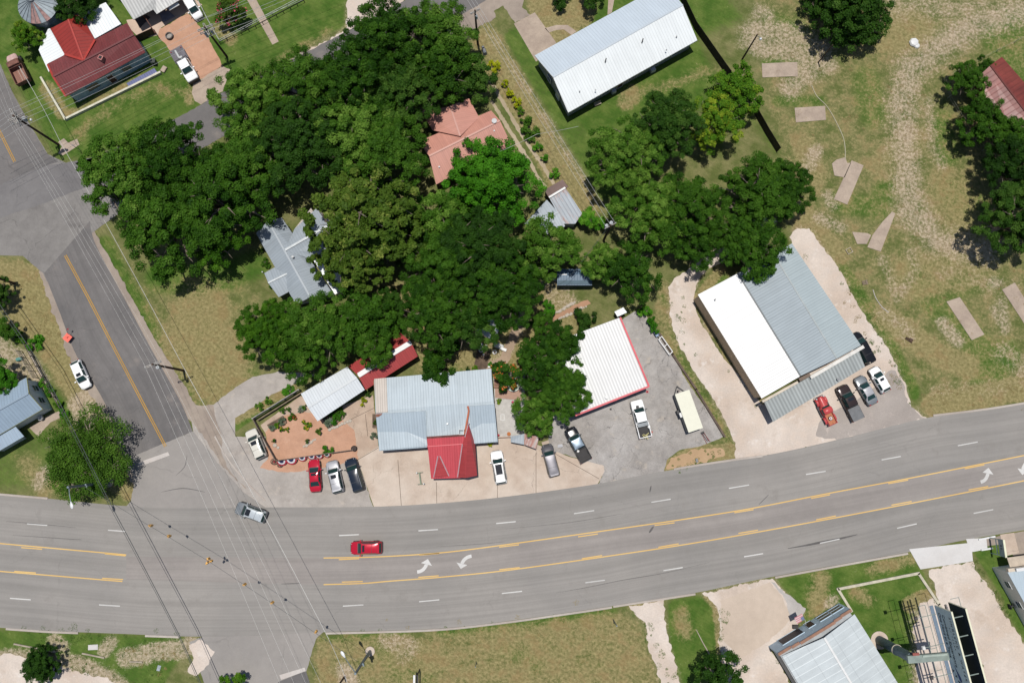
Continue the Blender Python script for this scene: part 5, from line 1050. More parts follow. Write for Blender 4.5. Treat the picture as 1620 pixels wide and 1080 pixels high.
def wheel(t, x, y, r=.35, w=.24, rim=None):
    mb = MB(); mb.lathe((0, 0, 0), [(r * .62, -w / 2), (r * .9, -w / 2), (r, -w * .3), (r, w * .3), (r * .9, w / 2), (r * .62, w / 2)], 18)
    o = mb.obj('wheel', TYRE, t, smooth='angle'); o.location = (x, y, r); o.rotation_euler = (pi / 2, 0, 0)
    mb = MB(); s = -1 if y > 0 else 1
    mb.cyl((0, 0, s * w * .38), r * .62, .05, 14); mb.cyl((0, 0, s * (w * .38 + .03)), r * .16, .05, 8)
    for k in range(5): a = 2 * pi * k / 5; mb.beam((0, 0, s * (w * .38 + .03)), (r * .58 * cos(a), r * .58 * sin(a), s * (w * .38 + .03)), .06, .03)
    mb.obj('rim', rim or RIM, o); return o

STY = {  # stations (t from the nose, deck height, width share) ; cabin fractions: windscreen base/top, rear top/base
    'sedan': dict(L=4.85, W=1.85, H=1.46, st=[(0, .50, .60), (.012, .62, .72), (.04, .70, .86), (.10, .78, .95), (.2, .86, .99), (.28, .93, 1), (.5, .94, 1), (.7, .95, 1), (.83, .97, .98), (.93, .95, .93), (.975, .86, .84), (1, .60, .70)], cab=(.265, .41, .67, .84), wr=.70),
    'hatch': dict(L=4.45, W=1.80, H=1.50, st=[(0, .5, .62), (.012, .64, .74), (.05, .74, .88), (.12, .84, .96), (.24, .96, 1), (.5, .98, 1), (.8, 1.0, 1), (.92, 1.0, .95), (.975, .9, .86), (1, .6, .74)], cab=(.25, .40, .86, .965), wr=.72),
    'suv': dict(L=4.85, W=1.95, H=1.74, st=[(0, .56, .64), (.012, .76, .78), (.04, .88, .89), (.10, .97, .96), (.2, 1.03, 1), (.28, 1.08, 1), (.5, 1.10, 1), (.8, 1.12, 1), (.93, 1.12, .96), (.98, 1.0, .90), (1, .66, .82)], cab=(.26, .375, .90, .985), wr=.76),
    'wagon': dict(L=5.1, W=1.95, H=1.78, st=[(0, .56, .66), (.012, .74, .78), (.04, .86, .88), (.10, .95, .95), (.18, 1.02, .99), (.25, 1.08, 1), (.5, 1.10, 1), (.8, 1.12, 1), (.94, 1.12, .97), (.985, 1.0, .92), (1, .66, .86)], cab=(.22, .345, .93, .99), wr=.78),
    'pickup': dict(L=5.7, W=2.0, H=1.88, st=[(0, .62, .72), (.01, .96, .84), (.03, 1.06, .92), (.08, 1.11, .97), (.18, 1.14, 1), (.26, 1.17, 1), (.5, 1.19, 1), (.625, 1.19, 1)], cab=(.235, .335, .585, .62), wr=.76),
}
def car(kind, style, label, cat, px, py, dx, dy, body, length=None, roof=None, sunroof=None, rails=False, glass=None, group=None, rim=None, name=None, bedcol=None, tonneau=None, width=1.0, scoop=None, hood=None, roofm=None):
    q = STY[style]; L = length or q['L']; W = q['W'] * width; Hh = q['H']
    p = G(px, py, .8); rz = heading(px, py, dx, dy)
    t = thing(name or kind, label, cat, (p.x, p.y, .03), rz, group); glass = glass or CGL
    hw = W / 2
    X = lambda f: L / 2 - f * L
    mb = MB(); secs = []
    for f, zd, wf in q['st']:
        w = hw * wf; half = [(w * .94, .28), (w * .99, .42), (w, zd * .62), (w * .985, zd - .14), (w * .93, zd - .03), (w * .80, zd + .015), (w * .4, zd + .035), (0, zd + .04)]
        s = [(X(f), -y, z) for y, z in half] + [(X(f), y, z) for y, z in half[::-1][1:]]; secs.append(s)
    mb.loft(secs); mb.obj('body', body, t, smooth='angle')
    # wheel arches, wheels
    for f in ((.17, .80) if style != 'pickup' else (.165, .80)):
        for s in (-1, 1): wheel(t, X(f), s * (hw - .11), .40 if style == 'pickup' else .35, .25, rim)
    for f in ((.17, .80) if style != 'pickup' else (.165,)):
        for s in (-1, 1): mb = MB(); mb.cyl((X(f), s * (hw - .035), .40), .44, .10, 18, axis='y'); mb.obj('wheel_arch', PLA, t)
    # greenhouse
    a, b, c, d = q['cab']; zb = [z for f, z, w in q['st'] if f <= .5][-1] + .0; wb, wr = hw * .93, hw * q['wr']; zr = Hh - .07
    F0, F1, R1, R0 = (X(a), wb * .90, zb), (X(b), wr, zr), (X(c), wr * .97, zr - .02), (X(d), wb * .90, zb)
    M0 = X((a + b) / 2 + .03)
    def P(q_, s): return V((q_[0], q_[1] * s, q_[2]))
    mb = MB()
    f0, f0_, f1, f1_, r1, r1_, r0, r0_ = P(F0, -1), P(F0, 1), P(F1, -1), P(F1, 1), P(R1, -1), P(R1, 1), P(R0, -1), P(R0, 1)
    wide = lambda v, s: V((v.x, s * wb, v.z))
    nx = 6
    for (A, B, C, D) in ((f0_, f0, f1, f1_), (r1_, r1, r0, r0_)): mb.face([A, B, C, D])
    b1, b2 = V((X(a) - .25, -wb, zb)), V((X(d) + .2, -wb, zb)); b1_, b2_ = V((b1.x, wb, zb)), V((b2.x, wb, zb))
    mb.face([f0, b1, f1]); mb.face([b1, b2, r1, f1]); mb.face([b2, r0, r1]); mb.face([f0_, f1_, b1_]); mb.face([b1_, f1_, r1_, b2_]); mb.face([b2_, r1_, r0_])
    cab = mb.obj('cabin', body if not roof else roof, t)
    # crowned roof
    mb = MB(); secs = []
    for i in range(9):
        k = i / 8; x = F1[0] + (R1[0] - F1[0]) * k; w = F1[1] + (R1[1] - F1[1]) * k; e = .075 * (1 - (2 * k - 1) ** 4) + .004
        z0 = F1[2] + (R1[2] - F1[2]) * k
        secs.append([(x, -w * u, z0 + e * (1 - abs(u) ** 3)) for u in (-1.01, -.9, -.6, 0, .6, .9, 1.01)])
    mb.loft(secs, caps=False); ro = mb.obj('roof', roof or body, t, smooth=True)
    def pane(name, A, B, C, D, sh, push, m=glass, par=t):
        cen = (A + B + C + D) / 4; n = (B - A).cross(D - A)
        if n.dot(cen - V((X(.5), 0, zb - .6))) < 0: n = -n
        n.normalize(); pts = [cen + (v - cen) * sh + n * push for v in (A, B, C, D)]
        m_ = MB(); m_.face(pts if (pts[1] - pts[0]).cross(pts[3] - pts[0]).dot(n) > 0 else pts[::-1]); return m_.obj(name, m, par)
    pane('windshield', f0_, f0, f1, f1_, .93, .012)
    pane('rear_window', r1_, r1, r0, r0_, .90, .012)
    for s in (1, -1):
        pts = [V((b1.x - .12, s * wb * -1, zb + .03)), V((b2.x + .12, -s * wb, zb + .03)), P(R1, -s), P(F1, -s)]
        w_ = pane('side_window', *pts, .92, .012)
        k = .46; lo = pts[0].lerp(pts[1], k); hi = pts[3].lerp(pts[2], k); n = V((0, -s, .35)).normalized() * .02
        m_ = MB(); m_.beam(lo + n, hi + n, .10, .03); m_.obj('pillar', body if not roof else roof, w_)
    # lamps, mirrors, bumpers
    st0 = q['st'][3]
    for s in (-1, 1):
        mb = MB(); w = hw * q['st'][2][2]; z = q['st'][2][1]; mb.loft([[(X(.012), s * w * .62, z - .14), (X(.012), s * w * .62, z - .02), (X(.06), s * w * .70, z + .035), (X(.10), s * w * .98, z - .03), (X(.05), s * w * 1.02, z - .16)], [(X(.012) + .03, s * w * .60, z - .15), (X(.012) + .03, s * w * .60, z - .03), (X(.05), s * w * .68, z + .05), (X(.10), s * w * 1.02, z - .01), (X(.05) + .03, s * w * 1.05, z - .17)]]); mb.obj('headlight', HL, t)
        mb = MB(); mb.box((X(a) - .32, s * (hw + .12), zb + .08), (.16, .26, .17), s * -.15); mb.obj('mirror', body if kind != 'pickup_truck' else PLA, t)
        if style != 'pickup':
            wz = q['st'][-2]; mb = MB(); mb.box((X(.968), s * hw * wz[2] * .80, zb - .13), (.18, .24, .2), 0); mb.obj('taillight', TLM, t)
        else:
            mb = MB(); mb.box((-L / 2 + .05, s * (hw - .10), .95), (.12, .20, .36)); mb.obj('taillight', TLM, t)
    mb = MB(); mb.box((X(.004) + .02, 0, .50), (.10, hw * 1.1, .26)); mb.obj('grille', PLA, t)
    mb = MB(); mb.box((-L / 2 + .03, 0, .48), (.14, hw * 1.5, .20)); mb.obj('rear_bumper', PLA if style != 'pickup' else CHR, t)
    mb = MB(); mb.beam((X(a) + .05, -wb * .8, zb + .035), (X(a) + .05, wb * .8, zb + .035), .14, .02); mb.obj('cowl', PLA, t)
    if hood:
        mb = MB(); z = q['st'][4][1] + .045
        for s in (-1, 1): mb.beam((X(.07), s * hw * .55, q['st'][2][1] + .05), (X(.235), s * hw * .62, z + .02), .05, .02)
        mb.obj('hood_crease', hood, t)
    if sunroof:
        k0, k1, ws = sunroof; x0, x1 = F1[0] + (R1[0] - F1[0]) * k0, F1[0] + (R1[0] - F1[0]) * k1
        mb = MB(); mb.box(((x0 + x1) / 2, 0, Hh - .013), (abs(x1 - x0), wr * ws, .03)); so = mb.obj('sunroof', SUNR, ro)
    if rails:
        mb = [MB(), MB()]
        for s in (0, 1): sg = s * 2 - 1; mb[s].beam((F1[0] - .25, sg * wr * .93, Hh + .0), (R1[0] + .2, sg * wr * .93, Hh - .02), .05, .05); mb[s].obj('roof_rail', rails if not isinstance(rails, bool) else PLA, ro)
    if style in ('suv', 'wagon'):
        mb = MB(); xs = F1[0] + (R1[0] - F1[0]) * .62; mb.beam((xs, -wr * .9, Hh - .012), (xs, wr * .9, Hh - .012), .035, .015); mb.obj('roof_seam', PLA, ro)
        mb = MB(); mb.box((R1[0] - .06, 0, zr + .0), (.22, wr * 1.7, .05)); mb.obj('rear_spoiler', roof or body, t)
    if style == 'pickup':
        x0, x1 = X(.632), -L / 2 + .02; bl = x0 - x1; mb = MB()
        for s in (-1, 1): mb.box(((x0 + x1) / 2, s * (hw - .07), .86), (bl, .13, .66), ty=.8)
        mb.box((x1 + .05, 0, .86), (.10, W - .28, .64)); mb.box((x0 - .04, 0, .86), (.08, W - .28, .64))
        bd = mb.obj('cargo_bed', body, t)
        mb = MB(); mb.box(((x0 + x1) / 2, 0, .60), (bl - .2, W - .28, .08)); mb.obj('bed_floor', bedcol or BEDM, bd)
        for s in (-1, 1): mb = MB(); mb.cyl((X(.80), s * (hw - .05), .42), .48, .12, 18, axis='y'); mb.obj('wheel_arch', PLA, bd)
        if tonneau: mb = MB(); mb.box(((x0 + x1) / 2, 0, 1.215), (bl - .02, W - .14, .05)); [mb.box((x0 + (x1 - x0) * k, 0, 1.245), (.03, W - .2, .015)) for k in (.33, .66)]; mb.obj('bed_cover', tonneau, bd)
    if scoop: mb = MB(); mb.box((X(.185), .1, 1.20), (.42, .5, .10), tx=.8, ty=.8); mb.obj('hood_scoop', PLA, t)
    return t
WH = paint('white', sc(250, 250, 248, 1.2)); RD = paint('red', (.36, .012, .03, 1), .1); SV = paint('silver', sc(196, 196, 200), .2, .3); NV = paint('navy', (.012, .018, .03, 1)); BK = paint('black', (.010, .011, .014, 1)); GY = paint('grey', sc(112, 110, 114), .3); CH = paint('brown_black', (.035, .026, .026, 1), .2); SV2 = paint('silver_grey', sc(150, 156, 160), .3, .3); CR = paint('cream', sc(236, 232, 220)); IR = pm('ironed_roof', sc(150, 168, 184), .35, metal=.35, var=.1)
car('parked_suv', 'suv', 'cream white SUV parked alone beside the dark rail fence of the gravel garden', 'car', 405, 702, -11, -26, CR, 4.75, sunroof=(.06, .30, 1.2), rails=True)
car('parked_sedan', 'sedan', 'red sedan parked by the bunting, left of the silver SUV', 'car', 498, 752, -2, -30, RD, 4.95, sunroof=(.06, .34, 1.25))
car('parked_suv', 'suv', 'silver SUV parked between the red sedan and the navy SUV', 'car', 530, 754, -7, -30, SV, 4.95, sunroof=(.10, .32, 1.15), rails=PLA, hood=PLA)
car('parked_suv', 'wagon', 'dark navy SUV parked right of the silver SUV', 'car', 561, 751, -9, -30, NV, 5.15, rails=CHR, hood=None)
car('parked_suv', 'suv', 'white SUV with black panoramic roof parked right of the red canopy', 'car', 789, 739, -5, -30, WH, 5.1, sunroof=(.05, .62, 1.3), rails=True, name='parked_suv')
car('parked_van', 'wagon', 'dark grey wagon parked at the triangular concrete strip', 'car', 871, 728, -8, -30, GY, 5.0, roof=paint('grey_sheen', sc(132, 130, 136), .3, .4), width=.95)
car('pickup_truck', 'pickup', 'black pickup with shiny blue grey cab, nose under the trees', 'pickup', 914, 703, -14, -26, BK, 5.6, roof=IR)
car('pickup_truck', 'pickup', 'white pickup with a cluttered bed parked before the workshop', 'pickup', 1013.5, 662, -7, -27, WH, 5.9, scoop=True)
car('pickup_truck', 'pickup', 'brown black pickup with grey bed cover under the warehouse awning front', 'pickup', 1344, 637, -12.5, -25, CH, 5.7, sunroof=(.12, .42, 1.2), tonneau=pm('grey_vinyl', sc(122, 124, 126), .7))
car('parked_sedan', 'sedan', 'silver sedan parked between the dark pickup and the white hatchback', 'car', 1370.5, 617.5, -14, -25, SV2, 4.75, roof=SV)
car('parked_hatchback', 'hatch', 'white hatchback at the right end of the warehouse row', 'car', 1392, 600.5, -14.5, -25, WH, 4.2, sunroof=(.12, .32, 1.0))
car('parked_suv', 'wagon', 'black SUV standing against the right corner of the warehouse', 'car', 1364, 551, -14, -26, BK, 5.3, rails=False)
car('parked_hatchback', 'hatch', 'white hatchback parked on the dry verge beside the side street', 'car', 127.5, 592, 11, 25, WH, 4.75, sunroof=(.05, .27, 1.1))
car('moving_suv', 'suv', 'silver SUV turning out of the side street mouth', 'car', 397, 810, -30, -11, SV2, 4.85, roof=paint('pale_silver', sc(214, 222, 226), .2), sunroof=(.02, .30, 1.3), rails=True)
car('moving_suv', 'suv', 'red SUV driving left on the highway', 'car', 579.5, 866, -30, 0.5, RD, 4.75, sunroof=(.06, .2, 1.3), rails=PLA, hood=None)
# white pickup load, black pickup tool box
def things_in(px, py, rz, items):
    pass
p = G(1020, 679, .66); rz = heading(1013.5, 662, -7, -27)
tb = MB(); tb.box((0, 0, .25), (.55, 1.66, .50)); o = tb.obj('tool_box', pm('tool_box_metal', sc(92, 98, 104), .35, metal=.4), None, recenter=False); o.location = G(1016.5, 671.5, .85); o.rotation_euler[2] = rz; tag(o, 'dark metal tool box across the front of the white pickup bed', 'tool box')
for i, (x, y, c, s, l, nm) in enumerate([(1026, 675, sc(236, 236, 234), (.42, .4, .45), 'white bucket in the cluttered bed of the white pickup', 'bucket'), (1031, 683, sc(176, 66, 50), (.3, .3, .3), 'red can in the cluttered bed of the white pickup', 'fuel_can')]):
    mb = MB(); mb.cyl((0, 0, s[2] / 2), s[0] * .42, s[2], 14, r2=s[0] * .5); mb.cyl((0, 0, s[2] + .02), s[0] * .3, .05, 12); o = mb.obj(nm, pm(nm + '_m', c, .5), None, recenter=False); o.location = G(x, y, .66); tag(o, l, nm.replace('_', ' '))
mb = MB(); rn = random.Random(4)
for k in range(9): mb.box((rn.uniform(-.3, .3), rn.uniform(-.35, .35), .1 + .05 * k), (rn.uniform(.3, .7), .1, .06), rn.uniform(0, 3))
o = mb.obj('scrap_pile', pm('yellowish_scrap', sc(214, 204, 140), .8), None, recenter=False); o.location = G(1021, 689, .66); tag(o, 'heap of yellowish scrap at the tail of the white pickup bed', 'scrap')
mb = MB(); mb.cyl((0, 0, .25), .25, .5, 14, r2=.2); mb.cyl((0, 0, .52), .12, .06, 10); o = mb.obj('water_jug', pm('white_plastic', sc(232, 232, 230), .4), None, recenter=False); o.location = G(914, 713, .66); tag(o, 'white jug in the bed of the black pickup', 'jug')
# vintage red pickup
def vintage():
    p = G(1307, 649, .8); t = thing('vintage_pickup', 'vintage red pickup with wooden bed and a round spare tyre', 'pickup', (p.x, p.y, .03), heading(1307, 649, -12.5, -25))
    VR = paint('faded_red', (.38, .055, .055, 1), 0, .3); L = 4.7
    def bodyloft(st, n=9):
        m = MB(); secs = []
        for x, w, z0, z1 in st: secs.append([(x, w * cos(pi - pi * i / n), z0 + (z1 - z0) * max(0, sin(pi * i / n)) ** .55) for i in range(n + 1)])
        m.loft(secs); return m
    bodyloft([(2.30, .30, .5, 1.05), (2.2, .42, .5, 1.18), (1.9, .50, .5, 1.24), (1.3, .58, .5, 1.28), (.72, .66, .5, 1.30)]).obj('hood', VR, t, smooth='angle')
    bodyloft([(.75, .66, .5, 1.3), (.68, .80, .5, 1.32), (-.5, .82, .5, 1.30), (-.55, .8, .5, 1.28)]).obj('body', VR, t, smooth='angle')
    m = MB(); secs = []
    for x, w, z in ((.48, .55, 1.45), (.36, .64, 1.68), (.0, .68, 1.76), (-.36, .64, 1.72), (-.5, .56, 1.50)): secs.append([(x, -w * u, z - .16 * abs(u) ** 3) for u in (-1.1, -1, -.6, 0, .6, 1, 1.1)])
    m.loft(secs, caps=False); m.obj('roof', VR, t, smooth=True)
    m = MB(); m.face([(.74, -.60, 1.30), (.74, .60, 1.30), (.49, .54, 1.50), (.49, -.54, 1.50)]); m.obj('windshield', CGL, t)
    m = MB(); m.face([(-.53, -.5, 1.3), (-.53, .5, 1.3), (-.5, .45, 1.5), (-.5, -.45, 1.5)][::-1]); m.obj('rear_window', CGL, t)
    for s in (-1, 1):
        m = MB(); m.face([(.55, s * .83, 1.2), (-.45, s * .83, 1.2), (-.4, s * .71, 1.54), (.38, s * .71, 1.54)][::s]); m.obj('side_window', CGL, t)
        m = MB(); secs = []
        for i in range(11):
            a = pi * i / 10; secs.append([(1.55 + .62 * cos(a), s * (.50 + .40 * u), .38 + .58 * sin(a) ** .8 - .10 * (2 * u - 1) ** 2) for u in (0, .2, .5, .8, 1)])
        m.loft(secs, caps=False); m.obj('fender', VR, t, smooth=True)
        m = MB(); secs = []
        for i in range(11):
            a = pi * i / 10; secs.append([(-1.45 + .58 * cos(a), s * (.66 + .30 * u), .36 + .52 * sin(a) ** .8 - .1 * u) for u in (0, .3, .7, 1)])
        m.loft(secs, caps=False); m.obj('fender', VR, t, smooth=True)
        m = MB(); m.ball((2.12, s * .62, .88), .13, 0, 12, 8); m.obj('headlight', HL, t)
        m = MB(); m.box((.15, s * .86, .45), (1.9, .26, .06)); m.obj('running_board', PLA, t)
        wheel(t, 1.55, s * .74, .36, .2); wheel(t, -1.45, s * .80, .36, .2)
        m = MB(); m.box((-1.45, s * .64, .85), (1.75, .07, .42)); m.obj('bed_side', VR, t)
        m = MB(); m.box((-2.34, s * .75, .8), (.08, .12, .14)); m.obj('taillight', TLM, t)
    m = MB(); m.box((-2.32, 0, .82), (.06, 1.26, .40)); m.obj('tailgate', VR, t)
    m = MB(); [m.box((-1.45, -.54 + .18 * i, .68), (1.7, .165, .05)) for i in range(7)]; m.obj('bed_planks', pm('orange_wood', sc(206, 124, 78), .5, streak=(1, 8, 1), var=.25), t)
    m = MB(); m.box((2.36, 0, .5), (.1, 1.5, .14)); m.obj('front_bumper', CHR, t)
    m = MB(); m.box((-2.42, 0, .48), (.08, 1.3, .12)); m.obj('rear_bumper', CHR, t)
    m = MB(); m.lathe((0, 0, 0), [(.18, 0), (.30, 0), (.34, .07), (.30, .16), (.18, .16)], 20); o = m.obj('spare_tyre', TYRE, t); o.location = (-1.35, -.05, .72)
    m = MB(); m.lathe((0, 0, .02), [(.25, .15), (.11, .15)], 20); m.obj('whitewall', pm('white_rubber', sc(240, 238, 234), .6), o); m = MB(); m.cyl((0, 0, .1), .11, .15, 14); m.obj('hub', TLM, o)
vintage()
# white work truck with flat deck
def work_truck():
    p = G(292, 101, .8); t = car('work_truck', 'pickup', 'white flatbed work truck parked at the end of the red gravel drive', 'truck', 293, 104, 11.5, 20, WH, 6.0)
    for ch in list(t.children):
        if ch.name.split('.')[0] in ('cargo_bed',):
            for g_ in list(ch.children): bpy.data.objects.remove(g_)
            bpy.data.objects.remove(ch)
    m = MB(); m.box((-2.05, 0, .98), (2.5, 2.3, .12)); m.obj('flat_deck', pm('grey_deck', sc(122, 118, 124), .8, var=.2), t)
    m = MB(); m.beam((-.80, -1.0, 1.75), (-.80, 1.0, 1.75), .08, .08); m.beam((-.80, -1.0, 1.04), (-.80, -1.0, 1.75), .08, .08); m.beam((-.80, 1.0, 1.04), (-.80, 1.0, 1.75), .08, .08); m.beam((-.80, 0, 1.04), (-.80, 0, 1.75), .05, .05); m.obj('headache_rack', PLA, t)
    m = MB(); m.box((2.96, 0, .62), (.2, 1.9, .5)); m.beam((3.1, -.9, 1.0), (3.1, .9, 1.0), .08, .08); m.obj('brush_guard', PLA, t)
    m = MB(); m.face([(1.52, -.62, 1.23), (1.52, .62, 1.23), (1.10, .58, 1.70), (1.10, -.58, 1.70)]); m.obj('sun_shade', pm('teal_sun_shade', sc(150, 206, 196), .4), t)
    mb = MB(); mb.cyl((0, 0, .3), .18, 1.5, 14, axis='x'); mb.box((.9, .25, .25), (.6, .5, .5)); o = mb.obj('compressor', pm('pale_tank', sc(214, 216, 214), .4), None, recenter=False); o.location = G(282, 88, 1.07); o.rotation_euler[2] = heading(293, 104, 11.5, 20); tag(o, 'pale tank compressor lying on the deck of the white work truck', 'compressor')
work_truck()
# rusty dump truck
def dump_truck():
    p = G(29.5, 111, 1.0); t = thing('dump_truck', 'rusty old dump truck with pink faded bonnet and empty brown box', 'truck', (p.x, p.y, 0), heading(29.5, 111, -10, -21))
    RU = pm('rusted_brown', sc(136, 92, 78), .85, var=.3); PK = pm('faded_pink', sc(216, 180, 172), .6, var=.15); FL = pm('rusty_floor', sc(160, 116, 100), .85, var=.2, streak=(.4, 6, 1))
    def rb(st):
        m = MB(); secs = []
        for x, w, z0, z1 in st: secs.append([(x, -w, z0), (x, -w, z1 - .18), (x, -w * .8, z1 - .03), (x, 0, z1), (x, w * .8, z1 - .03), (x, w, z1 - .18), (x, w, z0)])
        m.loft(secs); return m
    rb([(2.75, .55, .6, 1.2), (2.65, .75, .55, 1.5), (2.2, .88, .5, 1.62), (1.5, .9, .5, 1.68)]).obj('bonnet', PK, t, smooth='angle')
    rb([(1.5, .98, .5, 1.7), (1.2, 1.0, .5, 2.2), (.35, 1.0, .5, 2.25), (.3, .98, .5, 2.2)]).obj('cab', RU, t)
    m = MB(); m.face([(1.52, -.85, 1.72), (1.52, .85, 1.72), (1.22, .8, 2.16), (1.22, -.8, 2.16)]); m.obj('windshield', CGL, t)
    m = MB()
    for s in (-1, 1): m.box((-1.2, s * 1.08, 1.35), (2.9, .08, .9))
    m.box((.22, 0, 1.35), (.08, 2.2, .95)); m.box((-2.62, 0, 1.35), (.08, 2.2, .85)); m.obj('dump_box', RU, t)
    m = MB(); m.box((-1.2, 0, .92), (2.75, 2.05, .08)); m.obj('box_floor', FL, t)
    m = MB(); [m.box((-1.2, y, .99), (2.6, .06, .05)) for y in (-.3, .1)]; m.obj('floor_strips', pm('pale_strip', sc(210, 190, 176), .8), t)
    for x in (2.1, -1.5):
        for s in (-1, 1): wheel(t, x, s * .95, .45, .28, RIMD)
    for s in (-1, 1): m = MB(); m.ball((2.72, s * .6, 1.05), .12); m.obj('headlight', HL, t)
dump_truck()
# enclosed trailer
def trailer():
    p = G(1089.5, 650, 2.2); t = thing('trailer', 'grey sided box trailer with plain cream roof beside the red edged workshop', 'trailer', (p.x, p.y, 0), heading(1089.5, 650, -9, -25))
    m = MB(); m.box((0, 0, 1.45), (6.0, 2.2, 1.7)); m.obj('body', pm('trailer_grey', sc(150, 154, 152), .6, streak=(6, 1, 1), var=.15), t)
    m = MB(); m.box((0, 0, 2.34), (6.1, 2.32, .08)); m.obj('roof', pm('cream_roof', sc(243, 241, 220), .6, var=.03), t)
    m = MB(); m.box((.2, -1.14, 1.25), (.8, .08, 1.2)); d = m.obj('door', pm('trailer_door', sc(120, 124, 122), .6), t)
    m = MB(); m.box((-.2, 1.30, 1.9), (.7, .36, .4)); m.obj('air_conditioner', T_WHT, t); m = MB(); m.box((.3, 1.3, 1.0), (.6, .5, .5)); m.obj('generator', PLA, t)
    m = MB(); m.box((-2.2, 1.13, 1.6), (.9, .06, .6)); m.obj('vent_panel', pm('vent_panel', sc(110, 114, 112), .6), t)
    for s in (-1, 1):
        for x in (-.45, .45): wheel(t, x, s * 1.05, .33, .2)
        m = MB(); m.beam((3.0, s * .8, .5), (4.1, 0, .5), .1, .12); m.obj('tongue', PLA, t)
    m = MB(); m.cyl((4.0, 0, .45), .05, .9, 8); m.obj('jack', PLA, t); m = MB(); m.cyl((3.35, .1, .75), .15, .5, 12); m.obj('gas_bottle', pm('dark_bottle', sc(90, 70, 66), .5), t)
trailer()
# blue box trailer under the tree
p = G(909, 438, 2.3); t = thing('box_trailer', 'blue metal roofed box trailer half under a tree', 'trailer', (p.x, p.y, 0), heading(909, 438, 30, 0))
mb = MB(); mb.box((0, 0, 1.35), (5.3, 2.3, 1.9)); mb.obj('body', pm('trailer_blue_side', sc(84, 108, 122), .7), t)
mb = MB(); a, b, c, d = V((-2.7, .35, 2.42)), V((2.7, .35, 2.42)), V((2.7, 1.25, 2.28)), V((-2.7, 1.25, 2.28)); plane(mb, [a, b, c, d], V((1, 0, 0)), .06); plane(mb, [a, b, V((2.7, -1.3, 2.2)), V((-2.7, -1.3, 2.2))], V((1, 0, 0)), .06); mb.obj('roof', R_BLU, t)
mb = MB(); mb.beam((-2.7, .35, 2.45), (-1.2, .35, 2.45), .14, .05); mb.obj('ridge_cap', T_WHT, t)
for s in (-1, 1): wheel(t, .3, s * 1.1, .33, .2)
mb = MB(); mb.beam((-2.6, -.3, .6), (-3.6, 0, .6), .1, .1); mb.beam((-2.6, .3, .6), (-3.6, 0, .6), .1, .1); mb.box((-3.2, 0, .75), (.5, .3, .25)); mb.obj('tongue', T_WHT, t)
# white van in the carport, top
car('parked_van', 'wagon', 'white van in the narrow yard between the pale roofed house and the pole', 'van', 304, 11, 13, 21, WH, 4.6, width=.9)
# ---------------------------------------------------------------- poles, wires, lamps
PO = pm('creosote_pole', sc(88, 66, 54), .9, var=.3, streak=(4, 4, .3)); ARM = pm('weathered_arm', sc(176, 170, 162), .8, var=.2); INS = pm('white_insulator', sc(224, 224, 222), .3); TRF = pm('transformer_grey', sc(208, 212, 214), .4); WIRE = pm('bare_wire', sc(214, 214, 210), .5, metal=.2, var=.02); CABLE = pm('dark_cable', sc(74, 80, 82), .7, var=.05); GALV = pm('galvanised_post', sc(126, 140, 148), .45, metal=.35, var=.1); LAMPW = pm('lamp_housing', sc(236, 238, 240), .4)
def ang(ax, ay, bx, by, z=9):
    d = G(bx, by, z) - G(ax, ay, z); return atan2(d.y, d.x)
def pole(px, py, h, label, arms=(), cans=(), r=.17, group='utility poles', lamp=None):
    p = G(px, py); t = thing('utility_pole', label, 'utility pole', (p.x, p.y, 0), 0, group)
    mb = MB(); mb.tube([(0, 0, -.1), (0, 0, h * .5), (0, 0, h)], [r * 1.15, r, r * .78], 10); mb.obj('pole', PO, t, smooth='angle')
    for (a, L, z, offs, k) in arms:
        ca, sa = cos(a), sin(a); mb = MB()
        for o in offs: mb.beam((-ca * L / 2 - sa * o, -sa * L / 2 + ca * o, z), (ca * L / 2 - sa * o, sa * L / 2 + ca * o, z), .10, .12)
        c = mb.obj('crossarm', ARM, t)
        for i in range(k):
            q = -L / 2 + .12 + (L - .24) * i / (k - 1); m = MB(); m.lathe((ca * q, sa * q, z + .06), [(.03, 0), (.075, .04), (.05, .10), (.085, .13), (.05, .2), (.01, .22)], 10); m.obj('insulator', INS, c)
    for (dx, dy, z, rr) in cans:
        m = MB(); m.lathe((dx, dy, z), [(.01, 0), (rr, .02), (rr, .72), (rr * 1.06, .74), (rr * 1.06, .80), (rr * .4, .92), (.01, .95)], 14); cn = m.obj('transformer', TRF, t, smooth='angle')
        m = MB(); m.lathe((dx + .08, dy, z + .9), [(.05, 0), (.07, .08), (.04, .18), (.01, .2)], 8); m.obj('bushing', INS, cn)
    if lamp:
        dx, dy, z = lamp; m = MB(); m.tube([(0, 0, z), (dx * .6, dy * .6, z + .25), (dx, dy, z + .2)], .035, 6); m.obj('lamp_arm', GALV, t); m = MB(); m.lathe((dx, dy, z), [(.02, .25), (.16, .2), (.22, .02), (.10, -.12), (.01, -.14)], 12); m.obj('lamp_head', LAMPW, t)
    return t
aE = ang(92, 229, 150, 200); aN = ang(92, 229, 130, 300)
pole(92.5, 229, 11.3, 'tall pole with four crossarms at the street intersection', [(aN, 2.6, 11.0, (-.12, .12), 4), (aN, 2.6, 10.2, (-.12, .12), 4), (aE, 2.4, 10.6, (-.12, .12), 4), (aE, 2.4, 9.6, (-.12, .12), 3)], [(.45, .25, 8.9, .26)], lamp=(1.2, .3, 9.0))
pole(290.8, 586, 10.5, 'pole with single crossarm and one transformer on the dry corner lawn', [(ang(227, 573, 252, 563), 2.5, 10.2, (-.1, .1), 4)], [(.35, -.35, 8.8, .24)])
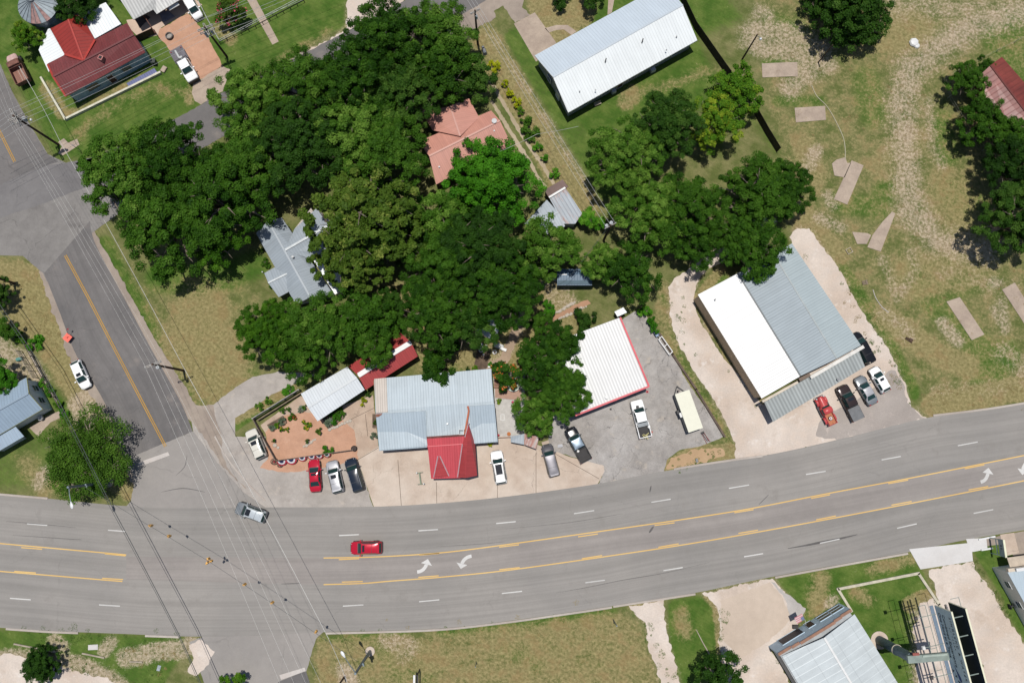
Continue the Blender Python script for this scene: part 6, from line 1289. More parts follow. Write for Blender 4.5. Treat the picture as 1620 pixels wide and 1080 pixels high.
pole(359, 90, 9.2, 'pole with double crossarms beside the red gravel driveway', [(ang(310, 32, 330, 24), 2.5, 8.9, (-.12, .12), 4), (ang(310, 32, 320, 52), 2.2, 8.4, (-.12, .12), 3), (ang(310, 32, 330, 24), 2.4, 8.0, (-.12, .12), 4)], [(-.4, -.3, 6.9, .22), (.42, .2, 6.7, .2)])
pole(756, 70, 10.0, 'slim pole with white crossarm at the head of the lane', [(ang(747, 16, 760, 9), 1.6, 9.7, (-.08, .08), 3)], [(.2, -.3, 8.2, .16)])
pole(955, 380, 8.8, 'pole with white crossarm and two transformers in front of the grove', [(ang(958, 361, 973, 353), 2.0, 8.3, (0,), 3)], [(-.55, .05, 7.6, .24), (.15, .5, 7.5, .26)])
pole(1174, 94.5, 7.9, 'short pole with yard lamp beside the yellow green tree', [], [], .13, lamp=(.6, -.5, 7.4))
pole(1294.6, 99, 5.6, 'short bare post standing alone in the open field', [], [], .10)
pole(22.8, 448, 10.5, 'pole at the left edge below the intersection', [(aE, 2.2, 10.2, (0,), 3)], [])
def wire(pts, label, r=.016, sag=.5, m=None, group='overhead wires', name='overhead_wire', cat='wire'):
    """pts: list of (px,py,z) supports; a parabola between each pair"""
    P = [G(*p) if len(p) == 3 else V(p) for p in pts]; out = []
    for a, b in zip(P[:-1], P[1:]):
        n = 14
        for i in range(n):
            k = i / n; q = a.lerp(b, k); q.z -= sag * 4 * k * (1 - k); out.append(q)
    out.append(P[-1]); mb = MB(); mb.tube(out, r, 5); o = mb.obj(name, m or WIRE, None); return tag(o, label, cat, group)
gW = 'wires over the red roofed house'
for i, (a, b, c, d) in enumerate([((10, 176), (312, 33), (-60, 208), (520, -62)), ((20, 178), (322, 30), (-60, 222), (520, -50)), ((12, 192), (326, 43), (-60, 236), (520, -36)), ((19, 197), (334, 46), (-60, 240), (520, -30)), ((30, 203), (340, 54), (-60, 252), (520, -18))]):
    wire([(c[0], c[1], 10.5), (a[0], a[1], 10.6), (b[0], b[1], 8.8), (d[0], d[1], 9.5)], 'pale thin wire strung over the red roofed house between two poles', .018, .35, group=gW)
gW = 'wires running along the right of the side street'
for a, b, c, d in [((8, 182), (227, 574), (455, 1110), (-60, 70)), ((14, 186), (235, 570.5), (478, 1110), (-50, 60)), ((20, 189), (244, 567), (497, 1110), (-42, 50)), ((28, 190), (252, 563.5), (522, 1110), (-30, 40))]:
    wire([(d[0], d[1], 10.4), (a[0], a[1], 10.6), (b[0], b[1], 10.5), (c[0], c[1], 10.5)], 'pale thin wire running above the right edge of the side street', .012, .5, group=gW)
wire([(30, 105, 7.5), (96, 226, 7.3), (292, 584, 7.4), (520, 1010, 7.2), (560, 1110, 7.2)], 'lowest and thickest pale wire along the right edge of the side street', .03, .5, group=gW)
gW = 'telephone cables left of the side street'
wire([(-40, 425, 6.2), (60, 570, 6.3), (178, 803, 6.3), (283, 1003, 6.3), (326, 1100, 6.3)], 'thick dark telephone cable crossing the highway, upper of the pair', .05, .12, CABLE, gW)
wire([(-44, 428, 6.0), (56, 571, 6.1), (175, 804, 6.1), (281, 1004, 6.1), (323, 1100, 6.1)], 'thick dark telephone cable crossing the highway, lower of the pair', .03, .12, CABLE, gW)
gW = 'wires along the lane'
for dx, l in ((-5, 'pale wire over the lane, nearest the salmon roof'), (1, 'middle pale wire over the lane'), (7, 'pale wire over the lane, nearest the long white house')): wire([(752 + dx - 60, -90, 9.5), (752 + dx, 12, 9.6), (964 + dx * 1.2, 355 - dx * .5, 8.3)], l, .02, .4, group=gW)
wire([(964, 357, 8.0), (900, 440, 5), (842, 478, 4)], 'dark service wire from the lane pole down to the shaded yard', .025, .3, CABLE, 'service wires'); wire([(915, 200, 5), (850, 212, 7), (790, 240, 7)], 'pale service wire across the lane to the long white house', .022, .2, group='service wires')
# street lights on tall steel strain poles
def street_light(base, head, label):
    p = G(*base); h = 10.8; t = thing('street_lamp', label, 'street lamp', (p.x, p.y, 0), 0, 'street lamps at the junction')
    mb = MB(); mb.tube([(0, 0, 0), (0, 0, h)], [.24, .16], 14); mb.obj('pole', GALV, t, smooth='angle')
    mb = MB(); mb.lathe((0, 0, 0), [(.7, 0), (.7, .12), (.01, .12)], 24); mb.obj('footing', C_APR, t)
    hd = G(head[0], head[1], h) - V((p.x, p.y, 0)); d = V((hd.x, hd.y, 0)).normalized(); b = d * (V((hd.x, hd.y, 0)).length - .45)
    mb = MB(); mb.tube([(0, 0, h - .3), tuple(b * .5 + V((0, 0, h - .05))), tuple(b + V((0, 0, h)))], [.07, .06, .05], 8); mb.obj('arm', GALV, t)
    mb = MB(); s = V((-d.y, d.x, 0)); secs = []
    for k, w, z in ((0, .07, .05), (.2, .13, .09), (.5, .22, .12), (.8, .20, .10), (1.0, .08, .05)):
        c = b + d * k; secs.append([tuple(c + s * w * cos(a) + V((0, 0, h + z * sin(a)))) for a in [2 * pi * i / 10 for i in range(10)]])
    mb.loft(secs, closed=True); mb.obj('lamp_head', LAMPW, t, smooth='angle')
    mb = MB(); mb.cyl((.25, .1, 6.6), .14, .5, 8); mb.box((.3, -.12, 6.5), (.2, .25, .3)); mb.obj('control_box', GALV, t); return t
street_light((172, 763), (113, 798), 'steel street lamp in the feathery mesquite at the highway corner'); street_light((585.5, 1029.5), (543, 1035), 'steel street lamp with round concrete footing on the lower verge')
SY = pm('signal_yellow', sc(250, 190, 96), .5, var=.04); LEN = {c: pm('lens_' + c, v, .3) for c, v in (('red', (.20, .02, .02, 1)), ('amber', (.22, .12, .02, 1)), ('green', (.02, .12, .06, 1)))}
a0, a1 = G(127, 768, 6.7), G(573, 1047, 6.9)
span = [(131, 768.5, 6.9), (178, 796, 6.75), (236, 831, 6.6), (265, 848, 6.55), (328, 886, 6.5), (384, 923, 6.5), (428, 952, 6.55), (498, 1000, 6.7), (566, 1046, 6.9)]
wire(span, 'dark span wire carrying the traffic signals across the junction', .022, .02, CABLE, None, 'span_wire')
sg = 'traffic signals on the span wire'
def signal(px, py, faces, label):
    p = G(px, py, 6.5); t = thing('traffic_signal', label, 'traffic signal', (p.x, p.y, 5.4), radians(-20), sg); t.scale = (.82, .82, .82)
    m = MB(); m.cyl((0, 0, 1.25), .03, .35, 6); m.obj('hanger', CABLE, t)
    for a in faces:
        ca, sa = cos(a), sin(a); o = .28 if len(faces) > 1 else .0
        m = MB(); m.box((ca * o, sa * o, .55), (.22, .34, 1.1), a); hs = m.obj('housing', SY, t)
        for z, c in ((.92, 'red'), (.55, 'amber'), (.18, 'green')):
            x = o + .12; m = MB(); m.cyl((0, 0, 0), .13, .02, 14, axis='x'); l = m.obj('lens', LEN[c], hs); l.location = (ca * x, sa * x, z); l.rotation_euler[2] = a
            m = MB(); secs = []
            for q in (x, x + .22): secs.append([(ca * q - sa * .15 * cos(u), sa * q + ca * .15 * cos(u), z + .15 * sin(u)) for u in [radians(-20 + 220 * i / 8) for i in range(9)]])
            m.loft(secs, caps=False); m.obj('visor', SY, hs)
signal(236, 832, [pi], 'traffic signal nearest the mesquite corner'); signal(265, 849, [pi * .9], 'second traffic signal from the mesquite corner'); signal(328, 888, [0.3, pi * .63 + .3, pi * 1.3 + .3], 'three way traffic signal cluster at the middle of the span'); signal(384, 925, [0], 'small traffic signal just past the three way cluster'); signal(428, 954, [0.2], 'second traffic signal from the lower kerb'); signal(498, 1001, [pi / 2], 'traffic signal at the lower kerb corner')

# ---------------------------------------------------------------- billboard
def text_mesh(parent, s, size, mat_, origin, xdir, ydir, name='lettering', extr=.01, space=1.0):
    cu = bpy.data.curves.new('lettering', 'FONT'); cu.body = s; cu.size = size; cu.extrude = extr; cu.space_character = space
    o = bpy.data.objects.new('tmp', cu); COL.objects.link(o); dg = bpy.context.evaluated_depsgraph_get(); me = bpy.data.meshes.new_from_object(o.evaluated_get(dg)); bpy.data.objects.remove(o)
    me.materials.clear(); me.materials.append(mat_); z = xdir.cross(ydir); M = Matrix((xdir, ydir, z)).transposed().to_4x4(); M.translation = origin; me.transform(M)
    ob = bpy.data.objects.new(name, me); COL.objects.link(ob); ob.parent = parent; return ob
B0 = G(1391, 1012); t = thing('billboard', 'double faced billboard on a cantilever column with grey blue advert face', 'billboard', (B0.x, B0.y, 0)); O = V((B0.x, B0.y, 0))
BS = pm('billboard_steel', sc(104, 122, 132), .5, metal=.2, var=.12); BG = pm('billboard_grey_green', sc(146, 160, 152), .6); BF = pm('billboard_face', sc(236, 250, 255), .6, var=.05); BB = pm('billboard_back', sc(52, 72, 84), .7, streak=(1, 6, 6)); BCAP = pm('pale_cap_strip', sc(246, 244, 214), .5, var=.03); INK = pm('billboard_ink', sc(58, 70, 80), .7)
mb = MB(); mb.tube([(0, 0, 0), (0, 0, 9.2)], .68, 28); mb.obj('column', BS, t, smooth='angle')
mb = MB(); mb.lathe((0, 0, 5.2), [(.70, 0), (.78, 0), (.78, .12), (.70, .12)], 28); mb.obj('flange', pm('pale_flange', sc(206, 196, 176), .6), t)
mb = MB(); mb.lathe((0, 0, 0), [(1.3, 0), (1.3, .12), (.6, .12)], 28); mb.obj('footing', C_APR, t)
e = G(1498, 1037, 9.6) - O; c = V((0, 0, 9.6)); d = V((e.x, e.y, 0)).normalized(); s = V((-d.y, d.x, 0))
mb = MB(); mb.beam(c - d * .8, c + d * (V((e.x, e.y, 0)).length + 2.6), 1.0, .5); mb.obj('cantilever_beam', BG, t)
mb = MB(); mb.beam(c + s * .32 + V((0, 0, .28)) + d * 1.2, c + s * .32 + d * 4.6 + V((0, 0, .28)), .25, .2); mb.obj('conduit_box', pm('pale_conduit', sc(180, 194, 184), .6), t)
mb = MB(); mb.box((c + d * .3 + s * .7 + V((0, 0, .35))), (.9, .35, .22), atan2(d.y, d.x)); mb.obj('red_motor', pm('dull_red', sc(160, 86, 76), .6), t)
f0 = G(1478, 957, 9.5) - O; f1 = G(1512, 1083, 9.5) - O; fd = V(((f1 - f0).x, (f1 - f0).y, 0)).normalized(); n1 = V((fd.y, -fd.x, 0)); L = 14.6
if n1.dot(V((-1, 0, 0))) < 0: n1 = -n1
z0, z1 = 9.5, 13.5
def panel(o, nm, front, back, thick=.22):
    m = MB(); a = V((o.x, o.y, 0)); b = a + fd * L; w = (a - b); nn = n1 * thick
    m.face([a + V((0, 0, z0)), b + V((0, 0, z0)), b + V((0, 0, z1)), a + V((0, 0, z1))], 0); q = -nn
    m.face([a + q + V((0, 0, z0)), a + q + V((0, 0, z1)), b + q + V((0, 0, z1)), b + q + V((0, 0, z0))], 1)
    for (p1, p2, zz0, zz1) in ((a, a + q, z0, z1), (b, b + q, z0, z1)): m.face([p1 + V((0, 0, zz0)), p1 + V((0, 0, zz1)), p2 + V((0, 0, zz1)), p2 + V((0, 0, zz0))], 2)
    for zz in (z0, z1): m.face([a + V((0, 0, zz)), b + V((0, 0, zz)), b + q + V((0, 0, zz)), a + q + V((0, 0, zz))], 2)
    return m.obj(nm, [front, back, BCAP], t)
p1 = panel(f0, 'advert_panel', BF, BB)
g0 = f0 - n1 * 1.75 - fd * .0; p2 = panel(g0 - n1 * .22, 'rear_panel', BB, BF)
# frame between the panels
for k in range(6):
    q = f0 + fd * (1.0 + k * 2.5) - n1 * .22; q.z = 0; m = MB(); m.beam(q + V((0, 0, 12.9)), q - n1 * 1.5 + V((0, 0, 12.9)), .12, .12); m.beam(q + V((0, 0, 10)), q - n1 * 1.5 + V((0, 0, 10)), .14, .14); m.obj('cross_brace', BG, t)
for k, zz in ((.5, 11.2), (.95, 10.2)):
    m = MB(); q = f0 - n1 * (.25 + k); q.z = 0; m.beam(q + V((0, 0, zz)), q + fd * L + V((0, 0, zz)), .22, .3); m.obj('stringer', pm('stringer_grey', sc(140, 134, 134), .6), t)
m = MB(); q = f0 + n1 * .35; q.z = 0; m.beam(q + V((0, 0, 9.3)), q + fd * L + V((0, 0, 9.3)), .5, .08); m.obj('ledge', pm('ledge_blue', sc(120, 140, 160), .6), t)
# lettering on the advert face, read from the road side
xd = fd if fd.cross(V((0, 0, 1))).dot(n1) > 0 else -fd
st = f0 if xd == fd else f0 + fd * L; off = n1 * .02
def tx(s, size, along_, z, sp=1.0): text_mesh(p1, s, size, INK, V((st.x, st.y, 0)) + xd * along_ + off + V((0, 0, z)), xd, V((0, 0, 1)), space=sp)
tx('SINGLENC & WATERS', .62, .9, 12.55, 1.55); tx('o f   t e x a s', .34, 2.4, 12.0, 1.5); tx('Combined Experience', .78, .9, 10.9); tx('One Mind at a Time', .74, .8, 10.05)
rn = random.Random(2); m = MB()
for i in range(60):
    u = 8.2 + rn.random() ** .7 * 6.0; z = z0 + .15 + rn.random() * min(3.2, (u - 7.6) * .55); a = rn.uniform(0, 3.1); l = rn.uniform(.2, .7); q = V((st.x, st.y, 0)) + xd * u + off * rn.uniform(.8, 1.4) + V((0, 0, z)); v1 = xd * cos(a) + V((0, 0, sin(a))); v2 = -xd * sin(a) + V((0, 0, cos(a)))
    if u + l < 14.4: m.face([q - v1 * l * .5, q + v2 * l * .13, q + v1 * l * .5, q - v2 * l * .13])
m.obj('printed_foliage', INK, p1)
m = MB(); q = V((st.x, st.y, 0)) + xd * 8.6 + off * 1.5 + V((0, 0, 11.2)); m.face([q + xd * x_ + V((0, 0, z_)) for x_, z_ in ((-1.0, -.7), (-.2, -.25), (.5, .25), (1.1, .3), (1.25, .0), (.9, -.25), (.3, -.35), (-.3, -.5))]); m.obj('printed_bird', pm('printed_blue', sc(66, 86, 150), .7), p1)
# catwalk and lamp arms on the road side
for k in range(4):
    m = MB(); q = f0 + fd * (1.2 + k * 4.0) + n1 * .0; q.z = 0; m.beam(q + V((0, 0, 9.35)), q + n1 * 2.9 + V((0, 0, 9.35)), .07, .07); ar = m.obj('lamp_arm', BG, t)
    m = MB(); w = q + n1 * 2.9; m.box((w.x, w.y, 9.42), (.55, .5, .2), atan2(fd.y, fd.x), tx=.7, ty=.7); m.obj('flood_lamp', [pm('lamp_dark', sc(70, 66, 66), .6), T_WHT][k == 1], ar)
for k in (1.2, 2.1):
    m = MB(); q = f0 + n1 * k - fd * .3; q.z = 0; m.beam(q + V((0, 0, 9.42)), q + fd * (L + .3) + V((0, 0, 9.42)), .06, .06); m.obj('walkway_rail', BG, t)
for k in range(6):
    m = MB(); q = f0 + fd * (-.3 + k * 2.9); q.z = 0; m.beam(q + n1 * 1.2 + V((0, 0, 9.45)), q + n1 * 2.1 + V((0, 0, 9.45)), .06, .06); m.obj('walkway_rung', BG, t)
m = MB(); q = g0 - n1 * .3; q.z = 0; m.beam(q - fd * .3 - n1 * .4 + V((0, 0, 9.4)), q - fd * .3 - n1 * 1.6 + V((0, 0, 9.4)), .06, .06); m.beam(q - fd * .3 - n1 * 1.6 + V((0, 0, 9.4)), q + fd * L - n1 * 1.6 + V((0, 0, 9.4)), .06, .06); m.obj('rear_walkway', BG, t)

# roadside sign, bottom right
p = G(1566, 862); d = (G(1572, 843) - G(1576, 872)).normalized(); t = thing('roadside_sign', 'small white framed roadside sign beside the new concrete apron', 'sign', (p.x, p.y, 0), atan2(d.y, d.x))
for x in (-1.15, 1.15): m = MB(); m.beam((x, 0, 0), (x, 0, 3.4), .12, .12); m.obj('post', pm('pale_green_post', sc(206, 224, 210), .5), t)
m = MB(); m.box((0, 0, 2.9), (2.5, .22, 1.2)); sp = m.obj('sign_panel', pm('sign_blue_grey', sc(150, 170, 172), .5), t)
m = MB(); m.box((0, 0, 3.54), (2.56, .28, .1)); m.obj('top_frame', pm('cream_frame', sc(246, 246, 214), .5), sp)
text_mesh(sp, '8 8', .5, INK, V((.45, .13, 2.7)), V((-1, 0, 0)), V((0, 0, 1)))
m = MB(); m.beam((-1.15, 0, 1.6), (1.15, 0, 1.6), .1, .1); m.obj('cross_bar', pm('pale_green_post', sc(206, 224, 210), .5), t)
for q0, q1, l in (((1548, 853), (1574, 848), 'white kerb rail on the road side of the roadside sign'), ((1552, 869.5), (1570, 866.5), 'white kerb rail on the lawn side of the roadside sign')):
    m = MB(); m.beam(G(*q0, .12), G(*q1, .12), .25, .24); tag(m.obj('kerb_rail', T_WHT), l, 'kerb rail')

# ---------------------------------------------------------------- fences and walls
def fence_line(name, label, cat, pts, h, post, rails=2, pw=.09, m=None, rail=.05, step=2.4, group=None, mesh=None, caps=None):
    P = [G(*p) for p in pts]; t = thing(name, label, cat, (P[0].x, P[0].y, 0), 0, group); s = arclen(P); n = max(1, int(s[-1] / step))
    for i in range(n + 1):
        q, _ = along(P, s, s[-1] * i / n); mb = MB(); mb.beam(q, q + V((0, 0, h)), pw, pw); mb.obj('post', m, t, world=True)
    for k in range(rails):
        z = h * (1 - k * .8 / max(1, rails)) - .06
        for a, b in zip(P[:-1], P[1:]): mb = MB(); mb.beam(a + V((0, 0, z)), b + V((0, 0, z)), rail, rail * 1.6); mb.obj('rail', caps or m, t, world=True)
    return t
def solid_wall(name, label, cat, pts, h, w, m, z0=0, cap=None, group=None):
    P = [G(*p) for p in pts]; t = thing(name, label, cat, (P[0].x, P[0].y, 0), 0, group)
    for i, (a, b) in enumerate(zip(P[:-1], P[1:])):
        d = (b - a).normalized() * w / 2 * (1 if i < len(P) - 2 else 0); mb = MB(); mb.beam(a + V((0, 0, h / 2 + z0)), b + d + V((0, 0, h / 2 + z0)), w, h); mb.obj('wall_section', m, t, world=True)
        if cap: mb = MB(); mb.beam(a + V((0, 0, h + z0 + .03)), b + d + V((0, 0, h + z0 + .03)), w + .06, .06); mb.obj('cap', cap, t, world=True)
    return t
def plank_fence(label, pts, h):
    P = [G(*p) for p in pts]; t = thing('plank_fence', label, 'fence', (P[0].x, P[0].y, 0), 0, 'dark plank fences'); s = arclen(P); n = int(s[-1] / .16); mb = MB(); rn = random.Random(3)
    for i in range(n):
        q, d = along(P, s, s[-1] * (i + .5) / n); mb.box((q.x, q.y, h / 2 + rn.uniform(-.02, .02)), (.15, .03, h), atan2(d.y, d.x))
    pl = mb.obj('planks', pm('dark_fence_plank', sc(70, 60, 52), .9, var=.3), t, world=True); tag(pl, kind='stuff')
    for z in (.4, h - .3):
        for a, b in zip(P[:-1], P[1:]): mb = MB(); mb.beam(a + V((.05, .02, z)), b + V((.05, .02, z)), .05, .1); mb.obj('rail', WOODD, t, world=True)
plank_fence('long dark plank privacy fence beside the long white house', [(1067, -20), (1098, 45), (1145, 112), (1158, 130)], 2.0); plank_fence('short dark plank fence end emerging below the yellow green tree', [(1192, 178), (1210, 210), (1229, 241)], 2.0)
WHP = pm('white_paint_rail', sc(226, 222, 200), .7, var=.15); PIP = pm('pale_pipe', sc(206, 208, 204), .5)
solid_wall('low_wall', 'low pale wall around the corner lawn of the red roofed house', 'wall', [(67, 124), (105.5, 190), (256, 116)], .55, .32, WHP)
solid_wall('low_wall', 'pale wall edging between the red roofed house and the trash bin', 'wall', [(224, 70), (243, 103)], .6, .22, WHP)
fence_line('yard_fence', 'pale pipe fence around the yard of the pink crape myrtle', 'fence', [(308, -12), (331, 34), (350, 68), (404, 40), (480, 0)], 1.1, 3, 2, .07, PIP, .05, 2.6)
fence_line('garden_fence', 'low dark post fence in front of the pale pipe yard fence', 'fence', [(349, 70), (405, 45), (482, 4)], .8, 2, 1, .09, pm('dark_post_wood', sc(70, 66, 60), .9), .05, 1.2)
plank = pm('brown_gate_plank', sc(104, 82, 66), .9, var=.25)
mb = MB(); a, b = G(219, 66), G(247, 53)
t = thing('wood_gate', 'brown plank gate between the red roofed house and the patio', 'gate', (a.x, a.y, 0))
mb = MB(); mb.beam(a + V((0, 0, .8)), b + V((0, 0, .8)), .06, 1.6); mb.obj('gate_panel', plank, t, world=True)
for q in (a, b): mb = MB(); mb.beam(q, q + V((0, 0, 1.8)), .14, .14); mb.obj('post', plank, t, world=True)
STN = pm('stacked_stone', sc(196, 184, 168), .9, var=.3, scale=3)
fence_line('garden_fence', 'weathered post fence on stone footing along the left edge garden', 'fence', [(46, 548), (72, 596), (100, 644)], 1.2, 2, 2, .14, pm('fence_post_dark', sc(92, 80, 70), .9), .06, 1.7)
solid_wall('stone_edging', 'pale stone edging beside the left edge garden fence', 'wall', [(44, 549), (70, 598), (98, 646)], .35, .35, STN)
fence_line('trellis', 'grey wooden trellis across the left edge garden', 'trellis', [(36, 556), (62, 598)], 1.8, 2, 4, .09, pm('grey_trellis', sc(170, 160, 144), .85), .05, 1.2); fence_line('trellis', 'short grey trellis at the far left of the garden', 'trellis', [(-2, 556), (10, 578)], 1.8, 2, 4, .09, pm('grey_trellis', sc(170, 160, 144), .85), .05, 1.0)
# timber garden wall by the street
TMB = pm('grey_timber', sc(176, 170, 164), .85, var=.2, streak=(1, 1, 1)); TMD = pm('stacked_rail', sc(140, 122, 104), .85, var=.25)
t = fence_line('timber_fence', 'weathered split rail fence closing the back of the gravel garden', 'fence', [(404, 662), (476, 617)], 1.5, 2, 3, .2, TMB, .12, 2.2)
for k in (.35, .75): 
    mb = MB(); mb.beam(G(407, 665, k), G(478, 620.5, k), .14, .14); mb.obj('rail', TMD, t, world=True)
fence_line('timber_fence', 'dark split rail fence on the street side of the gravel garden', 'fence', [(404, 664), (420, 694), (438, 726)], 1.1, 2, 3, .16, pm('dark_rail', sc(136, 120, 108), .9, var=.3), .10, 2.0)
t = fence_line('rail_fence', 'dark rail fence draped with red white and blue bunting', 'fence', [(440, 728), (500, 719.5), (560, 711)], 1.0, 2, 2, .13, pm('dark_rail', sc(116, 98, 88), .9, var=.3), .1, 2.0)
BR, BW, BBL = pm('bunting_red', sc(196, 48, 66), .8), pm('bunting_white', sc(238, 236, 236), .8, var=.03), pm('bunting_blue', sc(44, 52, 96), .8)
for i, (px, py, w) in enumerate([(448, 728, 1.5), (463, 725.5, 1.7), (480, 722.5, 1.3), (495, 720.5, 1.2), (507, 719.5, 1.1), (519, 717.5, 1.1)]):
    p = G(px, py); t = thing('bunting', 'pleated red white and blue half round bunting hung on the rail fence', 'bunting', (p.x, p.y, .95), ang(440, 728, 560, 711, .9), 'bunting along the rail fence')
    for r0, r1, m_, dz, nm in ((.0, .45, BBL, .02, 'blue_band'), (.45, .75, BW, .012, 'white_band'), (.75, 1.0, BR, .006, 'red_band')):
        m = MB(); secs = []
        for k in range(13):
            a = pi + pi * k / 12; rr = lambda r: (r * w * .5 * cos(a), r * w * .48 * sin(a) - .06, -.55 * r * abs(sin(a)) + dz + .03 * sin(k * 2.6)); secs.append([rr(r0 + .01), rr(r1)])
        m.loft(secs, caps=False); m.obj(nm, m_, t)
def wheel_prop(px, py, r, lab):
    p = G(px, py, .5); t = thing('wagon_wheel', lab, 'wagon wheel', (p.x, p.y, .12), .4, 'old wagon wheels'); t.rotation_euler[0] = radians(28)
    W_ = pm('old_wheel_wood', sc(96, 76, 70), .9); m = MB(); m.lathe((0, 0, .4), [(r - .07, -.04), (r, -.04), (r, .04), (r - .07, .04), (r - .07, -.04)], 24); m.obj('rim', W_, t)
    for k in range(6): a = pi * k / 6; m = MB(); m.beam((-r * .95 * cos(a), -r * .95 * sin(a), .4), (r * .95 * cos(a), r * .95 * sin(a), .4), .05, .04); m.obj('spoke', W_, t)
    m = MB(); m.cyl((0, 0, .4), .14, .2, 12); m.obj('hub', pm('red_hub', sc(168, 50, 52), .7), t)
wheel_prop(433, 728, .55, 'larger wagon wheel at the fence corner by the cream SUV'); wheel_prop(442, 733.5, .42, 'smaller wagon wheel leaning beside the larger one')
# ---------------------------------------------------------------- garden things
def simple(name, label, cat, px, py, build, m, z=0.0, rz=0.0, group=None, smooth=False):
    mb = MB(); build(mb); o = mb.obj(name, m, None, recenter=False, smooth=smooth); p = G(px, py, z); o.location = (p.x, p.y, z); o.rotation_euler[2] = rz; return tag(o, label, cat, group)
SOIL = pm('planter_soil', sc(110, 92, 76), .95, var=.3)
def planter(a, b, c, d, label, h=.4):
    P = [G(*q) for q in (a, b, c, d)]; t = thing('raised_bed', label, 'planter', centre(P), 0, 'raised beds in the gravel garden'); t.location[2] = 0
    for p, q in zip(P, P[1:] + P[:1]): mb = MB(); mb.beam(p + V((0, 0, h / 2)), q + V((0, 0, h / 2)), .12, h); mb.obj('board', TMD, t, world=True)
    mb = MB(); mb.prism([(p.x, p.y) for p in P], .02, h - .08); mb.obj('soil', SOIL, t, world=True)
planter((424, 672), (448, 658), (454, 668), (430, 682), 'raised bed of grey succulents below the split rail fence'); planter((512, 664), (538, 649), (544, 661), (519, 677), 'raised bed of succulents along the white shed'); planter((590, 655), (597, 655), (598, 676), (590, 676), 'narrow bare bed against the store left wall', .3)
STO = pm('pale_stone', sc(212, 200, 184), .9, var=.2)
def stone(mb, r, rn):
    vs = []; k = 7
    mb.lathe((rn.uniform(-.02, .02), 0, 0), [(r * .8, 0), (r, r * .2), (r * .8, r * .5), (r * .3, r * .62), (.01, r * .64)], 7)
for i, (x, y, r, l, g_) in enumerate([(486, 699, .32, 'pale rock in the red gravel beside the small plant', None), (435, 704, .35, 'pale rock heap by the dark rail fence', None), (440, 708, .25, 'smaller pale rock by the dark rail fence', None), (1445, 68, .8, 'white rubble boulder on the field track', None), (1450, 73, .5, 'smaller white rubble boulder on the field track', None)]): simple('rock', l, 'rock', x, y, lambda mb: stone(mb, r, random.Random(i)), STO if x < 1000 else T_WHT, rz=i)
rn = random.Random(11); k = 0
for (a, b, n) in (((866, 503), (910, 478), 16), ((878, 508), (928, 484), 16), ((556, 664), (520, 680), 9), ((480, 707), (500, 694), 7)):
    for i in range(n):
        x = a[0] + (b[0] - a[0]) * (i + rn.uniform(.2, .8)) / n; y = a[1] + (b[1] - a[1]) * (i + .5) / n + rn.uniform(-.8, .8); k += 1
        lab = {0: 'pale edging stone along the earth path behind the workshop', 1: 'pale edging stone of the gravel garden terrace'}[int(x < 700)]
        simple('edging_stone', lab, 'stone', x, y, lambda mb: stone(mb, rn.uniform(.16, .30), rn), STO, rz=rn.uniform(0, 3), group='edging stones of the earth path' if x > 700 else 'edging stones of the garden terrace')
sheet('garden_path', [(868, 506), (880, 498), (910, 482), (930, 474), (934, 480), (912, 492), (884, 506), (866, 520), (852, 540), (846, 536), (856, 516)], .012, pave('earth_path', sc(196, 154, 124), sc(182, 142, 114), var=.14, big=.4), .1, seed=31)
sheet('garden_path', [(748, 596), (760, 578), (790, 566), (812, 520), (824, 490), (832, 494), (822, 530), (804, 574), (786, 590), (775, 582)], .012, pave('pale_earth', sc(190, 166, 142), var=.14), .2, seed=32)
simple('flower_pot', 'dark barrel pot at the right end of the bunting fence', 'barrel', 561, 709, lambda m: m.lathe((0, 0, 0), [(.36, 0), (.46, .35), (.42, .75), (.36, .75), (.36, .6), (.01, .6)], 16), pm('dark_barrel', sc(70, 58, 54), .8))
sheet('garden_bed', [(750, 578), (756, 546), (776, 556), (770, 584), (756, 590)], .014, SOIL, .1, seed=33)
for x, y, l in ((761, 554, 'white tyre planter in the dark flower bed'), (782.5, 557, 'white tyre planter on the grass beside the dark flower bed')):
    p = G(x, y); t = thing('tyre_planter', l, 'planter', (p.x, p.y, 0)); m = MB(); m.lathe((0, 0, 0), [(.2, .0), (.34, 0), (.36, .12), (.3, .22), (.2, .22)], 20); m.obj('tyre', T_WHT, t); m = MB(); m.cyl((0, 0, .08), .2, .14, 14); m.obj('soil', SOIL, t)
for x, y, r, l in ((762, 546.5, .3, 'white pot at the top of the dark flower bed'), (765, 561, .16, 'small white pot in the dark flower bed'), (769.5, 547, .16, 'small white pot right of the bed top'), (774, 579.5, .22, 'white pot behind the store roof corner'), (779, 586, .14, 'small white pot beside the store back corner'), (654, 565, .2, 'white pot at the end of the red shed')): simple('flower_pot', l, 'pot', x, y, lambda m: m.lathe((0, 0, 0), [(r * .7, 0), (r, r * 1.6), (r * .85, r * 1.6), (r * .85, r * 1.3), (.01, r * 1.3)], 14), T_WHT)
def bath(m): m.loft([[(x, y * .30, .0), (x, y * .38, .45), (x, y * .30, .43), (x, 0, .2), (x, -y * .3, .43), (x, -y * .38, .45), (x, -y * .3, 0)] for x, y in ((-.75, .7), (-.6, 1), (.6, 1), (.75, .7))])
simple('trough', 'white bathtub trough planted with herbs behind the store', 'trough', 789, 547.5, bath, T_WHT, rz=ang(783, 545, 795, 550, 0)); simple('trough', 'small white trough at the end of the bathtub', 'trough', 797.5, 553, lambda m: m.box((0, 0, .2), (.7, .4, .4), tx=1.1, ty=1.1), T_WHT, rz=-.4)
DECK = pm('deck_boards', sc(192, 150, 128), .8, var=.2, streak=(1, 7, 1))
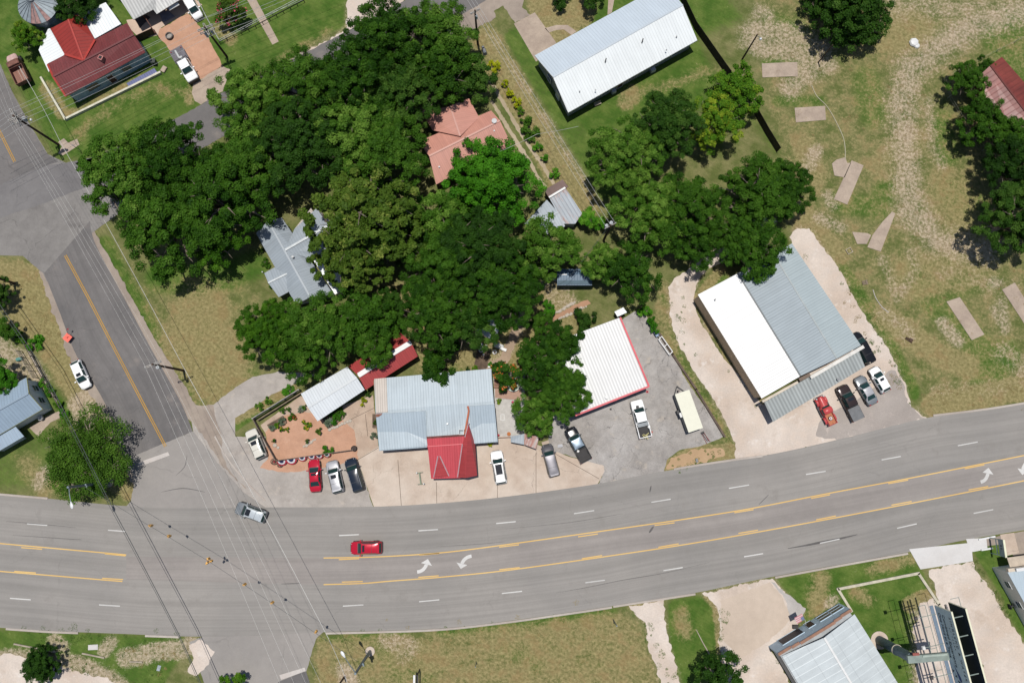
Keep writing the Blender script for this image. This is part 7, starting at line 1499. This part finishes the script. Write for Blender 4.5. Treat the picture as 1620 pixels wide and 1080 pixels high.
t = thing('deck', 'brown board deck between the store and the shading tree', 'deck', G(798, 618)); mb = MB()
a, b = G(783, 612), G(824, 622); rn = random.Random(5)
for i in range(22): x = 784 + i * 1.9; mb.beam(G(x, 612 + i * .2, .12), G(x + .4, 629 + i * .2, .12), .16, .06)
mb.obj('boards', DECK, t, world=True)
t = thing('deck_steps', 'stepped brown timber seat at the store right wall', 'steps', G(788, 605))
for i in range(3): mb = MB(); mb.beam(G(781.5, 601 + i * 5, .15 + .12 * i), G(791, 602 + i * 5, .15 + .12 * i), .45, .12); mb.obj('step', pm('brown_step', sc(158, 118, 98), .8), t, world=True)
p = G(812, 608); t = thing('pond', 'round stock tank pond with pale green water beside the deck', 'pond', (p.x, p.y, 0)); m = MB(); m.lathe((0, 0, 0), [(1.12, 0), (1.14, .6), (1.08, .6), (1.08, .1)], 32); m.obj('tank', pm('blue_grey_tank', sc(150, 172, 182), .5), t); m = MB(); m.lathe((0, 0, .5), [(1.08, 0), (.01, .0)], 32); m.obj('water', pm('green_water', sc(172, 190, 154), .1, var=.2), t)
simple('rose_statue', 'pink potted flower by the deck edge', 'flower', 811, 636, lambda m: (m.lathe((0, 0, 0), [(.12, 0), (.18, .3), (.01, .3)], 10), m.ball((0, 0, .45), .2)), F_PNK)
simple('white_frame', 'small white frame leaning beside the white gravel path', 'frame', 795, 660, lambda m: [m.box(c_, s_) for c_, s_ in (((0, .45, .1), (.5, .08, .08)), ((0, -.45, .1), (.5, .08, .08)), ((.25, 0, .1), (.08, .98, .08)), ((-.25, 0, .1), (.08, .98, .08)))], T_WHT)
def hydrant(m): m.lathe((0, 0, 0), [(.18, 0), (.14, .1), (.14, .5), (.17, .55), (.12, .72), (.01, .78)], 12); m.cyl((0, 0, .45), .07, .42, 8, axis='x')
simple('fire_hydrant', 'small red hydrant at the store front right corner', 'hydrant', 788.5, 688, hydrant, T_RED); simple('flower_pot', 'orange clay pot under the tree beside the little shelter', 'pot', 805, 686, lambda m: m.lathe((0, 0, 0), [(.18, 0), (.3, .4), (.24, .4), (.01, .3)], 12), pm('clay', sc(206, 128, 72), .8))
t = thing('low_gate', 'low wooden gate across the white gravel path', 'gate', G(796, 692)); mb = MB(); mb.beam(G(787.5, 692, .45), G(807, 691, .45), .06, .5); mb.obj('panel', DECK, t, world=True)
for q in ((787.5, 692), (807, 691)): mb = MB(); mb.beam(G(*q), G(*q, .9), .1, .1); mb.obj('post', DECK, t, world=True)
t = thing('shelter', 'little shelter with half grey half rusted tin roof beside the deck gate', 'shelter', G(828, 699))
flat(t, [(808, 690), (829, 686), (829, 703), (808, 699)], [1.9, 1.9, 1.7, 1.7], dirv((808, 690), (829, 692)), R_GAL, WOODD, .1, name='grey_roof'); flat(t, [(829.5, 686), (853, 690), (848, 710), (829.5, 703)], [1.9, 1.9, 1.7, 1.7], dirv((829, 703), (848, 710)), roofmat('rust_tin', sc(206, 196, 190), .4, dirt=.3, line=.7, rust=.42, rustcol=sc(176, 120, 106)), WOODD, .1, name='rusted_roof')
simple('concrete_block', 'pale concrete step block at the nose of the grey wagon', 'block', 863, 701, lambda m: m.box((0, 0, .12), (1.1, .7, .24)), C_APR, rz=.3); simple('foam_block', 'white block lying on the asphalt left of the black pickup', 'block', 886, 705, lambda m: (m.box((0, 0, .15), (.8, .42, .3)), m.box((0, .1, .36), (.6, .3, .12))), pm('light_grey_plastic', sc(196, 196, 200), .6), rz=.2)
# old price stand in front of the store
p = G(664, 757, .8); t = thing('lamp_stand', 'green steel stand with two crossbars and white globe lamps on the concrete', 'stand', (p.x, p.y, 0), radians(4)); t.scale = (.85, .9, .8); GR = pm('green_steel', sc(132, 148, 120), .6, var=.15)
m = MB(); m.beam((-.06, 1.0, .55), (.1, -.95, .55), .22, .3); m.obj('beam', GR, t)
for y, x0, lx in ((1.0, .0, -.5), (-.9, .1, .55)):
    m = MB(); m.beam((x0 - .6, y - .03, .8), (x0 + .55, y + .06, .8), .09, .09); m.obj('crossbar', GR, t); m = MB(); m.ball((x0 + lx, y + .03, .92), .15, 0, 12, 8); m.obj('globe_lamp', T_WHT, t); m = MB(); m.beam((x0, y, 0), (x0, y, .8), .12, .12); m.obj('leg', GR, t)
# workshop yard
def cone(m): m.box((0, 0, .02), (.36, .36, .04)); m.lathe((0, 0, .04), [(.15, 0), (.03, .62), (.01, .63)], 14)
simple('traffic_cone', 'red cone at the front right corner of the red edged workshop', 'traffic cone', 1024, 619.5, cone, T_RED)
simple('floor_jack', 'black jack stand in front of the workshop door', 'jack', 966, 647, lambda m: (m.box((0, 0, .05), (.3, .3, .1)), m.cyl((0, 0, .2), .07, .3, 8)), PLA)
RW = pm('railway_sleeper', sc(112, 96, 84), .9, var=.25, streak=(1, 1, 1)); solid_wall('timber_kerb', 'long dark sleeper kerb along the right side of the cracked lot', 'kerb', [(1043, 528), (1063, 560), (1100, 615), (1146, 691)], .45, .3, RW)
t = thing('pipe_rack', 'white rectangular pipe rack at the top of the sleeper kerb', 'rack', G(1053, 547)); q4 = [G(1042, 537, .7), G(1047, 532, .7), (G(1064, 556, .7)), G(1059, 561, .7)]
for a, b in zip(q4, q4[1:] + q4[:1]): mb = MB(); mb.beam(a, b, .12, .12); mb.obj('rail', T_WHT, t, world=True)
mb = MB(); mb.beam(q4[0].lerp(q4[3], .5), q4[1].lerp(q4[2], .5), .1, .1); mb.obj('rail', T_WHT, t, world=True)
for q in q4: mb = MB(); mb.beam(q - V((0, 0, .7)), q, .09, .09); mb.obj('leg', T_WHT, t, world=True)
p = G(1038, 527, .5); t = thing('wheelbarrow', 'blue wheelbarrow at the foot of the ivy', 'wheelbarrow', (p.x, p.y, 0), radians(-60)); m = MB(); m.loft([[(x, -w, z), (x, -w * .7, z - .25), (x, w * .7, z - .25), (x, w, z)] for x, w, z in ((-.5, .3, .65), (0, .36, .6), (.55, .3, .62))]); m.obj('tray', pm('blue_tray', sc(132, 158, 190), .5), t)
for s_ in (-1, 1): m = MB(); m.beam((-1.0, s_ * .3, .6), (.6, s_ * .15, .25), .04, .04); m.obj('handle', WOODD, t)
m = MB(); m.cyl((.7, 0, .2), .2, .1, 14, axis='y'); m.obj('wheel', TYRE, t)
p = G(1117, 692, .5); t = thing('engine_hoist', 'dark red folded engine hoist in front of the box trailer', 'hoist', (p.x, p.y, 0), ang(1112, 684, 1122, 700, 0)); RH = pm('dark_red_steel', sc(120, 56, 60), .5)
for y in (-.3, .3): m = MB(); m.beam((-.9, y * .5, .12), (.9, y, .12), .1, .1); m.obj('leg', RH, t)
m = MB(); m.beam((-.8, 0, .1), (-.75, 0, 1.2), .12, .12); m.obj('mast', RH, t); m = MB(); m.beam((-.75, 0, 1.15), (.6, 0, .7), .1, .1); m.obj('boom', RH, t); m = MB(); m.box((-.9, 0, .3), (.3, .5, .12)); m.obj('handle', PLA, t)
simple('concrete_block', 'small concrete block on the sandy island beside the highway', 'block', 1102, 728, lambda m: m.box((0, 0, .12), (.35, .6, .25)), pm('grey_block', sc(150, 150, 150), .9), rz=.2)
# street side bits
t = thing('fire_pit', 'round stone fire pit on the red gravel drive', 'fire pit', G(269, 58.5)); m = MB(); m.lathe((0, 0, 0), [(.42, .05), (.46, .45), (.62, .45), (.66, 0)], 20); m.obj('ring', pm('fire_pit_stone', sc(104, 96, 92), .9), t); m = MB(); m.lathe((0, 0, .2), [(.43, 0), (.01, .05)], 20); m.obj('ash', pm('ash', sc(178, 170, 160), .9), t)
t = thing('trash_bin', 'dark green wheeled trash bin beside the red roofed house', 'trash bin', G(246.5, 101)); m = MB(); m.box((0, 0, .5), (.55, .6, 1.0), tx=1.15, ty=1.15); m.obj('bin', pm('dark_green_plastic', sc(70, 84, 72), .6), t); m = MB(); m.box((0, 0, 1.04), (.68, .74, .08)); m.obj('lid', pm('dark_lid', sc(56, 66, 62), .6), t)
for x in (-.25, .25): m = MB(); m.cyl((x, -.32, .12), .12, .06, 12, axis='x'); m.obj('wheel', TYRE, t)
simple('utility_box', 'pale concrete utility box on the lawn corner by the white work truck', 'box', 260, 110.5, lambda m: (m.box((0, 0, .15), (.75, 1.0, .3)), m.box((0, 0, .32), (.6, .84, .04))), C_OLD, rz=-.5)
sheet('corner_slab', [(92, 225), (101, 219), (108, 226), (122, 220), (126, 229), (100, 246), (92, 243), (98, 232)], .022, C_OLD)
t = thing('street_sign', 'red and blue painted street sign post on the intersection slab', 'sign', G(128.5, 239)); m = MB(); m.tube([(0, 0, 0), (0, 0, 2.6)], .04, 8); m.obj('post', GALV, t); m = MB(); m.box((-.3, .2, 2.5), (.8, .04, .18), -.6); m.obj('sign_plate', pm('sign_maroon', sc(120, 46, 50), .6), t); m = MB(); m.box((.25, -.15, 2.72), (.6, .04, .18), -.6); m.obj('sign_plate', pm('sign_blue', sc(60, 96, 150), .6), t)
t = thing('warning_sign', 'orange diamond road work sign at the verge of the side street', 'sign', G(111, 535)); a = ang(104.5, 535, 111, 540, .5); m = MB(); m.box((0, 0, .75), (1.1, 1.1, .04), a); sg_ = m.obj('sign_panel', pm('fluorescent_orange', sc(252, 112, 92, 1.1), .5, var=.02), t); m = MB(); m.tube([(.3, .1, .78), (.05, .12, .78), (-.1, 0, .78), (-.25, .05, .78)], .035, 5); m.tube([(.1, -.15, .78), (.0, .0, .78), (.15, .1, .78)], .035, 5); m.obj('worker_symbol', pm('sign_brown', sc(150, 60, 50), .6), sg_)
for k in range(3): m = MB(); m.beam((0, 0, .72), (.5 * cos(k * 2.1), .5 * sin(k * 2.1), 0), .05, .05); m.obj('leg', PLA, t)
m = MB(); m.beam((.1, .5, .75), (.15, 1.15, 1.4), .03, .03); m.obj('flag_staff', PLA, t); m = MB(); m.face([(.15, 1.1, 1.4), (.4, 1.15, 1.3), (.4, 1.4, 1.25), (.15, 1.35, 1.35)]); m.obj('flag', pm('flag_maroon', sc(150, 24, 44), .7), t)
simple('rain_barrel', 'teal barrel lying in the left edge garden', 'barrel', 33, 568, lambda m: m.cyl((0, 0, .3), .3, .9, 16, axis='x'), pm('teal_plastic', sc(96, 158, 150), .5), rz=.3)
simple('garden_chair', 'white round chair under the eave of the left edge house', 'chair', 68, 661, lambda m: (m.lathe((0, 0, 0), [(.05, 0), (.05, .4), (.35, .42), (.38, .8), (.34, .8), (.3, .45), (.01, .44)], 14)), T_WHT)
sheet('garden_path', [(46, 676), (80, 655), (100, 648), (106, 656), (80, 668), (60, 690)], .014, C_OLD, .05, seed=41)
# south verge
simple('meter_cover', 'white utility lid in the green verge below the highway', 'lid', 147.5, 1023, lambda m: (m.box((0, 0, .04), (1.45, .75, .08)), m.box((0, 0, .1), (1.2, .5, .03))), C_WHT, rz=.05); simple('meter_cover', 'small tilted grey lid in the weeds beside the street mouth', 'lid', 251.5, 1056, lambda m: (m.box((0, 0, .04), (.5, .8, .08)), m.box((0, 0, .1), (.3, .6, .03))), pm('grey_lid', sc(170, 180, 186), .7), rz=-.25)
LOG = pm('weathered_log', sc(188, 176, 156), .9, var=.2)
for a, b, l in (((22, 1018), (88, 1031), 'long weathered parking log above the round juniper'), ((130, 1033), (165, 1040), 'short weathered parking log right of the juniper'), ((205, 1046), (225, 1047), 'grey log stub among the pale stones')):
    mb = MB(); mb.tube([G(*a, .12), G(*b, .12)], .13, 8); tag(mb.obj('parking_log', LOG), l, 'log')
t = thing('sign_post', 'white and dark wide post cut by the bottom edge of the photo', 'post', G(664, 1058)); m = MB(); m.beam((0, 0, 0), (0, 0, 3.0), .14, .14); m.obj('post', T_DRK, t); m = MB(); m.beam((-.5, -.1, 2.4), (-.5, -2.6, 2.4), .3, .1); m.obj('white_arm', T_WHT, t); m = MB(); m.beam((0, 0, 2.3), (0, -2.6, 2.3), .2, .2); m.beam((0, -.2, 2.3), (-.5, -.2, 2.35), .1, .1); m.obj('dark_arm', T_DRK, t)
t = thing('wood_post', 'dark wooden post near the bottom edge below the street lamp', 'post', G(545.5, 1069)); m = MB(); m.tube([(0, 0, 0), (0, 0, 5.0)], [.15, .12], 8); m.obj('post', PO, t); m = MB(); m.lathe((0, 0, 0), [(.28, 0), (.28, .1), (.1, .12)], 10); m.obj('collar', C_OLD, t)
simple('fence_post', 'thin pipe post on the dry verge near the bottom edge', 'post', 753.5, 1046, lambda m: (m.tube([(0, 0, 0), (0, 0, 1.0), (0, 0, 2.6)], .05, 8), m.cyl((0, 0, 2.62), .07, .06, 8)), GALV)
simple('marker_post', 'grey steel marker post on the verge just below the highway', 'post', 970, 979, lambda m: (m.tube([(0, 0, 0), (0, 0, 4.0)], .07, 8), m.cyl((0, 0, 4.0), .1, .1, 8)), GALV)
simple('fallen_pipe', 'bent pale pipe lying in the grass strip beside the gravel yard', 'pipe', 1118, 1028, lambda m: m.tube([(-1.5, 3.0, .1), (-.6, 1.2, .1), (.4, -.6, .15), (.8, -1.6, .1)], [.06, .08, .1, .08], 8), LOG)
solid_wall('garden_kerb', 'cream L shaped kerb around the lawn below the billboard', 'kerb', [(1347, 967), (1325, 931), (1452, 906), (1484, 954), (1510, 995)], .25, .38, pm('cream_kerb', sc(214, 206, 184), .85, var=.15))
FLG = [pm('flag_red', sc(214, 138, 144), .8), pm('flag_white', sc(226, 206, 206), .8), pm('flag_blue', sc(120, 128, 160), .8)]
t = thing('flag', 'faded stars and stripes flag drooping from the slate blue shop front', 'flag', G(1267, 992)); b = G(1275, 988, 2.6) - t.location; m = MB(); m.beam(b, b + V((-.3, .9, .5)), .04, .04); m.obj('staff', T_WHT, t)
u = (G(1262, 995, 2.5) - G(1274, 988, 2.5)).normalized()
for k in range(7):
    m = MB(); m.face([b + V((-.3, .9, .45)) + u * x_ + V((-.03, .08, -.02)) * (k * 1.4 + j_) + V((0, 0, .05 * sin(x_ * 4))) for x_, j_ in ((0 if k > 3 else .5, 0), (.6, 0), (1.3, 0), (1.3, 1.4), (.6, 1.4), (0 if k > 3 else .5, 1.4))]); m.obj('stripe', FLG[k % 2], t)
m = MB(); m.face([b + V((-.3, .9, .45)) + u * x_ + V((-.03, .08, -.02)) * j_ for x_, j_ in ((0, 0), (.5, 0), (.5, 5.6), (0, 5.6))]); m.obj('canton', FLG[2], t)
t = thing('garden_chair', 'dark wooden chair outside the slate blue shop', 'chair', G(1257, 990)); 
m = MB(); m.box((0, 0, .45), (.8, .6, .06)); m.obj('seat', T_DRK, t); m = MB(); m.box((0, .3, .8), (.8, .06, .6)); m.obj('backrest', T_DRK, t)
for x_ in (-.35, .35):
    for y_ in (-.25, .25): m = MB(); m.beam((x_, y_, 0), (x_, y_, .44), .07, .07); m.obj('leg', T_DRK, t)
p = G(1598, 957); t = thing('hose_reel', 'round hose reel standing at the wall of the white right edge shop', 'hose reel', (p.x, p.y, 0), .3)
for y_ in (-.35, .35): m = MB(); m.lathe((0, 0, 0), [(.12, -.06), (.42, -.06), (.42, .06), (.12, .06)], 18); o = m.obj('disc', [TYRE, pm('pale_disc', sc(190, 184, 172), .7)][y_ > 0], t); o.location = (y_, 0, .45); o.rotation_euler = (0, pi / 2, 0)
m = MB(); m.cyl((0, 0, .45), .1, .9, 10, axis='x'); m.obj('axle', PLA, t)
# field: abandoned concrete pads, rubble, hose
FP = C_OLD
def pad(pts, label):
    P = [G(*p) for p in pts]; mb = MB(); mb.prism([(p.x, p.y) for p in resample(P + [P[0]], 1.5)[:-1]], -.05, .07); return tag(mb.obj('concrete_pad', FP), label, 'concrete pad', 'abandoned concrete pads in the field')
pad([(1205, 101), (1261, 98.5), (1262, 121), (1206, 123)], 'wide concrete pad nearest the yellow green tree'); pad([(1257, 171), (1305, 168), (1306.5, 190), (1259, 194)], 'smaller concrete pad below the widest one')
pad([(1347, 254), (1366, 262), (1340, 324), (1319, 315)], 'slanting concrete pad with a pale apron at its upper left'); pad([(1316, 259), (1323, 253), (1337, 249), (1340, 258), (1346, 258), (1336, 281), (1320, 278)], 'pale broken apron joined to the slanting pad')
pad([(1411, 335), (1416, 338), (1393, 398), (1372, 391), (1380, 372), (1395, 352)], 'slanting concrete pad with crumbling upper edge, left of the big dark trees'); pad([(1348, 367), (1372, 369), (1378, 372), (1371, 386), (1356, 386)], 'small pale apron left of the crumbling pad')
pad([(1497, 477), (1518, 470), (1557, 529), (1537, 538)], 'concrete pad below the big dark trees of the right edge'); pad([(1585, 458), (1605, 447), (1650, 520), (1632, 530)], 'concrete pad cut by the right edge of the photo')
wire_h = MB(); wire_h.tube([G(x_, y_, .05) for x_, y_ in smooth([(1284, 135), (1292, 152), (1306, 166), (1318, 184), (1333, 215), (1337, 235), (1337, 252)])], .07, 6); tag(wire_h.obj('garden_hose', pm('pale_hose', sc(196, 190, 160), .7)), 'long pale hose winding down to the slanting concrete pad', 'hose')
wire_h = MB(); wire_h.tube([G(x_, y_, .05) for x_, y_ in smooth([(1381, 458), (1386, 472), (1396, 486), (1406, 494)])], .06, 6); tag(wire_h.obj('pipe', pm('white_pipe', sc(214, 208, 200), .7)), 'curved white pipe in the grass beside the warehouse drive', 'pipe')
simple('wood_pallet', 'broken grey pallet in the grass, upper of two beside the warehouse drive', 'pallet', 1368, 447, lambda m: [m.box((0, y_, .1), (.9, .14, .12), y_ * .3) for y_ in (-.25, 0, .25)] + [m.box((.2, 0, .2), (.12, .7, .06))], WOOD, rz=.2); simple('wood_pallet', 'dark broken pallet in the grass, lower of two beside the warehouse drive', 'pallet', 1438, 537, lambda m: [m.box((0, y_, .1), (1.2, .16, .14), y_ * .5) for y_ in (-.2, .1)] + [m.box((.2, 0, .25), (.5, .5, .1))], WOODD, rz=-.5)
simple('timber_square', 'small square timber frame near the crumbling pad', 'frame', 1343, 397, lambda m: [m.box(c_, s_) for c_, s_ in (((0, .4, .1), (.9, .1, .15)), ((0, -.4, .1), (.9, .1, .15)), ((.4, 0, .1), (.1, .7, .15)), ((-.4, 0, .1), (.1, .7, .15)))], LOG, rz=.5)
fence_line('wire_fence', 'thin wire fence with slim posts along the trees of the right edge', 'fence', [(1660, 40), (1600, 70), (1505, 118), (1490, 128), (1500, 160), (1530, 210), (1575, 265)], 1.2, 2, 2, .06, pm('grey_wire_post', sc(170, 170, 150), .8), .015, 3.2)
simple('air_conditioner', 'white air conditioner at the south wall of the long white house, right one', 'air conditioner', 1031.5, 112, lambda m: (m.box((0, 0, .4), (.8, .8, .8)), m.cyl((0, 0, .82), .3, .05, 16)), T_WHT, rz=.4); simple('air_conditioner', 'white air conditioner at the south wall of the long white house, left one', 'air conditioner', 970, 146, lambda m: (m.box((0, 0, .4), (.7, .7, .8)), m.cyl((0, 0, .82), .28, .05, 16)), T_WHT, rz=.4)
simple('garden_bench', 'pale bench behind the long white house near the grove', 'bench', 945, 166, lambda m: (m.box((0, 0, .42), (1.2, .4, .06)), m.box((-.5, 0, .2), (.08, .36, .4)), m.box((.5, 0, .2), (.08, .36, .4)), m.box((0, .2, .7), (1.2, .05, .4))), LOG, rz=.4)
simple('sheet_metal', 'grey tarp covered pile by the slim pole at the lane head', 'tarp', 766.5, 83, lambda m: (m.box((0, 0, .3), (.7, 1.1, .6), tx=.6, ty=.7), m.box((0, .8, .2), (.5, .5, .4), tx=.6, ty=.6)), pm('grey_tarp', sc(104, 108, 116), .5), rz=.3)
# ---------------------------------------------------------------- camera, sun, sky
cd = bpy.data.cameras.new('camera'); cam = bpy.data.objects.new('camera', cd); COL.objects.link(cam)
cam.location = (0, 0, H); cam.rotation_euler = (TH, 0, 0)
cd.sensor_width = 36; cd.lens = 36 * F / 1620; cd.clip_start = .5; cd.clip_end = 9000
S.camera = cam
EL, AZ = radians(82.0), (.22, -.975)          # shadows fall down and slightly to the right of the photo
sd = bpy.data.lights.new('sun', 'SUN'); sun = bpy.data.objects.new('sun', sd); COL.objects.link(sun)
sd.energy = 4.9; sd.angle = radians(.5); sd.color = (1, .96, .90)
dv = V((AZ[0] * cos(EL), AZ[1] * cos(EL), -sin(EL)))
sun.rotation_euler = dv.to_track_quat('-Z', 'Y').to_euler(); sun.location = (0, 0, 150)
w = bpy.data.worlds.new('World'); S.world = w; w.use_nodes = True; nt = w.node_tree
sky = nt.nodes.new('ShaderNodeTexSky'); sky.sky_type = 'NISHITA'; sky.sun_disc = False
sky.sun_elevation = EL; sky.sun_rotation = atan2(-AZ[0], -AZ[1]); sky.altitude = 300
nt.links.new(sky.outputs[0], nt.nodes['Background'].inputs[0]); nt.nodes['Background'].inputs[1].default_value = .09
vs = S.view_settings; vs.view_transform = 'Standard'; vs.look = 'None'; vs.exposure = 0.0; vs.gamma = 1.0
S.cycles.max_bounces = 6; S.cycles.diffuse_bounces = 3; S.cycles.glossy_bounces = 2; S.cycles.transmission_bounces = 3; S.cycles.transparent_max_bounces = 6
